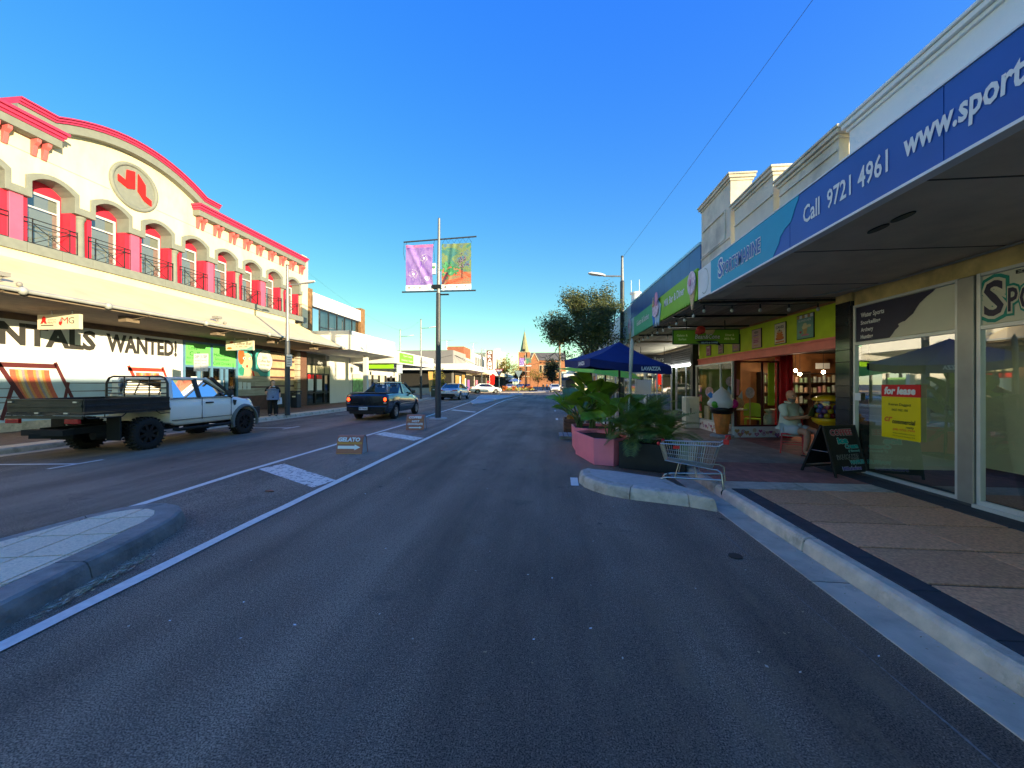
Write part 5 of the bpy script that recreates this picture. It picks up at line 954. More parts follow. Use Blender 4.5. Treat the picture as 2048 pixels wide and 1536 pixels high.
mirror(WU,TRIM,.84,1.15,1.27); part('aerial',WU,BLACK,lambda b:b.cyl((.78,1.55,1.2),(.80,1.50,2.25),.008,n=5),local=True); part('snorkel',WU,TRIM,lambda b:b.bar((.84,1.42,1.2),(.78,.72,1.78),.07),local=True)
part('chassis',WU,UND,lambda b:(b.box(-.42,-2.3,.50,-.30,2.2,.64),b.box(.30,-2.3,.50,.42,2.2,.64),b.box(-.75,-.5,.46,.75,1.4,.56),b.cyl((-.8,-1.15,.38),(.8,-1.15,.38),.06),b.cyl((-.8,1.85,.38),(.8,1.85,.38),.06),b.ball((0,-1.15,.38),.17),b.box(-.5,-2.55,.50,.5,-2.35,.62),b.bar((-.2,-2.6,.5),(.3,-2.2,.46),.14,.1),b.cyl((.35,-1.9,.42),(.42,-1.3,.42),.10),b.box(.3,-.9,.4,.62,-.1,.6)),local=True)
TRB=M('tray_black_paint',(.010,.012,.016),.35,var=.3,scale=8,coat=.25); TRO=M('tail_reflection_and_grime',(.032,.032,.020),.5,var=.25,scale=5,dirt=.4)  # tailboard: olive reflection put into the base colour, grime patches over it
TR=part('tray',WU,TRB,lambda b:(b.box(-.93,-2.5,.93,.93,-.62,.985),),local=True)
for s in (-1,1): part('drop_side',TR,TRB,lambda b:(b.box(s*.90,-2.49,.99,s*.935,-.66,1.27),b.box(s*.935,-2.49,1.235,s*.95,-.66,1.275),b.box(s*.935,-2.49,1.10,s*.945,-.66,1.15),b.box(s*.935,-2.49,.99,s*.947,-.66,1.02)),local=True,bevel=.006); part('rope_rail',TR,TRIM,lambda b:(b.tube([(s*.88,-2.45,.92),(s*.92,-2.40,.86),(s*.92,-1.75,.86),(s*.9,-1.65,.93)],.012,6),b.tube([(s*.88,-.95,.93),(s*.92,-.88,.86),(s*.92,-.64,.86)],.012,6),b.cyl((s*.92,-2.1,.86),(s*.92,-2.1,.93),.01,n=5)),local=True)
part('tailboard',TR,TRO,lambda b:(b.box(-.895,-2.50,.99,.895,-2.47,1.27),b.box(-.90,-2.52,1.10,.90,-2.50,1.16),b.box(-.93,-2.53,.86,.93,-2.50,.925),b.box(-.93,-2.51,1.245,.93,-2.47,1.28)),local=True,bevel=.006)
part('latch',TR,STEEL,lambda b:[b.box(x,-2.535,z,x+.10,-2.50,z+.03) for x,z in ((-.85,1.20),(.72,1.20),(-.2,.965),(.5,.965))],local=True)
for s in (-1,1): part('tail_lamp',TR,LAMPR,lambda b:b.box(s*.55,-2.56,.76,s*.88,-2.50,.86),local=True,bevel=.01)
part('headboard',TR,TRIM,lambda b:(b.tube([(-.88,-.66,.98),(-.88,-.66,1.62),(-.80,-.66,1.76),(-.68,-.66,1.80),(.68,-.66,1.80),(.80,-.66,1.76),(.88,-.66,1.62),(.88,-.66,.98)],.026,8),[b.bar((-.87,-.66,z),(.87,-.66,z),.03) for z in (1.36,1.50,1.64)],[b.bar((x,-.66,1.27),(x,-.66,1.80),.022) for x in (-.36,.36)],b.box(-.88,-.68,.99,.88,-.64,1.28)),local=True)
part('mud_flap',WU,UND,lambda b:[b.box(s*.55,-1.78,.30,s*.9,-1.75,.85) for s in (-1,1)],local=True)
for x in (-.80,.80): wheel(WU,x,1.85,.385,.27,RIMK,8,True); wheel(WU,x,-1.15,.385,.27,RIMK,8,True)
# --- dark utility in the left lane
BU=thing('dark_ute','dark navy car based ute braking in the left lane','ute',(-7.98,18.55,0),rz=R(1.5))
BP=M('navy_black_paint',(.006,.008,.013),.18,var=.1,coat=1.0,spec=.6)
car_body(BU,BP,[(-2.44,1.06,.90,.93,.84),(-2.38,1.15,.92,.96,.88),(-1.2,1.17,.93,.98,.90),(.2,1.13,.90,.97,.90),(.9,1.08,.88,.96,.90),(1.5,1.0,.84,.94,.88),(2.15,.88,.74,.86,.80),(2.42,.70,.62,.72,.68)],[(-1.42,.42,.34),(1.52,.42,.34)],zb=.30)
greenhouse(BU,BP,1.14,1.66,1.20,.42,-.18,-.34,.85,.66,B=(),rear_wide=.26,gl=CGC)
part('sail_panel',BU,BP,lambda b:[b.prism([(s*.84,-.34,1.14),(s*.66,-.17,1.62),(s*.67,-.30,1.58),(s*.86,-.95,1.16)],(-s*.04,0,0)) for s in (-1,1)],local=True)
part('tonneau_cover',BU,M('vinyl_cover',(.012,.012,.014),.55,var=.2),lambda b:(b.box(-.80,-2.28,1.172,.80,-.40,1.205),b.bar((-.82,-2.30,1.195),(.82,-2.30,1.195),.06,.035)),local=True,bevel=.012)
part('yellow_case',BU,M('yellow_case',(.75,.42,.01),.5),lambda b:b.box(.02,-.12,1.15,.58,.2,1.48),local=True,bevel=.03)
part('bumper',BU,BP,lambda b:(b.box(-.90,-2.50,.40,.90,-2.30,.66),b.box(-.7,2.3,.36,.7,2.44,.58)),local=True,bevel=.05); part('bumper_step',BU,UND,lambda b:b.box(-.75,-2.49,.30,.75,-2.2,.42),local=True)
part('tailgate_line',BU,UND,lambda b:(b.box(-.72,-2.452,.68,.72,-2.43,.69),b.box(-.73,-2.44,.69,-.72,-2.36,1.1),b.box(.72,-2.44,.69,.73,-2.36,1.1)),local=True)
for s in (-1,1): part('brake_lamp',BU,BRAKE,lambda b:b.ball((s*.82,-2.40,.93),(.085,.07,.105),12,8),local=True); part('reflector',BU,LAMPC,lambda b:b.box(s*.76,-2.46,.76,s*.88,-2.40,.79),local=True)
NP=part('number_plate',BU,PLATE,lambda b:b.box(-.32,-2.515,.47,.06,-2.50,.60),local=True); text('lettering',NP,NAVY,'BY 79666',(-.295,-2.516,.495),FR,UP,.33,.075,bold=.02,local=True)
part('badge',BU,CHROME,lambda b:b.ball((-.03,-2.41,1.0),(.05,.02,.05),10,6),local=True); text('script_badge',BU,CHROME,'SERIES',(.42,-2.435,.83),FR,UP,.24,.035,bold=.01,local=True); text('script_badge',BU,CHROME,'COMMODE'[:4],(-.70,-2.435,.80),FR,UP,.2,.035,bold=.01,local=True)
part('side_trim',BU,CHROME,lambda b:[b.box(s*.975,-.9,.66,s*.987,1.05,.685) for s in (-1,1)],local=True); mirror(BU,BP,.84,.85,1.14)
part('exhaust',BU,STEEL,lambda b:b.cyl((.35,-2.45,.30),(.35,-2.2,.30),.035),local=True); part('underbody',BU,UND,lambda b:b.box(-.66,-2.3,.26,.66,2.2,.45),local=True)
for x in (-.84,.84): wheel(BU,x,-1.42,.335,.22,RIM,5); wheel(BU,x,1.52,.335,.22,RIM,5)
# --- saloon cars
def sedan(label,loc,rz,paint,group=None,scale=1.0,name='saloon_car',detail=True):
    t=thing(name,label,'car',loc,rz=rz+1e-6,group=group)
    car_body(t,paint,[(-2.28,.80,.74,.80,.74),(-2.18,1.02,.80,.88,.82),(-1.5,1.06,.85,.91,.86),(0,1.0,.87,.92,.88),(1.0,.98,.85,.91,.87),(1.7,.88,.78,.88,.84),(2.1,.76,.68,.80,.76),(2.25,.62,.6,.68,.66)],[(-1.32,.38,.32),(1.38,.38,.32)],zb=.28)
    greenhouse(t,paint,1.02,1.44,1.15,.30,-.85,-1.68,.80,.60,B=(-.12,),rear_wide=.22,interior=detail)
    part('bumper',t,paint,lambda b:(b.box(-.82,-2.36,.42,.82,-2.2,.70),b.box(-.7,2.15,.34,.7,2.3,.55)),local=True,bevel=.05); part('bumper_grille',t,UND,lambda b:(b.prism([(-.72,-2.37,.44),(-.55,-2.37,.34),(.55,-2.37,.34),(.72,-2.37,.44),(.62,-2.37,.56),(-.62,-2.37,.56)],(0,.1,0)),b.box(-.5,2.26,.36,.5,2.31,.5)),local=True)
    for s in (-1,1): part('tail_lamp',t,LAMPR,lambda b:b.prism([(s*.86,-2.02,.95),(s*.84,-2.22,.93),(s*.40,-2.26,.90),(s*.42,-2.26,.84),(s*.85,-2.22,.80)],(0,-.03,0)),local=True); part('headlight',t,LAMPC,lambda b:b.prism([(s*.78,1.75,.82),(s*.70,2.12,.72),(s*.45,2.24,.66),(s*.48,2.2,.74),(s*.68,1.95,.83)],(s*.03,.03,0)),local=True)
    part('number_plate',t,PLATE,lambda b:b.box(-.24,-2.30,.72,.24,-2.27,.84),local=True); mirror(t,paint,.80,.85,1.02); part('underbody',t,UND,lambda b:b.box(-.6,-2.1,.22,.6,2.0,.42),local=True)
    for x in (-.79,.79): wheel(t,x,-1.32,.315,.20,RIM,5); wheel(t,x,1.38,.315,.20,RIM,5)
    t.scale=(scale,)*3; return t
SIL=M('silver_paint',(.50,.53,.56),.22,.5,var=.03,coat=.8); WCP=M('car_white_paint',(.78,.78,.76),.25,var=.02,coat=.6); CHP=M('charcoal_car_paint',(.03,.035,.042),.2,coat=.8); REDC=M('red_car_paint',(.42,.02,.02),.2,coat=.8)
sedan('silver saloon seen from behind beside the banner pole',(-9.75,39.5,0),R(-3),SIL,scale=1.12)
sedan('white saloon turning across the street in front of the flower bed',(-10.6,64,0),R(-72),WCP,scale=1.14)
for lab,x,y,rz,p in (('dark car parked left of the give way sign',-11.2,104,0,CHP),('pale blue car half hidden behind the give way sign',-9.6,96,0,SIL),('white car parked beyond the flower bed near the white umbrella',-8.4,112,0,WCP),('dark car second beyond the flower bed',-9.0,128,0,CHP),('red car far along the street left of the banner post',-8.2,150,0,REDC),('silver car driving far off before the church',1.2,140,pi,SIL),('white car parked at the right beneath the dark tree',1.2,78,pi,WCP),('dark car parked behind the white one under the dark tree',2.4,92,pi,CHP)):
    sedan(lab,(x,y,0),rz,p,group='cars parked in the far street',scale=1.1,detail=False)
# ---------------------------------------------------------------- street furniture
GPO=M('grey_pole_paint',(.24,.25,.26),.4,.4,var=.1)
# banner pole in the median
BPL=thing('banner_pole','tall tapered pole in the median with two painted banners','banner pole',(-5.05,17.2,0))
part('pole',BPL,POLE,lambda b:b.cyl((0,0,.05),(.02,0,5.75),.135,.105,18),local=True); part('pole_top',BPL,GPO,lambda b:(b.cyl((.02,0,5.75),(.05,0,9.15),.085,.055,14),b.ball((.05,0,9.15),.055,10,6)),local=True)
part('base_plate',BPL,M('pale_footing',(.46,.44,.40),.85,dirt=.3),lambda b:b.cyl((0,0,0),(0,0,.06),.42,.40,20),local=True)
part('banner_arm',BPL,POLE,lambda b:(b.cyl((-1.62,0,8.14),(1.78,0,8.28),.035,n=8),b.cyl((-1.70,0,5.84),(1.75,0,5.84),.035,n=8)),local=True)
part('clamp',BPL,BLACK,lambda b:(b.box(-.25,-.12,5.95,.14,.12,6.12),b.box(.1,-.05,5.66,.5,.05,5.71)),local=True); part('junction_box',BPL,WHITE,lambda b:b.box(-.26,-.06,6.62,-.10,.06,7.12),local=True,bevel=.02)
def pmix(name,cs,scale,stretch=(1,1,1),seed=0,rough=.45):
    m=bpy.data.materials.new(name); m.use_nodes=True; t=m.node_tree; N=t.nodes; L=t.links; b=N['Principled BSDF']; b.inputs['Roughness'].default_value=rough
    tc=N.new('ShaderNodeTexCoord'); mp=N.new('ShaderNodeMapping'); mp.inputs['Scale'].default_value=stretch; mp.inputs['Location'].default_value=(seed,seed*.7,seed*.3); L.new(tc.outputs['Object'],mp.inputs[0])
    n=N.new('ShaderNodeTexNoise'); n.inputs['Scale'].default_value=scale; n.inputs['Detail'].default_value=7; n.inputs['Roughness'].default_value=.65; n.inputs['Distortion'].default_value=1.2; L.new(mp.outputs[0],n.inputs[0])
    r=N.new('ShaderNodeValToRGB'); e=r.color_ramp.elements
    while len(e)<len(cs): e.new(.5)
    for i,c in enumerate(cs): e[i].position=.28+.46*i/(len(cs)-1); e[i].color=(*c,1)
    L.new(n.outputs[0],r.inputs[0]); L.new(r.outputs[0],b.inputs['Base Color']); MATS[name]=m; return m
PUR=pmix('purple_painting',[(.08,.03,.22),(.20,.10,.42),(.34,.22,.55),(.20,.12,.45),(.5,.38,.65)],1.6,(1,1,.6)); PNKB=pmix('pink_painting',[(.35,.10,.35),(.55,.16,.40),(.65,.35,.6)],3)
SKYB=pmix('landscape_sky',[(.03,.13,.22),(.06,.20,.16),(.20,.25,.08),(.06,.17,.32),(.30,.24,.06)],1.1,(1,1,1.8)); REDE=pmix('red_earth',[(.35,.06,.03),(.55,.08,.03),(.35,.22,.12),(.12,.2,.1)],2.0,(.6,1,2)); FOLI=pmix('painted_foliage',[(.02,.12,.05),(.06,.28,.12),(.2,.4,.2)],6); TRKP=M('painted_trunk',(.10,.03,.05),.5); CLDP=pmix('painted_crown',[(.08,.04,.10),(.2,.15,.2),(.4,.35,.42)],9)
def banner(x0,x1,fold,name,zones):
    nx,nz=26,34; z0,z1=5.88,7.98
    def P(u,v,d=0): return Vector((x0+(x1-x0)*(u+fold(u,v)[1]),-.05+fold(u,v)[0]-d,z0+(z1-z0)*v))
    ban=None
    for nm,mt,f in zones:
        b=MB().mat(mt); b.smooth=True
        for i in range(nx):
            for j in range(nz):
                u,v=(i+.5)/nx,(j+.5)/nz
                if f(u,v): b.add([P(i/nx,j/nz),P((i+1)/nx,j/nz),P((i+1)/nx,(j+1)/nz),P(i/nx,(j+1)/nz)],[(0,1,2,3)])
        o=b.build(nm,ban or BPL,local=True,fix=False)
        bm=bmesh.new(); bm.from_mesh(o.data); bmesh.ops.remove_doubles(bm,verts=bm.verts,dist=1e-4); bm.to_mesh(o.data); bm.free()
        if ban is None: ban=o
    return ban,P
g=lambda x,c,w: math.exp(-((x-c)/w)**2)
fl_=lambda u,v:(-.05*g(u-(.08+.85*(1-v)),0,.08)+.045*g(u-(.22+.85*(1-v)),0,.12)+.012*sin(v*7+u*3), -.10*(1-v)*v*u*1.6 if u>.5 else -.03*v*(1-v)*u)
bl,PLf=banner(-1.50,-.20,fl_,'banner',[('banner',PUR,lambda u,v:.13<v<=.93),('banner_top_print',PNKB,lambda u,v:v>.93),('banner_strip',PRINTW,lambda u,v:v<=.13)])
def spots(P,ban,mt,pts,lift=.012,n=8,name='banner_print'):
    b=MB().mat(mt)
    for u,v,r in pts: c=P(u,v,lift); b.poly([(c.x+r*cos(2*pi*k/n),P(u+r*cos(2*pi*k/n)/1.3,v+r*sin(2*pi*k/n)/2.1,lift).y,c.z+r*sin(2*pi*k/n)) for k in range(n)])
    b.build(name,ban,local=True,fix=False)
rs=random.Random(3); dd=[]
for cu,cv,R0 in ((.68,.70,.20),(.28,.36,.22),(.80,.26,.12)):
    dd.append((cu,cv,R0*.28))
    for k in range(26): a=2*pi*k/26; q=R0*rs.uniform(.5,1); dd.append((cu+q*cos(a)/1.3,cv+q*sin(a)/2.1,rs.uniform(.008,.018)))
for k in range(24): dd.append((.66-.12*k/24-.04*sin(k/8),.66-.5*k/24,.009))
spots(PLf,bl,PRINTW,dd); spots(PLf,bl,PRINTK,[(.12,.065,.04),(.52,.06,.035)]+[(.28+.01*i,.075,.012) for i in range(7)])
fr_=lambda u,v:(.03*g(u-(.30-.2*(1-v)),0,.08)-.025*g(u-(.38-.2*(1-v)),0,.08)+.025*g(u-(.5-.25*(1-v)),0,.07)*v+.012*sin(u*5), 0)
br_,PRf=banner(.18,1.55,fr_,'banner',[('banner',SKYB,lambda u,v:.43+.06*sin(u*5)<v),('banner_strip',PRINTW,lambda u,v:v<=.13),('banner_earth_print',REDE,lambda u,v:.13<v<=.43+.06*sin(u*5))])
rs=random.Random(5)
spots(PRf,br_,FOLI,[(.22+rs.gauss(0,.13),.42+rs.gauss(0,.07),rs.uniform(.03,.07)) for k in range(60)],.014,name='banner_foliage'); spots(PRf,br_,TRKP,[(.05+.13*k/14,.15+.2*k/14,.055) for k in range(15)]+[(.70,.26+.3*k/14,.02) for k in range(15)],.018,name='banner_trunk'); spots(PRf,br_,CLDP,[(.71+rs.gauss(0,.09),.58+rs.gauss(0,.07),rs.uniform(.015,.04)) for k in range(46)],.02,name='banner_crown'); spots(PRf,br_,PRINTK,[(.12,.065,.04),(.52,.06,.035),(.82,.08,.025)]+[(.28+.01*i,.075,.012) for i in range(7)])
part('lacing',BPL,BLACK,lambda b:(b.tube([(.22+.135*i,-.05,8.22 if i%2 else 8.0) for i in range(11)],.008,4),b.tube([(-1.6,0,8.13),(-1.62,-.02,7.6),(-1.55,-.02,7.3)],.008,4),b.tube([(-.2,-.04,7.9),(-.16,-.02,7.3),(-.2,-.03,6.9),(-.12,-.02,6.7)],.008,4),b.cyl((-1.5,-.04,7.98),(-1.48,0,8.14),.008,n=4),b.cyl((-.2,-.04,7.95),(-.16,0,8.2),.008,n=4)),local=True)
copytree(BPL,'distant banner pole in front of the church with pale banners',loc=(-6.9,112,0)).scale=(1.15,)*3
# lamp posts
def lamp_post(label,x,y,h,arm,za,split=3.6,z0=.13,r=.12,sgn=1):
    t=thing('lamp_post',label,'lamp post',(x,y,z0),group='street lamp posts')
    part('pole',t,POLE,lambda b:(b.cyl((x,y,z0),(x,y,split),r,r*.92,16),b.cyl((x,y,split),(x,y,split+.05),r*.95,r*.72,16)))
    part('upper_pole',t,GPO,lambda b:b.cyl((x,y,split+.05),(x,y,h),r*.68,r*.5,14)); part('cap',t,POLE,lambda b:b.cyl((x,y,h),(x,y,h+.06),r*.56,n=12))
    part('arm',t,GPO,lambda b:b.cyl((x,y,za),(x+sgn*arm*.55,y,za+.03),.03,n=8))
    hd=[(x+sgn*arm*.5,y,za+.0)]
    part('lamp_head',t,WHITE,lambda b:b.loft([[(x+sgn*(arm*.5+q*arm*.5),y+a*w,za+.05+q*.10+c*hh) for a,c in ((-1,-.4),(-.8,.5),(0,1),(.8,.5),(1,-.4),(0,-.6))] for q,w,hh in ((0,.05,.04),(.25,.13,.07),(.8,.15,.07),(1,.08,.03))]),bevel=.005)
    return t
t=lamp_post('dark lamp post beside the standing woman at the left kerb',-12.35,17.16,7.2,1.35,6.30)
part('parking_plate',t,PRINTW,lambda b:b.box(-12.30,17.02,2.42,-12.02,17.03,2.98)); part('plate_print',t,SLT,lambda b:[b.box(-12.26,17.015,2.50+.11*i,-12.08,17.019,2.54+.11*i) for i in range(4)])
lamp_post('lamp post rising behind the green signed canopy',-17.5,44,8.0,1.7,7.2); lamp_post('lamp post with dark base at the far kerb beside the litter bin',-12.6,37,7.95,1.6,7.1,split=4.2); lamp_post('thin distant lamp post in front of the white shops',-12.5,71,8.1,.7,7.9,split=7.0)
lamp_post('lamp post on the right with its arm reaching over the street',2.72,14.7,6.32,1.25,5.62,split=5.4,r=.085,sgn=-1)
# parking sign
PS=thing('parking_sign','white parking time sign on a post behind the white ute','sign',(-12.55,12.85,.13)); part('post',PS,STEEL,lambda b:b.cyl((-12.55,12.85,.13),(-12.55,12.85,2.1),.03,n=8)); part('plate',PS,M('sign_plate_white',(.60,.62,.64),.5),lambda b:b.box(-12.83,12.80,2.06,-12.27,12.815,2.70))
for s,x,z,w,h in (('2P',-12.78,2.54,.17,.10),('1/2P',-12.52,2.54,.22,.10),('8am-5pm',-12.79,2.42,.2,.05),('8am-5pm',-12.51,2.42,.2,.05),('MON - FRI',-12.79,2.32,.2,.04),('SAT',-12.5,2.32,.16,.04),('<',-12.74,2.12,.1,.05),('>',-12.46,2.12,.1,.05)): text('lettering',PS,SLT,s,(x,12.80,z),FR,UP,w,h,bold=.02)
part('divider',PS,SLT,lambda b:b.box(-12.552,12.796,2.1,-12.545,12.799,2.66))
def small_park(label,x,y,z):
    t=thing('parking_sign',label,'sign',(x,y,.13)); part('post',t,STEEL,lambda b:b.cyl((x,y,.13),(x,y,z),.03,n=8)); part('plate',t,M('pale_blue_plate',(.55,.66,.75),.5),lambda b:b.box(x-.25,y-.05,z-.05,x+.25,y-.035,z+.7))
small_park('pale blue parking sign in front of the green signed shop',-12.6,31.6,2.55)
# give way signs
def giveway(label,x,y,h,w,back=False,post=STEEL):
    t=thing('give_way_sign',label,'road sign',(x,y,.1),group='give way signs')
    part('post',t,post,lambda b:b.cyl((x,y,.1),(x,y,h+.1),.045,n=8)); zt=h+w*.92; s=-1 if not back else 1
    if back: part('plate',t,STEEL,lambda b:b.prism([(x-w/2,y-.05,zt),(x+w/2,y-.05,zt),(x,y-.05,h)],(0,.02,0))); return
    part('plate',t,M('give_way_maroon',(.20,.02,.03),.5),lambda b:b.prism([(x-w/2,y-.08,zt),(x+w/2,y-.08,zt),(x,y-.08,h)],(0,.02,0)))
    f=.66; cz=h+(zt-h)*.66; part('plate_centre',t,M('give_way_white',(.66,.55,.60),.5),lambda b:b.prism([(x-w/2*f,y-.085,cz+(zt-cz)*f),(x+w/2*f,y-.085,cz+(zt-cz)*f),(x,y-.085,cz+(h-cz)*f)],(0,.004,0)))
    part('arrow_ring',t,SLT,lambda b:[b.tube([(x+w*.15*cos(a0+k*.17),y-.09,cz+w*.02+w*.15*sin(a0+k*.17)) for k in range(9)],[.035]*7+[.06,.005],4) for a0 in (0.3,2.4,4.5)])
giveway('maroon and white give way sign on the median island',-6.1,47,2.45,1.12); giveway('grey back of a give way sign beyond the flower bed',-4.5,57,2.5,1.15,back=True)
# bins and bollard
def bin_(label,x,y,h,w,m):
    t=thing('litter_bin',label,'bin',(x,y,.13)); part('body',t,m,lambda b:b.box(x-w/2,y-w/2,.13,x+w/2,y+w/2,.13+h*.8),bevel=.03); part('hood',t,m,lambda b:(b.box(x-w/2-.03,y-w/2-.03,.13+h*.9,x+w/2+.03,y+w/2+.03,.13+h),[b.box(x+a*w*.46-.03,y+c*w*.46-.03,.13+h*.8,x+a*w*.46+.03,y+c*w*.46+.03,.13+h*.9) for a in (-1,1) for c in (-1,1)]),bevel=.02); part('notice',t,PRINTW,lambda b:b.box(x-.1,y-w/2-.012,.13+h*.62,x+.12,y-w/2-.003,.13+h*.7))
bin_('dark green litter bin by the left kerb near the banner pole',-13.2,43.5,1.25,.62,M('bin_green',(.04,.07,.055),.5)); bin_('navy litter bin beside the brown brick pier',-15.7,22.6,1.05,.42,M('bin_navy',(.02,.03,.055),.5))
BO=thing('bollard','thin black bollard with yellow reflective bands behind the woman','bollard',(-15.6,21.6,.13)); part('post',BO,BLACK,lambda b:b.cyl((-15.6,21.6,.13),(-15.6,21.6,1.08),.05,n=10)); part('band',BO,M('hi_vis_yellow',(.6,.7,.03),.4),lambda b:(b.box(-15.67,21.53,.62,-15.61,21.545,1.1),b.box(-15.58,21.53,.62,-15.52,21.545,1.1)))
# A-frame boards in the median
ABR=M('aboard_brown',(.42,.15,.085),.5,var=.1); ABO=M('aboard_orange',(.62,.30,.07),.5); ABG=M('aboard_grey_side',(.42,.46,.48),.5)
def aboard(label,x,y,w,h,d,rz,draw):
    t=thing('a_frame_sign',label,'sign',(x,y,.005),rz=rz)
    prof_=[(-d/2,0),(-d*.40,h*.45),(-d*.30,h*.80),(-d*.20,h*.95),(-d*.06,h),(d*.06,h),(d*.20,h*.95),(d*.30,h*.80),(d*.40,h*.45),(d/2,0)]
    b=MB().mat(ABR); inn_=[(p*.86,max(0,q-.02)) for p,q in prof_]
    for (a0,c0),(a1,c1),(e0,f0),(e1,f1) in zip(prof_[:-1],prof_[1:],inn_[:-1],inn_[1:]): b.add([(-w/2,a0,c0),(w/2,a0,c0),(w/2,a1,c1),(-w/2,a1,c1),(-w/2,e0,f0),(w/2,e0,f0),(w/2,e1,f1),(-w/2,e1,f1)],[(0,1,2,3),(7,6,5,4),(0,4,5,1),(2,6,7,3),(0,3,7,4),(1,5,6,2)])
    b.build('shell',t,local=True); part('end_panel',t,ABG,lambda q:[q.prism([(s*w*.47,p,z) for p,z in inn_],(s*.01,0,0)) for s in (-1,1)],local=True)
    draw(t,Vector((-w/2,-d/2-.002,0)),w,h,Vector((0,d*.22,h)).normalized())
def dg(t,o,w,h,u):
    b=MB().mat(ABO); flat(b,[(.01,.22),(w-.01,.22),(w-.01,.27),(.01,.27)],o,FR,u); flat(b,[(.01,.0),(w-.01,.0),(w-.01,.012),(.01,.012)],o,FR,u); b.mat(PRINTW); flat(b,[(.03,.115),(w*.70,.115),(w*.70,.085),(w*.93,.15),(w*.70,.215),(w*.70,.185),(.03,.185)],o,FR,u,.006); b.build('arrow',t,local=True,fix=False)
    text('lettering',t,PRINTW,'GELATO',(o.x+.04,o.y+.02,.275),FR,(0,.35,1),w*.86,.10,bold=.05,shear=.1,local=True,lift=.012)
def dc(t,o,w,h,u):
    b=MB().mat(ABO); flat(b,[(.01,.33),(w*.22,.33),(w*.22,.35),(.01,.35)],o,FR,u); flat(b,[(w*.78,.33),(w-.01,.33),(w-.01,.35),(w*.78,.35)],o,FR,u); b.mat(PRINTW); flat(b,[(.1,.06),(w*.75,.06),(w*.75,.04),(w*.88,.08),(w*.75,.12),(w*.75,.10),(.1,.10)],o,FR,u,.006); b.build('arrow',t,local=True,fix=False)
    text('lettering',t,PRINTW,'COFFEE',(o.x+.09,o.y+.055,.385),FR,(0,.4,1),w*.72,.085,bold=.05,shear=.1,local=True,lift=.02); text('lettering',t,PRINTW,'HOT',(o.x+.2,o.y+.045,.26),FR,(0,.25,1),w*.42,.075,bold=.05,local=True,lift=.012); text('lettering',t,PRINTW,'CHOCOLATE',(o.x+.05,o.y+.022,.165),FR,(0,.22,1),w*.85,.075,bold=.05,local=True,lift=.01)
aboard('brown gelato board with white arrow standing in the median',-4.55,8.55,.60,.41,.34,R(3),dg); aboard('brown coffee and hot chocolate board near the banner pole',-4.66,13.2,.62,.52,.42,R(6),dc)
# chalk board
CBD=thing('chalkboard','black a-frame chalkboard listing coffee and pancakes by the tiled pillar','sign',(4.72,6.80,.13),rz=R(20))
bk=M('chalkboard_black',(.012,.012,.013),.6,var=.3,scale=6); up_=Vector((0,.20,.78)).normalized()
def slabf(b,x0,x1,s0,s1,off_,th): o=Vector((0,-.22,.0)); n=Vector((1,0,0)).cross(up_); p=[o+Vector((x,0,0))+up_*s+n*off_ for x,s in ((x0,s0),(x1,s0),(x1,s1),(x0,s1))]; b.prism(p,-n*th)
part('front_panel',CBD,bk,lambda b:slabf(b,-.32,.32,.06,.81,0,.015),local=True); part('front_frame',CBD,BLACK,lambda b:(slabf(b,-.35,-.32,-.02,.82,.005,.03),slabf(b,.32,.35,-.02,.82,.005,.03),slabf(b,-.32,.32,.79,.82,.006,.03)),local=True,bevel=.004)
part('rear_panel',CBD,bk,lambda b:(b.bar((-.335,.02,.80),(-.335,.34,0),.03),b.bar((.335,.02,.80),(.335,.34,0),.03),b.bar((-.33,.31,.08),(.33,.31,.08),.03),b.prism([(-.32,.05,.74),(.32,.05,.74),(.32,.30,.12),(-.32,.30,.12)],(0,.012,.004))),local=True); part('stay_chain',CBD,CHROME,lambda b:[b.cyl((s*.335,-.12,.38),(s*.335,.19,.38),.006,n=5) for s in (-1,1)],local=True)
CK={'r':M('chalk_red',(.48,.06,.09),.7),'t':M('chalk_teal',(0,.42,.40),.7),'w':M('chalk_white',(.6,.6,.58),.8),'v':M('chalk_violet',(.16,.12,.42),.7),'k':bk}
for s,x,q,w,h,c,oc,bo in (('COFFEE',-.24,.655,.46,.10,'r','w',.05),('ice',-.13,.52,.22,.10,'t','w',.06),('Cream',.0,.44,.28,.075,'t','w',.06),('(7 flavours)',.05,.375,.24,.045,'t','w',.02),('PANCAKES',-.22,.275,.46,.07,'k','w',.03),('WAFFLES',.02,.19,.30,.065,'t','w',.05),('Milkshakes',-.17,.10,.40,.06,'v','w',.05)):
    text('chalk_lettering',CBD,CK[c],s,Vector((x,-.22,0))+up_*q,FR,up_,w,h,bold=bo,local=True,lift=.006,outline=.045,omat=CK[oc])
# ice cream statue
IC=thing('ice_cream_statue','giant ice cream cone statue with coloured scoops by the shop window','statue',(4.78,11.2,.13))
WF=M('waffle_orange',(.78,.29,.07),.6,var=.15,scale=8); CRW=M('statue_cream',(.72,.70,.66),.35,var=.05)
part('base',IC,M('grey_base_plate',(.35,.37,.38),.5),lambda b:b.lathe([(.001,0),(.30,0),(.30,.06),(.24,.085),(.001,.09)],(4.78,11.2,.13),20),)
def wf(b):
    b.lathe([(.001,.08),(.135,.08),(.215,.66),(.001,.66)],(4.78,11.2,.13),24)
    for j in range(9): z=.12+j*.062; r=.135+.08*(z-.08)/.58+.004; b.tube([(4.78+r*cos(a),11.2+r*sin(a),.13+z) for a in [2*pi*i/20 for i in range(20)]],.006,4,closed=True)
    for i in range(20): a=2*pi*i/20; b.bar((4.78+.139*cos(a),11.2+.139*sin(a),.21),(4.78+.219*cos(a),11.2+.219*sin(a),.79),.011)
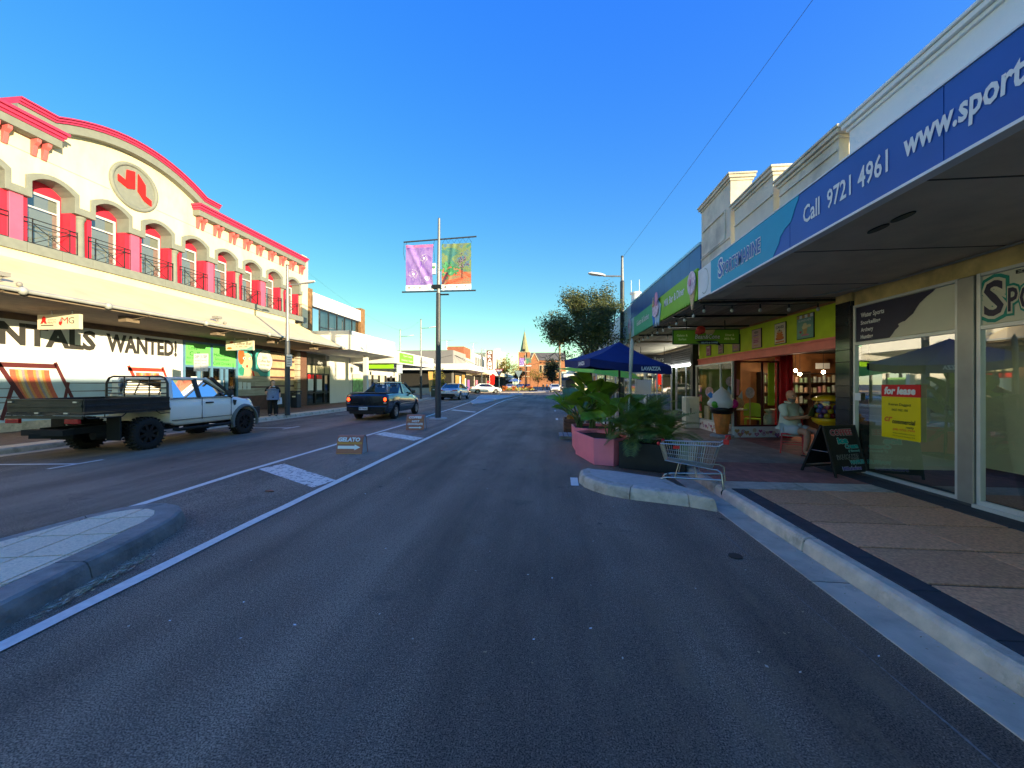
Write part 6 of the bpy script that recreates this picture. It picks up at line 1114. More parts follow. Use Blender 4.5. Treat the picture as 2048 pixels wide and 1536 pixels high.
part('cone',IC,WF,wf); part('rim',IC,BLACK,lambda b:b.lathe([(.20,.64),(.26,.66),(.30,.75),(.31,.82),(.26,.84),(.20,.80)],(4.78,11.2,.13),24))
def swirl(b):
    b.lathe([(.27,.80),(.34,.90),(.33,1.0),(.29,1.07),(.25,1.10),(.25,1.17),(.19,1.22),(.14,1.27),(.07,1.33),(.005,1.40)],(4.78,11.2,.13),24)
    b.tube([(4.78+(.29-.012*k)*cos(k*.4+2.6),11.2+(.29-.012*k)*sin(k*.4+2.6),1.05+.018*k) for k in range(23)],[.085-.0034*k for k in range(23)],8)
part('cream',IC,CRW,swirl); part('cream_fold',IC,CRW,lambda b:[b.tube([(4.78+(.30-.03*k)*cos(a0+k*.22),11.2+(.30-.03*k)*sin(a0+k*.22),1.04+.048*k) for k in range(9)],[.03,.05,.055,.055,.05,.045,.04,.03,.012],7) for a0 in (3.3,4.3,5.3,.2,1.4)])
for c,p,r in (('green',(4.55,11.05,1.04),.105),('pink',(5.00,11.02,1.06),.13)): part('scoop',IC,M('scoop_'+c,{'green':(.06,.36,.03),'pink':(.62,.02,.20)}[c],.35,var=.1),lambda b:b.ball(p,r,16,10))
part('scoop',IC,CRW,lambda b:(b.ball((4.80,10.93,1.03),(.11,.06,.11),16,10),)); part('wafer',IC,BLP,lambda b:b.bar((4.60,11.25,1.18),(4.46,11.28,1.34),.09,.12))
# gumball machine, chair under the man
GM=thing('gumball_machine','yellow gumball machine with clear drum of coloured balls','gumball machine',(5.62,8.35,.13))
GYL=M('gumball_yellow',(.78,.42,.005),.3,var=.04,coat=.4); gc=(5.62,8.35,.13)
part('pedestal',GM,GYL,lambda b:(b.lathe([(.001,0),(.22,0),(.22,.04),(.07,.07),(.06,.50),(.16,.53),(.16,.64),(.26,.70),(.28,.76),(.27,.78),(.001,.78)],gc,22))); part('lid',GM,GYL,lambda b:b.lathe([(.255,1.13),(.275,1.15),(.265,1.18),(.15,1.235),(.001,1.25)],gc,24))
part('drum',GM,glass('drum_clear',(.95,.97,.95),1.0,.02),lambda b:b.lathe([(.24,.78),(.25,.82),(.25,1.10),(.245,1.14)],gc,24)); part('coin_panel',GM,STEEL,lambda b:b.box(5.56,8.17,.66,5.70,8.2,.74)); part('rear_card',GM,M('drum_card',(.15,.08,.05),.7),lambda b:b.box(5.5,8.33,.80,5.74,8.36,1.10))
gb=[M('gumball_'+n,c,.2,var=.1,spec=.7) for n,c in (('red',(.4,.01,.02)),('blue',(.04,.1,.35)),('green',(.03,.2,.06)),('yellow',(.7,.5,.02)),('pink',(.6,.2,.3)),('white',(.6,.6,.55)),('purple',(.15,.06,.2)))]
rs=random.Random(11)
for mt in gb:
    pass
bl_=MB(); ms=[]
for mt in gb: q=MB().mat(mt); q.ball((0,0,0),.052,12,8); ms.append(q.build('gumball').data)
for o in [o for o in bpy.data.objects if o.name.startswith('gumball') and o.parent is None and o.type=='MESH']: bpy.data.objects.remove(o)
for lay in range(3):
    for k in range(11 if lay<2 else 9):
        a=2*pi*k/(11 if lay<2 else 9)+lay*.3; rr=.185; link('gumball',rs.choice(ms),GM,loc=Vector((5.62+rr*cos(a),8.35+rr*sin(a),.13+.835+lay*.09+rs.uniform(-.01,.015)))-off(GM))
RC=M('chair_red',(.65,.03,.04),.4,var=.1)
CHX=thing('cafe_chair','red metal cafe chair under the seated man','chair',(5.18,8.78,.13),rz=R(-30))
# local: front is -y
part('seat',CHX,RC,lambda b:b.box(-.2,-.2,.40,.2,.2,.43),bevel=.012,local=True)
for x in (-.18,.18):
    part('leg',CHX,RC,lambda b:b.bar((x,-.18,.41),(x*1.12,-.21,0),.03),local=True); part('leg',CHX,RC,lambda b:b.tube([(x*1.1,.24,0),(x,.19,.41),(x,.24,.82)],.018,7),local=True)
part('backrest',CHX,RC,lambda b:(b.box(-.19,.215,.62,.19,.235,.80),b.box(-.19,.205,.50,.19,.22,.54)),local=True,bevel=.008); part('stretcher',CHX,RC,lambda b:(b.bar((-.19,-.19,.2),(.19,-.19,.2),.018),b.bar((-.19,.21,.2),(.19,.21,.2),.018),b.bar((-.19,-.19,.16),(-.19,.21,.16),.018),b.bar((.19,-.19,.16),(.19,.21,.16),.018)),local=True)
# inside the milk bar window
GCH=thing('plastic_chair','lime green plastic chair behind the milk bar glass','chair',(6.05,12.1,.13),rz=R(150)); LC=M('lime_plastic',(.40,.58,.03),.4)
part('seat',GCH,LC,lambda b:b.box(-.22,-.22,.42,.22,.22,.45),local=True,bevel=.012); part('backrest',GCH,LC,lambda b:b.prism([(-.22,.23,.52),(.22,.23,.52),(.23,.25,.78),(.17,.27,.90),(.0,.275,.93),(-.17,.27,.90),(-.23,.25,.78)],(0,.03,0)),local=True,bevel=.01)
for x in (-.19,.19):
    for y in (-.19,.2): part('leg',GCH,LC,lambda b:b.bar((x,y,.42),(x*1.1,y*1.1,0),.035),local=True)
TB=thing('cafe_table','white topped cafe table behind the milk bar glass','table',(5.55,12.2,.13)); part('table_top',TB,WHITE,lambda b:b.cyl((5.55,12.2,.83),(5.55,12.2,.86),.38,n=24)); part('leg',TB,ALU,lambda b:(b.cyl((5.55,12.2,.13),(5.55,12.2,.83),.035,n=10),b.cyl((5.55,12.2,.13),(5.55,12.2,.16),.24,n=20)))
MC=thing('milk_can','pale green milk churn standing beside the red pillar','milk can',(6.35,11.75,.13)); part('body',MC,M('churn_green',(.34,.42,.34),.5,.3,var=.2),lambda b:b.lathe([(.001,0),(.20,0),(.20,.48),(.12,.60),(.11,.66),(.15,.70),(.15,.74),(.001,.76)],(6.35,11.75,.13),20)); part('handle',MC,STEEL,lambda b:b.tube([(6.18,11.65,.62),(6.12,11.63,.66),(6.14,11.64,.76),(6.24,11.68,.74)],.012,5))
SDB=thing('window_sundae_cutout','painted sundae cut-out standing in the milk bar window','display',(5.4,12.0,.43)); 
for mt,pts in ((WAF,circ(0,.55,.26,.2)),(LBL,[(-.2,.7),(-.1,1.1),(.0,.75)]),(PKP,[(-.02,.8),(.06,1.35),(.2,1.3),(.18,.8)]),(ICE,circ(-.12,1.25,.13,.16)),(LBL,[(.1,.6),(.28,.95),(.3,.55)])): part('cutout_piece',SDB,mt,lambda b:b.prism([(5.4+p[0],12.0-.01*len(pts),.55+p[1]*.9) for p in pts],(0,.012,0)))
for i,x in enumerate((5.12,5.72)): t=thing('lollipop_cutout',['pale pink lollipop cut-out at the left of the milk bar window','pale pink lollipop cut-out at the right of the milk bar window'][i],'display',(x,12.9-i*1.3,.43)); part('disc',t,ICE,lambda b:b.prism([(x+p[0],12.9-i*1.3,1.35+p[1]) for p in circ(0,0,.12,.16)],(0,.012,0))); part('stick',t,WAF,lambda b:b.bar((x,12.905-i*1.3,.43),(x,12.905-i*1.3,1.2),.02))
for k,(x,y,m_) in enumerate(((5.16,13.1,CRP),(5.2,12.6,LBL),(5.24,12.1,MINT))): tag(box('menu_card',None,m_,x,y,.43,x+.02,y+.32,.88),['brown edged menu card at the far end of the milk bar sill','pale blue menu card in the middle of the milk bar sill','green menu card nearest the cone statue on the milk bar sill'][k],'menu')
# shopping trolley
TRY=thing('shopping_trolley','wire shopping trolley with red handle standing by the kerb nib','shopping trolley',(2.19,6.04,.012),rz=math.atan2(.44,-.90)+pi); TRY.scale=(.92,.95,.98)
# local: +x towards the handle
TRD=M('trolley_red_plastic',(.62,.02,.02),.35); CW=CHROME
fx0,fx1,rx0,rx1=-.46,-.46,.34,.40
def basket(b):
    fr0=[(-.50,-.17,.46),(-.50,.17,.46)]; n=24
    for s in (-1,1):
        b.tube([(-.52,s*.19,.69),(.36,s*.25,.72)],.009,6); b.tube([(-.44,s*.15,.43),(.26,s*.19,.37)],.007,6)
        for k in range(n+1):
            f=k/n; b.bar((-.52+.88*f,s*(.19+.06*f),.69+.03*f),(-.44+.70*f,s*(.15+.04*f),.43-.06*f),.0065)
        b.tube([(-.47,s*.165,.55),(.31,s*.21,.52)],.005,5)
    for k in range(10):
        f=-1+2*k/9; b.bar((-.52,f*.19,.69),(-.44,f*.15,.43),.0065); b.bar((.36,f*.25,.72),(.26,f*.19,.37),.0065); b.bar((-.44,f*.15,.43),(.26,f*.19,.37),.006)
    for f in (0,.33,.66,1): b.bar((-.44+.7*f,-(.15+.04*f),.43-.06*f),(-.44+.7*f,.15+.04*f,.43-.06*f),.007)
    b.tube([(-.52,-.19,.69),(-.52,.19,.69)],.009,6); b.tube([(.36,-.25,.72),(.36,.25,.72)],.009,6)
part('basket',TRY,CW,basket,local=True)
part('chassis',TRY,CW,lambda b:([(b.tube([(.42,s*.24,.10),(.40,s*.25,.34),(.34,s*.235,.38),(.20,s*.21,.37)],.014,8),b.tube([(.42,s*.24,.24),(-.40,s*.17,.17),(-.50,s*.16,.14),(-.53,s*.16,.08)],.014,8),b.tube([(.05,s*.21,.215),(.02,s*.2,.38)],.008,6),b.tube([(-.28,s*.18,.18),(-.22,s*.17,.41)],.008,6)) for s in (-1,1)],b.tube([(-.44,-.16,.165),(-.44,.16,.165)],.012,6),b.tube([(.0,-.20,.21),(0,.20,.21)],.01,6)),local=True)
part('handle',TRY,TRD,lambda b:b.cyl((.47,-.27,.80),(.47,.27,.80),.022,n=10),local=True); part('handle_arm',TRY,CW,lambda b:[b.tube([(.36,s*.25,.72),(.47,s*.26,.80)],.01,6) for s in (-1,1)],local=True)
for s in (-1,1): part('handle_end',TRY,TRD,lambda b:b.box(.42,s*.27-.025,.76,.50,s*.27+.025,.835),local=True,bevel=.01)
part('front_bumper',TRY,TRD,lambda b:[b.ball((-.53,s*.19,.69),.03,8,6) for s in (-1,1)],local=True); part('child_seat',TRY,M('child_seat_grey',(.25,.32,.40),.5),lambda b:b.prism([(.30,-.2,.56),(.35,-.23,.71),(.35,.23,.71),(.30,.2,.56)],(-.01,0,0)),local=True); part('coin_lock',TRY,TRD,lambda b:b.box(-.30,-.215,.63,-.20,-.19,.68),local=True,bevel=.005)
for x,y in ((.44,-.24),(.44,.24),(-.50,-.16),(-.50,.16)): w=part('wheel',TRY,TYRE,lambda b:b.cyl((x,y-.016,.055),(x,y+.016,.055),.055,n=16),local=True); part('hub',w,WHITE,lambda b:b.cyl((x,y-.019,.055),(x,y+.019,.055),.035,n=12),local=True); part('fork',w,STEEL,lambda b:b.box(x-.018,y-.024,.06,x+.018,y+.024,.125),local=True)
# umbrellas
UBL=M('umbrella_blue_cloth',(.012,.022,.125),.8,var=.12,scale=3); UGN=M('umbrella_green_cloth',(.55,.85,.07),.8,var=.08,scale=3)
UM=thing('market_umbrella','navy blue square market umbrella over the planters','umbrella',(1.70,9.2,0))
ap=Vector((1.62,9.15,2.58)); cs=[Vector((.85,8.15,2.14)),Vector((2.62,8.55,1.98)),Vector((2.35,10.35,2.12)),Vector((.40,9.95,2.21))]
def can(b,ap,cs,nd=5,sag=.05,n=6):
    b.smooth=True
    for i in range(4):
        p,q=cs[i],cs[(i+1)%4]; grid=[]
        for a in range(n+1):
            row=[]
            for c in range(n+1):
                e=p.lerp(q,c/n); v=ap.lerp(e,a/n); v=v-Vector((0,0,sag*sin(pi*a/n)+sag*.8*(a/n)*sin(pi*c/n))); row.append(v)
            grid.append(row)
        vs=[v for r in grid for v in r]; b.add(vs,[(a*(n+1)+c,a*(n+1)+c+1,(a+1)*(n+1)+c+1,(a+1)*(n+1)+c) for a in range(n) for c in range(n)])
part('canopy',UM,UBL,lambda b:can(b,ap,cs,sag=.04))
def val(b):
    for i in range(4):
        p,q=cs[i],cs[(i+1)%4]; m_=[p.lerp(q,k/8)-Vector((0,0,.032*sin(pi*k/8))) for k in range(9)]
        b.add([v for v in m_]+[v-Vector((0,0,.17+.01*sin(k*2.1))) for k,v in enumerate(m_)],[(k,k+1,k+10,k+9) for k in range(8)])
part('valance',UM,UBL,val)
part('pole',UM,M('umbrella_pole_dark',(.03,.025,.02),.5),lambda b:b.cyl((1.66,9.2,0),(1.62,9.15,2.56),.025,n=10)); part('rib',UM,BLACK,lambda b:[b.bar(ap-Vector((0,0,.08)),c-Vector((0,0,.03)),.02) for c in cs]); part('base',UM,BLACK,lambda b:b.box(1.4,8.95,0,1.9,9.45,.08))
for i,(f0,f1) in ((0,(.62,.86)),(3,(.62,.84))):
    p,q=(cs[0],cs[1]) if i==0 else (cs[3],cs[0]); d=(q-p); d.z=0; L_=d.length; d.normalize(); o=p.lerp(q,f0)-Vector((0,0,.155)); text('lettering',UM,PRINTW,'LAVAZZA',o,d,UP,L_*(f1-f0),.085,bold=.05,lift=.015)
UG=thing('green_umbrella','lime green umbrella behind the blue umbrella','umbrella',(1.75,12.2,0)); apg=Vector((1.75,12.2,2.28)); csg=[Vector((1.17,11,1.92)),Vector((2.62,11.2,1.74)),Vector((2.9,13.4,1.95)),Vector((.3,13.3,2.13))]
part('canopy',UG,UGN,lambda b:can(b,apg,csg,sag=.03)); part('pole',UG,BLACK,lambda b:b.cyl((1.75,12.2,0),(1.75,12.2,2.4),.025,n=10)); part('rib',UG,BLACK,lambda b:[b.bar(apg-Vector((0,0,.06)),c-Vector((0,0,.02)),.018) for c in csg])
FPL=thing('flag_pole','slender cream flag pole leaning in front of the blue umbrella','flag pole',(1.55,7.95,0)); part('pole',FPL,M('cream_pole',(.6,.56,.44),.6),lambda b:b.cyl((1.55,7.95,0),(1.66,7.95,2.52),.018,.014,8)); part('furled_flag',FPL,M('furled_cloth',(.55,.5,.36),.9,var=.15),lambda b:b.loft([[(1.665-.11*(1-z/2.5)+r*cos(a),7.95+r*sin(a),z) for a in [2*pi*i/8 for i in range(8)]] for z,r in ((1.35,.012),(1.5,.028),(2.0,.036),(2.3,.042),(2.46,.034),(2.5,.012))]))
# planters
def planter(label,pts,h,m,flare=1.05,lip=.03):
    c=Vector((sum(p[0] for p in pts)/len(pts),sum(p[1] for p in pts)/len(pts),0)); t=thing('planter',label,'planter',(c.x,c.y,0))
    V=lambda p,f,z: Vector((c.x+(p[0]-c.x)*f,c.y+(p[1]-c.y)*f,z)); b=MB().mat(m)
    b.loft([[V(p,1,.01) for p in pts],[V(p,flare,h) for p in pts],[V(p,flare-.09,h) for p in pts],[V(p,flare-.12,h-.12) for p in pts]],smooth=False); b.build('box',t,bevel=.006)
    part('soil',t,M('potting_soil',(.035,.022,.015),.95,var=.4,scale=20),lambda b:b.poly([V(p,flare-.115,h-.06) for p in pts])); return t
PKL=M('planter_pink',(.95,.24,.30),.5,var=.05,dirt=.12,dirtcol=(.4,.1,.15))
planter('pink faceted planter nearest the kerb nib',[(.60,8.85),(.88,7.72),(1.24,7.60),(1.62,7.95),(1.55,8.75),(1.05,9.2)],.53,PKL)
planter('pink faceted planter behind the first pink one',[(.60,10.1),(.62,9.3),(.9,9.12),(1.5,9.15),(1.6,10.0),(1.1,10.4)],.56,PKL)
planter('long black planter box holding palms by the kerb',[(1.32,7.48),(2.36,6.95),(2.62,7.55),(1.60,8.05)],.50,M('planter_black',(.014,.014,.015),.55,var=.3),flare=1.0)
TBX=thing('timber_crate','rust brown slatted timber crate with yellow flowers beside the parking bay','crate',(.8,12.9,0)); TMB=M('rusty_timber',(.20,.085,.045),.8,var=.3,scale=6)
part('liner',TBX,DARK,lambda b:b.box(.55,12.55,.02,1.05,13.25,.42))
for k in range(4):
    for (p,q) in (((.52,12.5),(1.08,12.5)),((.52,13.3),(1.08,13.3)),((.5,12.5),(.5,13.3)),((1.1,12.5),(1.1,13.3))): part('slat',TBX,TMB,lambda b:b.bar((p[0],p[1],.07+k*.115),(q[0],q[1],.07+k*.115),.03,.10))
PLT=thing('grey_pallet','weathered grey pallet lying by the timber crate','pallet',(.55,11.6,0)); part('runner',PLT,M('grey_timber',(.26,.25,.25),.85,var=.25),lambda b:[b.box(.3,y,.005,.95,y+.08,.08) for y in (11.2,11.6,11.95)])
for k in range(5): part('slat',PLT,MATS['grey_timber'],lambda b:b.box(.3+k*.135,11.15,.081,.41+k*.135,12.08,.10))
# overhead wires
def wire(label,pts,r=.004): tag(part('overhead_wire',None,BLACK,lambda b:b.tube(pts,r,5)),label,'wire')
wire('thin overhead wire running from the right-hand lamp post up over the shop',[Vector((2.72,14.7,6.30)).lerp(Vector((5.6,-5.2,9.4)),t/12)-Vector((0,0,.25*sin(pi*t/12))) for t in range(13)])
wire('thin overhead wire from the cream building to the lamp post behind the green sign',[Vector((-16.4,25,9.2)).lerp(Vector((-17.5,44,7.9)),t/10)-Vector((0,0,.5*sin(pi*t/10))) for t in range(11)]); wire('overhead wire between the two lamp posts on the left side street',[Vector((-17.5,44,7.9)).lerp(Vector((-12.6,37,7.9)),t/8)-Vector((0,0,.2*sin(pi*t/8))) for t in range(9)])
# litter in the gutter and on the road
rs=random.Random(21); LFM=[M('dry_leaf_'+n,c,.8,var=.2) for n,c in (('tan',(.62,.42,.22)),('brown',(.34,.19,.10)),('grey',(.70,.62,.48)),('green',(.30,.36,.18)))]
b=MB()
def leaflet(b,x,y,z,l,w,a,tilt=.3): d=Vector((cos(a),sin(a),rs.uniform(-tilt,tilt)*.4)); n=Vector((-sin(a),cos(a),rs.uniform(-tilt,tilt))); p=Vector((x,y,z)); b.add([p-d*l/2,p+n*w/2,p+d*l/2,p-n*w/2],[(0,1,2,3)])
for i in range(260):
    f=rs.betavariate(2,2.2); x=-3.50-.22*f+rs.gauss(.03,.035); y=2.25+1.1*f; b.mat(rs.choice(LFM)); leaflet(b,x,y,.012+rs.random()*.02,rs.uniform(.03,.075),rs.uniform(.007,.016),rs.uniform(.6,2.4))
o=b.build('leaf_litter',fix=False); o['kind']='stuff'; o['label']='drift of dry leaves against the traffic island kerb'
b=MB()
for i in range(150):
    y=2.2+rs.random()**1.4*14; x=rs.uniform(-3.2,2.0); b.mat(rs.choice([PRINTW,LFM[2],LFM[0],LFM[2]])); leaflet(b,x,y,.006,rs.uniform(.012,.034),rs.uniform(.009,.020),rs.uniform(0,6),.1)
for i in range(90): y=rs.uniform(1.5,5.5); b.mat(rs.choice(LFM)); leaflet(b,rs.uniform(2.2,2.4),y,.012,rs.uniform(.008,.03),rs.uniform(.005,.01),rs.uniform(0,6),.2)
o=b.build('road_litter',fix=False); o['kind']='stuff'; o['label']='scattered pale scraps and leaves on the asphalt'
b=MB().mat(M('rust_leaf',(.42,.14,.08),.7)); b.loft([[(-4.12+.07*q,5.33+w,.02+.012*abs(w)*10),(-4.12+.07*q,5.33,.008),(-4.12+.07*q,5.33-w,.02)] for q,w in ((-1,.004),(-.4,.03),(.3,.03),(1,.004))],caps=False); tag(b.build('fallen_leaf'),'rust red fallen leaf lying in the median','leaf')
tag(part('drain_lid',None,M('drain_iron',(.06,.05,.042),.6,.4),lambda b:(b.cyl((1.72,3.75,.001),(1.72,3.75,.010),.06,n=20),)),'small round iron lid set in the road near the gutter','drain lid')
# ---------------------------------------------------------------- plants and trees
def leafmat(name,c,rough=.4,var=.3,trans=.25,spec=.4,rnd=.2):
    m=M(name,c,rough,var=var,scale=9,spec=spec,rnd=rnd); b=m.node_tree.nodes['Principled BSDF']
    t=m.node_tree; N=t.nodes; L=t.links; tr=N.new('ShaderNodeBsdfTranslucent'); tr.inputs[0].default_value=(c[0]*2.2,c[1]*2.0,c[2]*.8,1); mx=N.new('ShaderNodeMixShader'); mx.inputs[0].default_value=trans
    o=N['Material Output']; L.new(b.outputs[0],mx.inputs[1]); L.new(tr.outputs[0],mx.inputs[2]); L.new(mx.outputs[0],o.inputs[0]); return m
BIGL=leafmat('big_glossy_leaf',(.165,.29,.03),.28,.35,.2,.6,.4); STALK=M('leaf_stalk',(.12,.16,.04),.5); RIBM=M('leaf_midrib',(.30,.36,.12),.5)
# a broad paddle leaf with a folded blade, wavy edge and pale midrib, root at the origin, growing along +x
def paddle(seed,L_=.50,W_=.235):
    r=random.Random(seed); b=MB().mat(BIGL); b.smooth=True; n=9; rows=[]
    droop=r.uniform(.15,.45); cup=r.uniform(.10,.28)
    for i in range(n+1):
        t=i/n; w=W_*(math.sin(pi*min(1,t*1.02+.02))**.62)*(.75+.5*t*(1.25-t)); z=.10*t-droop*t*t*.5; row=[]
        for j,f in enumerate((-1,-.5,0,.5,1)): row.append((L_*t, w*f, z+abs(f)*w*cup*1.6+ (.012*sin(i*2.3+seed) if abs(f)==1 else 0)))
        rows.append(row)
    vs=[p for q in rows for p in q]; b.add(vs,[(i*5+j,i*5+j+1,(i+1)*5+j+1,(i+1)*5+j) for i in range(n) for j in range(4)]); b.smooth=False
    b.mat(RIBM); b.tube([(q[2][0],0,q[2][2]+.003) for q in rows],[.007*(1-.8*i/n) for i in range(n+1)],4)
    o=b.build('leaf'); me=o.data; bpy.data.objects.remove(o); return me
PAD=[paddle(s) for s in range(6)]
def place_leaf(me,parent,pos,az,el,roll,s,name='leaf'):
    o=bpy.data.objects.new(name,me); col.objects.link(o); o.parent=parent; m=Matrix.Translation(Vector(pos)-off(parent))@Matrix.Rotation(az,4,'Z')@Matrix.Rotation(-el,4,'Y')@Matrix.Rotation(roll,4,'X')@Matrix.Scale(s,4); o.matrix_local=m; return o
def big_plant(label,x,y,z0,h,n,seed,lean=(0,0),smax=1.05):
    r=random.Random(seed); t=thing('broad_leaf_plant',label,'plant',(x,y,z0),group='broad leaved plants in the pink planters'); b=MB().mat(STALK); lv=[]
    for i in range(n):
        a=i*2.4+r.uniform(-.4,.4); f=(i+.5)/n; hh=h*(.28+.62*f)*r.uniform(.85,1.1); rr=(.10+.26*(1-f)**.6)*r.uniform(.7,1.25); p0=Vector((x+r.uniform(-.08,.08),y+r.uniform(-.08,.08),z0)); p1=Vector((x+lean[0]*f+rr*cos(a),y+lean[1]*f+rr*sin(a),z0+hh)); mid=p0.lerp(p1,.55)+Vector((-.06*cos(a),-.06*sin(a),.08*h))
        b.tube([p0,mid,p1],[.016,.012,.008],6); lv.append((p1,a+r.uniform(-.5,.5),r.uniform(.55,1.25) if f>.45 else r.uniform(.15,.8),r.uniform(-.6,.6),smax*r.uniform(.72,1.08)))
    b.build('stalk',t)
    for p,a,e,ro,s in lv: place_leaf(r.choice(PAD),t,p,a,e,ro,s)
big_plant('broad leaved plant in the nearest pink planter, lowest of the three',1.28,8.25,.46,.78,13,1,(.05,-.1))
big_plant('tall dark broad leaved plant behind the nearest pink planter',1.05,9.55,.5,1.22,17,2,(.1,0),1.2)
big_plant('broad leaved plant leaning over the road from the second pink planter',.78,9.85,.5,.80,13,3,(-.28,0),1.05)
# palm fronds with separate leaflets
PALM=leafmat('palm_leaflet',(.14,.215,.04),.45,.35,.15,.4,.35)
def frond(seed,L_=.80,nl=20,w=.020,ll=.26,mt=PALM):
    r=random.Random(seed); b=MB().mat(mt); pts=[]
    for i in range(11): t=i/10; pts.append(Vector((L_*t*(1-.12*t),0,L_*(.42*t-.62*t*t))))
    b.tube(pts,[.007*(1-.85*i/10) for i in range(11)],4)
    for i in range(nl):
        t=.10+.9*i/(nl-1); k=min(9,int(t*10)); f=t*10-k; p=pts[k].lerp(pts[k+1],f); d=(pts[k+1]-pts[k]).normalized(); l=ll*(sin(pi*(.12+.82*t))**.6)*r.uniform(.85,1.1)
        for s in (-1,1):
            q=(d*.75+Vector((0,s*.85,.22))).normalized(); e=p+q*l-Vector((0,0,l*l*.8)); m=p+q*l*.5+Vector((0,0,.01)); n=d.cross(q).cross(q).normalized()*w*.5
            b.add([p-n*.5,p+n*.5,m+n,m-n,e],[(0,1,2,3),(3,2,4)])
    o=b.build('frond',fix=False); me=o.data; bpy.data.objects.remove(o); return me
FR_=[frond(s) for s in range(4)]
def palm(label,x,y,z,n,seed,s0=1.0,stem=.14):
    r=random.Random(seed); t=thing('dwarf_palm',label,'plant',(x,y,z),group='dwarf palms in the black planter'); part('trunk',t,M('palm_trunk_fibre',(.10,.065,.035),.9,var=.4,scale=20),lambda b:b.lathe([(.07,0),(.09,.06),(.07,stem),(.02,stem+.06)],(x,y,z),10))
    for i in range(n): f=i/n; place_leaf(r.choice(FR_),t,(x+r.uniform(-.03,.03),y+r.uniform(-.03,.03),z+stem),i*2.4+r.uniform(-.3,.3),1.25-1.35*f+r.uniform(-.15,.15),r.uniform(-.3,.3),s0*r.uniform(.8,1.08),'frond')
palm('dwarf palm at the left end of the black planter',1.62,7.62,.44,30,1,1.0); palm('dwarf palm at the right end of the black planter beside the trolley',2.16,7.38,.44,28,2,.95); palm('taller dwarf palm behind the black planter',2.0,8.1,.30,26,3,1.15,.4)
# small yellow leaved plant spilling from the timber crate
YLF=leafmat('yellow_leaf',(.50,.26,.04),.5,.3,.25); 
def bush(label,x,y,z,rx,rz,n,m,seed,cat='plant',name='low_shrub',leaf=.07,group=None,trunk=None):
    r=random.Random(seed); t=thing(name,label,cat,(x,y,z if trunk is None else .1),group=group); b=MB().mat(m)
    cl=[(r.gauss(0,.5),r.gauss(0,.5),r.uniform(-.7,.8)) for _ in range(max(5,n//45))]
    for i in range(n):
        c=r.choice(cl); p=Vector((x+rx*(c[0]*.75+r.gauss(0,.22)),y+rx*(c[1]*.75+r.gauss(0,.22)),z+rz*(c[2]*.75+r.gauss(0,.22)+.5))); d=Vector((r.gauss(0,1),r.gauss(0,1),r.gauss(0,.6))).normalized(); q=d.cross(Vector((r.gauss(0,1),r.gauss(0,1),r.gauss(0,1)))).normalized(); l=leaf*r.uniform(.6,1.3); b.add([p-d*l,p+q*l*.4,p+d*l,p-q*l*.4],[(0,1,2,3)])
    o=b.build('crown',t,fix=False)
    if trunk: part('trunk',t,M('bark_grey',(.12,.095,.075),.9,var=.3,scale=8),lambda b:[b.tube([(x,y,.05),(x+.05*rx,y,z*.6),(x+a*rx*.4,y+c*rx*.4,z+rz*.5)],[trunk,trunk*.8,trunk*.3],7) for a,c in ((-.6,.2),(.5,.4),(0,-.5))])
    return t
bush('yellow leaved plant spilling over the rusty timber crate',.72,12.75,.42,.30,.26,260,YLF,4,leaf=.05)
# olive-like street tree
OLV=leafmat('olive_leaf',(.085,.105,.045),.5,.35,.15,.35,0); OLV2=leafmat('olive_leaf_yellow',(.14,.145,.045),.5,.3,.2,.35,0); OLB=M('olive_bark',(.09,.075,.06),.9,var=.35,scale=10,bump=.4,bscale=30)
def olive(label,x,y,h0,top,R_,nleaf,seed,leaf=.075,name='olive_tree'):
    r=random.Random(seed); t=thing(name,label,'tree',(x,y,.05)); tb=MB().mat(OLB); tips=[]
    base=Vector((x,y,.02)); fork=Vector((x+.05,y,h0)); tb.tube([base,base.lerp(fork,.5)+Vector((.04,.02,0)),fork],[.11,.09,.085],9)
    def grow(p,d,l,rad,lev):
        n=4; pts=[p]
        for i in range(n): d=(d+Vector((r.gauss(0,.13),r.gauss(0,.13),r.gauss(.03,.10)))).normalized(); pts.append(pts[-1]+d*l/n)
        tb.tube(pts,[rad*(1-.55*i/n) for i in range(n+1)],5)
        if lev>=2: tips.extend(pts[1:])
        if lev<4:
            for k in range(3 if lev<3 else 2):
                a=Vector((r.gauss(0,1),r.gauss(0,1),r.gauss(.15,.7))).normalized(); grow(pts[r.choice((2,3,4))],(d*.75+a*.75).normalized(),l*r.uniform(.58,.78),rad*.5,lev+1)
    for k in range(6): a=2*pi*k/6+r.uniform(-.3,.3); grow(fork,Vector((cos(a)*.75,sin(a)*.75,r.uniform(.55,1.2))).normalized(),(top-h0)*.42,.05,1)
    tb.build('trunk',t); b=MB(); tips=[p for p in tips if p.z>h0*1.02 and math.hypot(p.x-x,p.y-y)<R_*min(1.05,.5+.75*(p.z-h0)/(top-h0)*1.6)]
    c0=Vector((x,y,(h0+top)/2+.1))
    for i in range(nleaf):
        p=r.choice(tips)+Vector((r.gauss(0,.16),r.gauss(0,.16),r.gauss(0,.14)))
        d=Vector((r.gauss(0,1),r.gauss(0,1),r.gauss(.1,.7))).normalized(); q=d.cross(Vector((r.gauss(0,1),r.gauss(0,1),r.gauss(0,1)))).normalized(); l=leaf*r.uniform(.6,1.25); b.mat(OLV2 if r.random()<.22 else OLV); b.add([p-d*l*.6,p+q*l*.24,p+d*l*.6,p-q*l*.24],[(0,1,2,3)])
    b.build('crown',t,fix=False); return t
olive('olive green street tree rising behind the blue umbrella',1.45,14.3,2.5,5.35,1.7,36000,5)
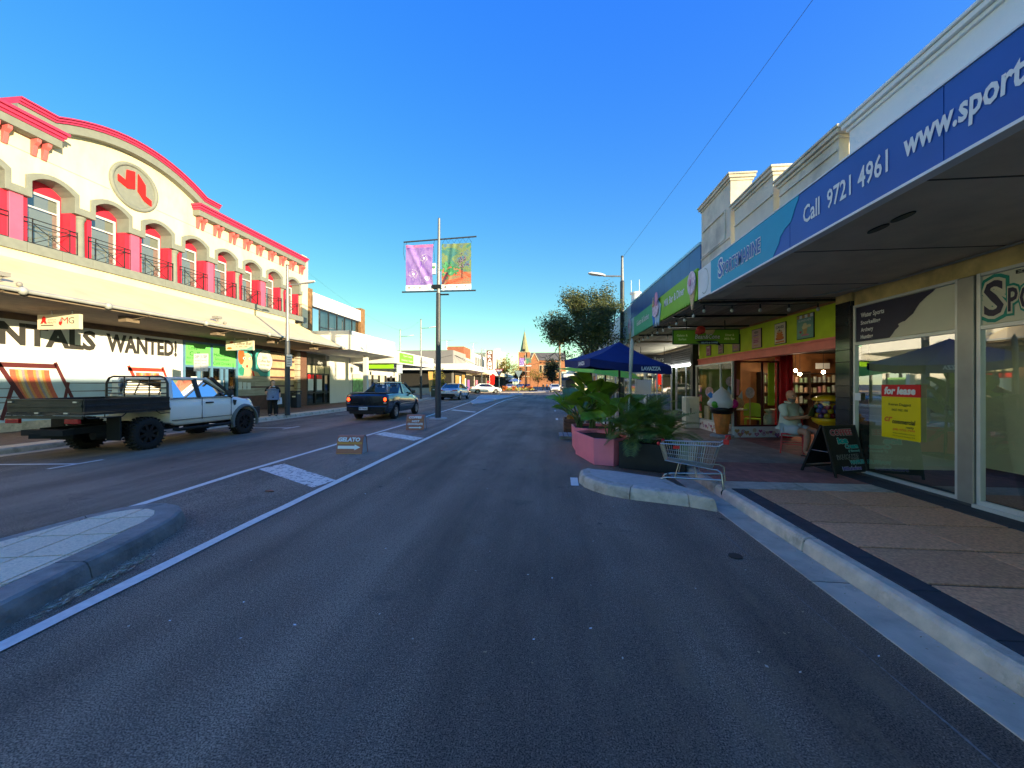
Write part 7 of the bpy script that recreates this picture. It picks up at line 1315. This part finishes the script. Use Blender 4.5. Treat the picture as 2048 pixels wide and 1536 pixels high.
OLD=leafmat('dark_tree_leaf',(.030,.038,.022),.6,.3,.1,.3,0)
def far_tree(label,x,y,zc,rx,rz,n,m,seed,leaf=.28,group='trees far along the street'): return bush(label,x,y,zc,rx,rz,n,m,seed,cat='tree',name='street_tree',leaf=leaf,group=group,trunk=.16)
far_tree('dark rounded tree over parked cars at the far right kerb',.7,100,3.4,2.0,3.2,2600,OLD,6,.30)
far_tree('dark olive tree beside the white umbrella on the left',-9.3,118,3.0,1.6,2.6,900,OLD,16,.30)
YG=leafmat('yellow_green_leaf',(.20,.17,.03),.6,.3,.2,.3,0); GG=leafmat('mid_green_leaf',(.10,.13,.03),.6,.3,.2,.3,0); OG=leafmat('orange_leaf',(.32,.17,.02),.6,.3,.2,.3,0)
for lab,x,y,zc,rx,rz,n,m in (('green tree behind the theatre roof line',-22,185,5,5,7,1600,GG),('green tree left of the church tower, second from the theatre',-26,205,5,6,7.5,1500,GG),('orange tree in front of the church tower',-17,190,4,4,6,1400,OG),('yellow green tree in front of the church nave',-6,205,3.5,5,4.5,1500,YG),('yellow green tree under the far end of the church roof',1.5,205,3.5,4.5,4.5,1400,YG),('bright yellow tree in front of the old theatre',-12.5,108,4.0,2.2,3.6,1000,YG),('yellow leaved young tree outside the green signed shop',-14.4,49,1.6,1.0,1.6,700,YG)): far_tree(lab,x,y,zc,rx,rz,n,m,hash(lab)%1000 if False else len(lab)*7+int(x*3)%50,.30 if y>60 else .16)
# date palm beyond the olive
DP=thing('date_palm','tall date palm showing through the olive tree','tree',(2.6,90,0)); part('trunk',DP,M('date_palm_trunk',(.20,.15,.10),.9,var=.3),lambda b:b.tube([(2.6,90,0),(2.5,90,6),(2.4,90,12.6)],[.32,.26,.24],8)); FRB=frond(9,3.6,30,.10,.75,leafmat('date_palm_leaf',(.20,.18,.06),.5,.3,.15,.3,.2)); r=random.Random(8)
for i in range(26): place_leaf(FRB,DP,(2.4,90,12.6),i*2.4,1.1-1.7*i/26,0,r.uniform(.8,1.05),'frond')
# flower bed on the roundabout: one bush built, the rest copied
bt_=bush('clump of pale yellow flowers on the roundabout bed',-10.5,78,.28,.55,.55,170,leafmat('pale_flower',(.55,.48,.16),.6,.3,.2,.3,.25),3,name='flower_bush',leaf=.16,group='flowering clumps on the roundabout')
OF=leafmat('orange_flower',(.60,.20,.05),.6,.3,.2,.3,.25); bt2=bush('clump of orange flowers on the roundabout bed',-9,79,.28,.5,.6,170,OF,5,name='flower_bush',leaf=.16,group='flowering clumps on the roundabout')
for i in range(34):
    a=2*pi*i/34; src=bt_ if i%3 else bt2; q=.92 if i%2 else .62
    copytree(src,loc=(-10.5+7.2*q*cos(a),85+9.2*q*sin(a),.28),rz=a)
GRS=leafmat('grass_blade',(.20,.17,.05),.7,.3,.1,.3,0)
# cafe umbrella, far banner and hoarding
FU=thing('cafe_umbrella','small white umbrella far along the left footpath','umbrella',(-9.2,104,0)); part('canopy',FU,WHITE,lambda b:b.lathe([(1.9,2.3),(1.2,2.75),(.05,3.1)],(-9.2,104,0),12)); part('pole',FU,STEEL,lambda b:b.cyl((-9.2,104,0),(-9.2,104,3),.04))
RU=thing('street_flag','red feather flag outside the cream far shop','flag',(-12.4,80,.1)); part('cloth',RU,LOGO,lambda b:b.prism([(-12.4,80,1.4),(-11.4,80,1.5),(-11.3,80,3.6),(-12.4,80,3.9)],(0,.03,0))); part('pole',RU,STEEL,lambda b:b.cyl((-12.4,80,.1),(-12.4,80,3.95),.03,n=6))
OB=thing('feather_flag','tall orange and white feather flag on the left footpath','flag',(-14.6,46.5,.13)); part('cloth',OB,M('orange_flag',(.70,.38,.10),.7),lambda b:b.prism([(-14.75,46.5,.6),(-14.45,46.5,.6),(-14.3,46.5,3.1),(-14.9,46.5,3.15)],(0,.03,0))); part('pole',OB,STEEL,lambda b:b.cyl((-14.6,46.5,.13),(-14.6,46.5,.7),.03,n=6))
BNC=thing('street_bench','red and grey bench by the low grey wall across the side street','bench',(-17,58.8,.12)); part('seat',BNC,RC,lambda b:b.box(-18,58.6,.5,-16,59.0,.58)); part('leg',BNC,GRW,lambda b:(b.box(-17.9,58.65,.12,-17.7,58.95,.5),b.box(-16.3,58.65,.12,-16.1,58.95,.5)))

WS=thing('wind_screen','clear cafe wind screen with white posts and a pinned notice under the umbrellas','screen',(2.7,13.9,.1))
part('frame',WS,WHITE,lambda b:[b.bar((1.7+.66*i,14.2-.2*i,.1),(1.7+.66*i,14.2-.2*i,2.0),.045) for i in range(4)]+[b.bar((1.7,14.2,z),(3.68,13.6,z),.04) for z in (.14,1.98)])
part('pane',WS,glass('clear_screen',(.9,.95,.98),.8,.06),lambda b:b.poly([(1.7,14.2,.16),(3.68,13.6,.16),(3.68,13.6,1.96),(1.7,14.2,1.96)]))
part('pinned_notice',WS,PRINTW,lambda b:b.prism([(3.05,13.76,1.25),(3.5,13.62,1.25),(3.5,13.62,1.75),(3.05,13.76,1.75)],(0,-.01,0)))
# ---------------------------------------------------------------- people
SKIN=M('skin_light',(.66,.38,.27),.55,var=.08,scale=12); SKINT=M('skin_tanned',(.66,.29,.16),.5,var=.12,scale=12); HAIRD=M('hair_dark',(.018,.012,.010),.6,var=.4,scale=30); STUB=M('stubble_grey',(.20,.16,.13),.8,var=.3,scale=60)
EYEW=M('eye_white',(.6,.6,.58),.3); LIP=M('lip_tone',(.35,.11,.09),.5)
def skin(name,parent,mat,J,E,root,lv=2,smooth=0):
    """continuous limb surface: joints J {name:(pos,radius)} joined by edges E, grown with the skin modifier"""
    ks=list(J); me=bpy.data.meshes.new(name); me.from_pydata([J[k][0] for k in ks],[(ks.index(a),ks.index(b)) for a,b in E],[]); o=bpy.data.objects.new(name,me); col.objects.link(o); o.parent=parent
    s=o.modifiers.new('skin','SKIN'); s.use_smooth_shade=True; s.branch_smoothing=.35
    if not me.skin_vertices: raise RuntimeError('no skin layer')
    for i,k in enumerate(ks): r=J[k][1]; r=r if isinstance(r,tuple) else (r,r); v=me.skin_vertices[0].data[i]; v.radius=r; v.use_root=(k==root)
    sb=o.modifiers.new('sub','SUBSURF'); sb.levels=lv; sb.render_levels=lv; me.materials.append(mat); return o
def chain(*n): return list(zip(n[:-1],n[1:]))
def V3(x,y,z): return (x,y,z)
def hand(J,E,wrist,tag_,d,palmn,L_=.18,curl=.5,r=.0095):
    """palm and five separate bent fingers rooted in the palm; d: direction of the hand, palmn: palm normal"""
    w=Vector(J[wrist][0]); d=Vector(d).normalized(); n=Vector(palmn).normalized(); sd=d.cross(n).normalized(); k=tag_+'_palm'; J[k]=(tuple(w+d*L_*.28),(.032,.020)); E.append((wrist,k))
    fs=[]
    for i,(o,l) in enumerate(((-.030,.40),(-.010,.46),(.011,.43),(.030,.34))):
        base=w+d*L_*.5+sd*o; m=base+(d*(1-curl*.4)+n*curl*.6).normalized()*L_*l*.5; e=m+(d*(1-curl)+n*curl*1.1).normalized()*L_*l*.5; fs.append([tuple(w+d*L_*.2+sd*o*.7),tuple(base),tuple(m),tuple(e)])
    tb=w+d*L_*.12-sd*.025; fs.append([tuple(tb),tuple(tb-sd*.028+d*.03),tuple(tb-sd*.035+d*.055+n*.012),tuple(tb-sd*.028+d*.080+n*.02)]); return fs
def fingers(parent,mat,fs,r=.0095,name='finger'):
    for f in fs: part(name,parent,mat,lambda b:(b.tube(f,[r*1.15,r*1.1,r,r*.75],7),b.ball(f[-1],r*.75,6,4)),local=True)
def head(parent,c,r,face,mat,hair=None,beard=None,bald=False,tilt=0):
    """head centred at c, radius r (about 0.105), looking along the unit vector face"""
    f=Vector(face).normalized(); s=f.cross(Vector((0,0,1))).normalized(); u=s.cross(f); c=Vector(c); P=lambda a,b_,z: c+s*a*r+f*b_*r+u*z*r
    b=MB().mat(mat); rings=[]
    for z,wx,wf,fo in ((-1.22,.25,.25,.55),(-1.12,.44,.40,.42),(-.92,.62,.62,.22),(-.6,.72,.80,.10),(-.25,.77,.90,.04),(.1,.80,.96,-.02),(.45,.79,.96,-.05),(.8,.66,.80,-.08),(1.02,.42,.50,-.08),(1.12,.10,.12,-.08)): rings.append([P(wx*cos(a),fo+wf*sin(a),z) for a in [2*pi*i/18 for i in range(18)]])
    b.loft(rings)
    nose=[P(0,.90,.12),P(-.13,.92,-.32),P(0,1.20,-.28),P(.13,.92,-.32)]; b.add(nose,[(0,1,2),(0,2,3),(1,3,2)])
    for k in (-1,1): b.loft([[P(k*(.78+q),-.06+w*cos(a),-.08+h*sin(a)) for a in [2*pi*i/8 for i in range(8)]] for q,w,h in ((0,.12,.20),(.10,.17,.27),(.14,.10,.18))])
    o=b.build('head',parent,local=True)
    e=MB()
    for k in (-1,1): e.mat(EYEW); e.ball(P(k*.33,.84,.08),r*.11,8,6); e.mat(HAIRD); e.ball(P(k*.33,.93,.08),r*.06,6,4); e.bar(P(k*.16,.95,.30),P(k*.52,.82,.30),r*.07,r*.08)
    e.build('eye',o,local=True); part('mouth',o,LIP,lambda q:q.bar(P(-.25,.90,-.56),P(.25,.90,-.56),r*.07,r*.09),local=True)
    if hair:
        b=MB().mat(hair); rings=[]
        for z,wx,wf,fo in ((-.55,.55,.50,-.42),(-.2,.82,.70,-.32),(.15,.87,.78,-.26),(.5,.87,.92,-.16),(.85,.74,.92,-.10),(1.1,.46,.55,-.1),(1.2,.08,.1,-.1)): rings.append([P(wx*cos(a),fo+wf*sin(a),z) for a in [2*pi*i/16 for i in range(16)]])
        b.loft(rings); b.build('hair',o,local=True)
    if beard:
        b=MB().mat(beard); rings=[]
        for z,wx,wf,fo in ((-1.27,.22,.22,.62),(-1.1,.48,.44,.44),(-.85,.67,.66,.24),(-.62,.74,.83,.11),(-.42,.75,.85,.06)): rings.append([P(wx*cos(a),fo+wf*sin(a),z) for a in [pi*(.02+.96*i/14) for i in range(15)]])
        b.loft(rings,caps=False); b.build('beard',o,local=True)
    return o
# woman on the phone beside the left lamp post (faces the street, local -y)
WP=thing('person','person in blue vest and black trousers holding a phone beside the lamp post','person',(-12.62,16.55,.13),rz=R(38))
J={'pel':((0,0,.86),(.15,.12)),'bel':((0,-.03,1.0),(.17,.15)),'ch':((0,-.02,1.17),(.16,.125)),'nk0':((0,.01,1.33),(.085,.075)),'nk':((0,0,1.40),.05),'hd':((0,-.01,1.46),.06)}
E_=chain('pel','bel','ch','nk0','nk','hd')
for s,n in ((-1,'a'),(1,'b')):
    J.update({n+'h':((s*.10,0,.80),(.115,.12)),n+'k':((s*.11,-.015,.45),.068),n+'an':((s*.115,.01,.09),.042),n+'to':((s*.13,-.12,.045),(.042,.03))}); E_+=chain('pel',n+'h',n+'k',n+'an',n+'to')
J.update({'as':((-.20,0,1.27),.062),'ae':((-.29,-.10,1.03),.046),'aw':((-.13,-.16,1.28),.030),'bs':((.20,.0,1.27),.062),'be':((.27,.03,1.02),.048),'bw':((.27,-.06,.80),.030)})
E_+=chain('nk0','as','ae','aw')+chain('nk0','bs','be','bw')
fa=hand(J,E_,'aw','a',(.25,.35,.9),(.7,.3,-.3),.16,.7); fb=hand(J,E_,'bw','b',(.0,-.1,-1),(-1,0,0),.16,.7)
bd=skin('body',WP,SKIN,J,E_,'pel'); fingers(WP,SKIN,fa+fb)
TRS=M('black_trousers',(.010,.010,.011),.85,var=.3); VST=M('blue_vest',(.17,.23,.38),.8,var=.25,scale=30); TSH=M('black_tshirt',(.012,.012,.013),.85,var=.3)
Jt={'p':((0,0,.88),(.185,.15))}; Et=[]
for s,n in ((-1,'a'),(1,'b')): Jt.update({n+'h':((s*.105,0,.78),(.135,.145)),n+'k':((s*.115,-.01,.45),.105),n+'m':((s*.12,.0,.2),.10),n+'an':((s*.12,0,.055),.095)}); Et+=chain('p',n+'h',n+'k',n+'m',n+'an')
skin('trousers',WP,TRS,Jt,Et,'p')
Jv={'w':((0,-.02,.84),(.25,.20)),'b':((0,-.035,1.0),(.25,.21)),'c':((0,-.025,1.16),(.215,.175)),'s':((0,0,1.30),(.13,.10))}; skin('vest',WP,VST,Jv,chain('w','b','c','s'),'b')
part('vest_opening',WP,TRS,lambda b:b.prism([(0,-.235,.93),(-.055,-.205,.76),(.055,-.205,.76)],(0,.05,0)),local=True)
Js={'n':((0,.01,1.32),(.10,.09)),'l':((-.20,0,1.275),.080),'le':((-.285,-.06,1.10),.070),'r':((.20,0,1.275),.08),'re':((.265,.025,1.05),.068)}; skin('tshirt',WP,TSH,Js,chain('n','l','le')+chain('n','r','re'),'n')
head(WP,(0,-.015,1.535),.098,(.25,-1,.08),SKIN,hair=HAIRD); part('scarf',WP,PRINTW,lambda b:b.ball((.03,-.11,1.36),(.06,.04,.03),8,6),local=True); part('shoe',WP,BLACK,lambda b:[b.ball((s*.13,-.06,.035),(.05,.12,.035),10,6) for s in (-1,1)],local=True)
tag(part('phone',WP,BLACK,lambda b:b.box(-.115,-.12,1.45,-.098,-.06,1.58),local=True))
BG=thing('paper_bag','white paper held low in the hand of the standing person','paper',(-12.38,16.66,.62)); part('sheet',BG,M('white_paper',(.62,.66,.80),.8),lambda b:b.prism([(-12.46,16.58,.66),(-12.28,16.70,.68),(-12.30,16.70,.98),(-12.46,16.58,.96)],(.01,-.015,0)))
# man seated on the red chair reading (local: faces -y)
MP=thing('person','bald bearded person in pale shirt and shorts sitting on the red chair reading','person',(5.18,8.78,.13),rz=R(-30)+R(58))
J={'pel':((0,.06,.54),(.15,.13)),'bel':((0,.03,.70),(.165,.16)),'ch':((0,.06,.90),(.165,.13)),'nk0':((0,.06,1.03),(.08,.075)),'nk':((0,.045,1.08),.06),'hd':((0,.03,1.13),.065)}
E_=chain('pel','bel','ch','nk0','nk','hd')
for s,n,kx in ((-1,'a',-.17),(1,'b',.16)): J.update({n+'h':((s*.10,.0,.50),(.10,.095)),n+'k':((kx,-.40,.49),.072),n+'ca':((kx,-.40,.30),.062),n+'an':((kx*1.05,-.36,.085),.042),n+'to':((kx*1.1,-.52,.04),(.045,.03))}); E_+=chain('pel',n+'h',n+'k',n+'ca',n+'an',n+'to')
J.update({'as':((-.205,.06,.98),.068),'ae':((-.27,-.05,.74),.052),'aw':((-.07,-.26,.78),.033),'bs':((.205,.06,.98),.068),'be':((.27,-.04,.74),.052),'bw':((.09,-.26,.79),.033)}); E_+=chain('nk0','as','ae','aw')+chain('nk0','bs','be','bw')
fa=hand(J,E_,'aw','a',(.55,-.75,.3),(.6,.4,.5),.18,.6); fb=hand(J,E_,'bw','b',(-.35,-.8,.35),(-.6,.3,.6),.18,.6)
skin('body',MP,SKINT,J,E_,'pel'); fingers(MP,SKINT,fa+fb,.0105)
SHM=M('pale_sage_shirt',(.66,.62,.46),.85,var=.08,scale=14,bump=.2,bscale=14); SHO=M('pale_grey_shorts',(.58,.57,.54),.85,var=.08)
Jv={'w':((0,.04,.50),(.195,.175)),'b':((0,.02,.68),(.205,.20)),'c':((0,.055,.88),(.205,.165)),'s':((0,.06,1.0),(.16,.12)),'n':((0,.055,1.05),(.085,.08)),'l':((-.205,.06,.985),.095),'lm':((-.25,.0,.87),.085),'le':((-.265,-.045,.765),.075),'r':((.205,.06,.985),.095),'rm':((.25,.0,.87),.085),'re':((.265,-.035,.765),.075)}
skin('shirt',MP,SHM,Jv,chain('w','b','c','s','n')+chain('s','l','lm','le')+chain('s','r','rm','re'),'b')
part('collar',MP,SHM,lambda b:b.tube([(.085*cos(a),.05+.085*sin(a),1.075+.012*sin(a)) for a in [2*pi*i/14-.9 for i in range(12)]],.018,6),local=True); part('pocket',MP,SHM,lambda b:b.box(.05,-.155,.86,.15,-.12,.89),local=True,bevel=.01)
Jt={'p':((0,.06,.50),(.18,.14))}; Et=[]
for s,n,kx in ((-1,'a',-.16),(1,'b',.15)): Jt.update({n+'h':((s*.11,-.02,.50),(.125,.115)),n+'k':((kx,-.27,.50),.108)}); Et+=chain('p',n+'h',n+'k')
skin('shorts',MP,SHO,Jt,Et,'p')
head(MP,(0,.02,1.215),.105,(-.35,-1,-.18),SKINT,beard=STUB); part('sandal',MP,BLACK,lambda b:[b.box(kx*1.05-.05,-.56,.0,kx*1.05+.05,-.30,.022) for kx in (-.17,.16)],local=True,bevel=.01)
NB=thing('book','dark green book held open by the seated person','book',(5.18,8.78,.13),rz=R(-30)+R(58)); part('cover',NB,M('book_green',(.10,.11,.03),.6),lambda b:(b.prism([(-.09,-.36,.82),(.02,-.38,.80),(.02,-.44,.98),(-.09,-.42,1.0)],(.0,-.012,0)),b.prism([(.02,-.38,.80),(.13,-.36,.82),(.13,-.42,1.0),(.02,-.44,.98)],(0,-.012,0))),local=True)

def walker(label,x,y,top,rz):
    t=thing('person',label,'person',(x,y,.02),rz=rz); J={'p':((0,0,.92),(.14,.10)),'c':((0,0,1.28),(.17,.11)),'n':((0,0,1.46),.055),'h':((0,0,1.52),.06)}; E=chain('p','c','n','h')
    for s,n,d in ((-1,'a',.16),(1,'b',-.16)): J.update({n+'h':((s*.09,0,.85),.10),n+'k':((s*.10,d*.6,.48),.07),n+'f':((s*.10,d*1.4,.08),.045),n+'s':((s*.19,0,1.36),.06),n+'e':((s*.25,-d*.5,1.08),.045),n+'w':((s*.25,-d,.84),.035)}); E+=chain('p',n+'h',n+'k',n+'f')+chain('c',n+'s',n+'e',n+'w')
    skin('body',t,TRS,J,E,'p',1); head(t,(0,-.01,1.62),.10,(0,-1,0),SKIN,hair=HAIRD); skin('jacket',t,top,{'a':((0,0,.9),(.17,.13)),'b':((0,0,1.3),(.19,.13)),'c':((0,0,1.42),(.10,.09))},chain('a','b','c'),'b',1)
walker('person in dark clothes crossing beyond the flower bed on the right',-1.3,88,TSH,.4); walker('person in blue jacket walking ahead of the other walker on the right',-.5,93,VST,3.3)

# ---------------------------------------------------------------- split meshes that hold several separate pieces; mark heaps of tiny pieces
bpy.context.view_layer.update()
SPLIT={'bumper','hanger','mud_flap','door_frame','mirror_pair','side_trim','sail_panel','bracket','notice','fin','roof_vent','lease_poster','mullion','shopfront','display','panel_frame','header_wall','soffit','door_handle','rope_rail','latch','aerial','reflector','window','string_course','stay','shoe','sandal','hi_vis','front_bumper','display','inner_wall','wall','moulding','partition','fascia_board','column','runner','leg','pillar','plate_print'}
def stem(n): return n.split('.')[0]
for o in [o for o in col.objects if o.type=='MESH' and stem(o.name) in SPLIT and not o.children and o.data.users==1 and 'category' not in o]:
    me=o.data; nv=len(me.vertices); pa=list(range(nv))
    def fi(i):
        while pa[i]!=i: pa[i]=pa[pa[i]]; i=pa[i]
        return i
    for e in me.edges:
        a,b=fi(e.vertices[0]),fi(e.vertices[1])
        if a!=b: pa[a]=b
    roots={}
    for f in me.polygons: roots.setdefault(fi(f.vertices[0]),[]).append(f.index)
    if not 2<=len(roots)<=24: continue
    for k,fs in enumerate(roots.values()):
        idx={}; vs=[]; F=[]
        for fidx in fs:
            F.append([idx.setdefault(v,len(idx)) for v in me.polygons[fidx].vertices])
        vs=[None]*len(idx)
        for v,i in idx.items(): vs[i]=me.vertices[v].co.copy()
        m2=bpy.data.meshes.new(stem(o.name)); m2.from_pydata(vs,[],F)
        for m in me.materials: m2.materials.append(m)
        m2.polygons.foreach_set('material_index',[me.polygons[i].material_index for i in fs]); m2.polygons.foreach_set('use_smooth',[me.polygons[i].use_smooth for i in fs]); m2.update()
        if k==0: first=m2
        else:
            c=o.copy(); c.data=m2; col.objects.link(c)
    o.data=first
for o in col.objects:
    if o.type=='MESH' and o.parent is not None and stem(o.name) in ('crown','lattice','jars','book_display','cord','lacing','candy_print'): o['kind']='stuff'
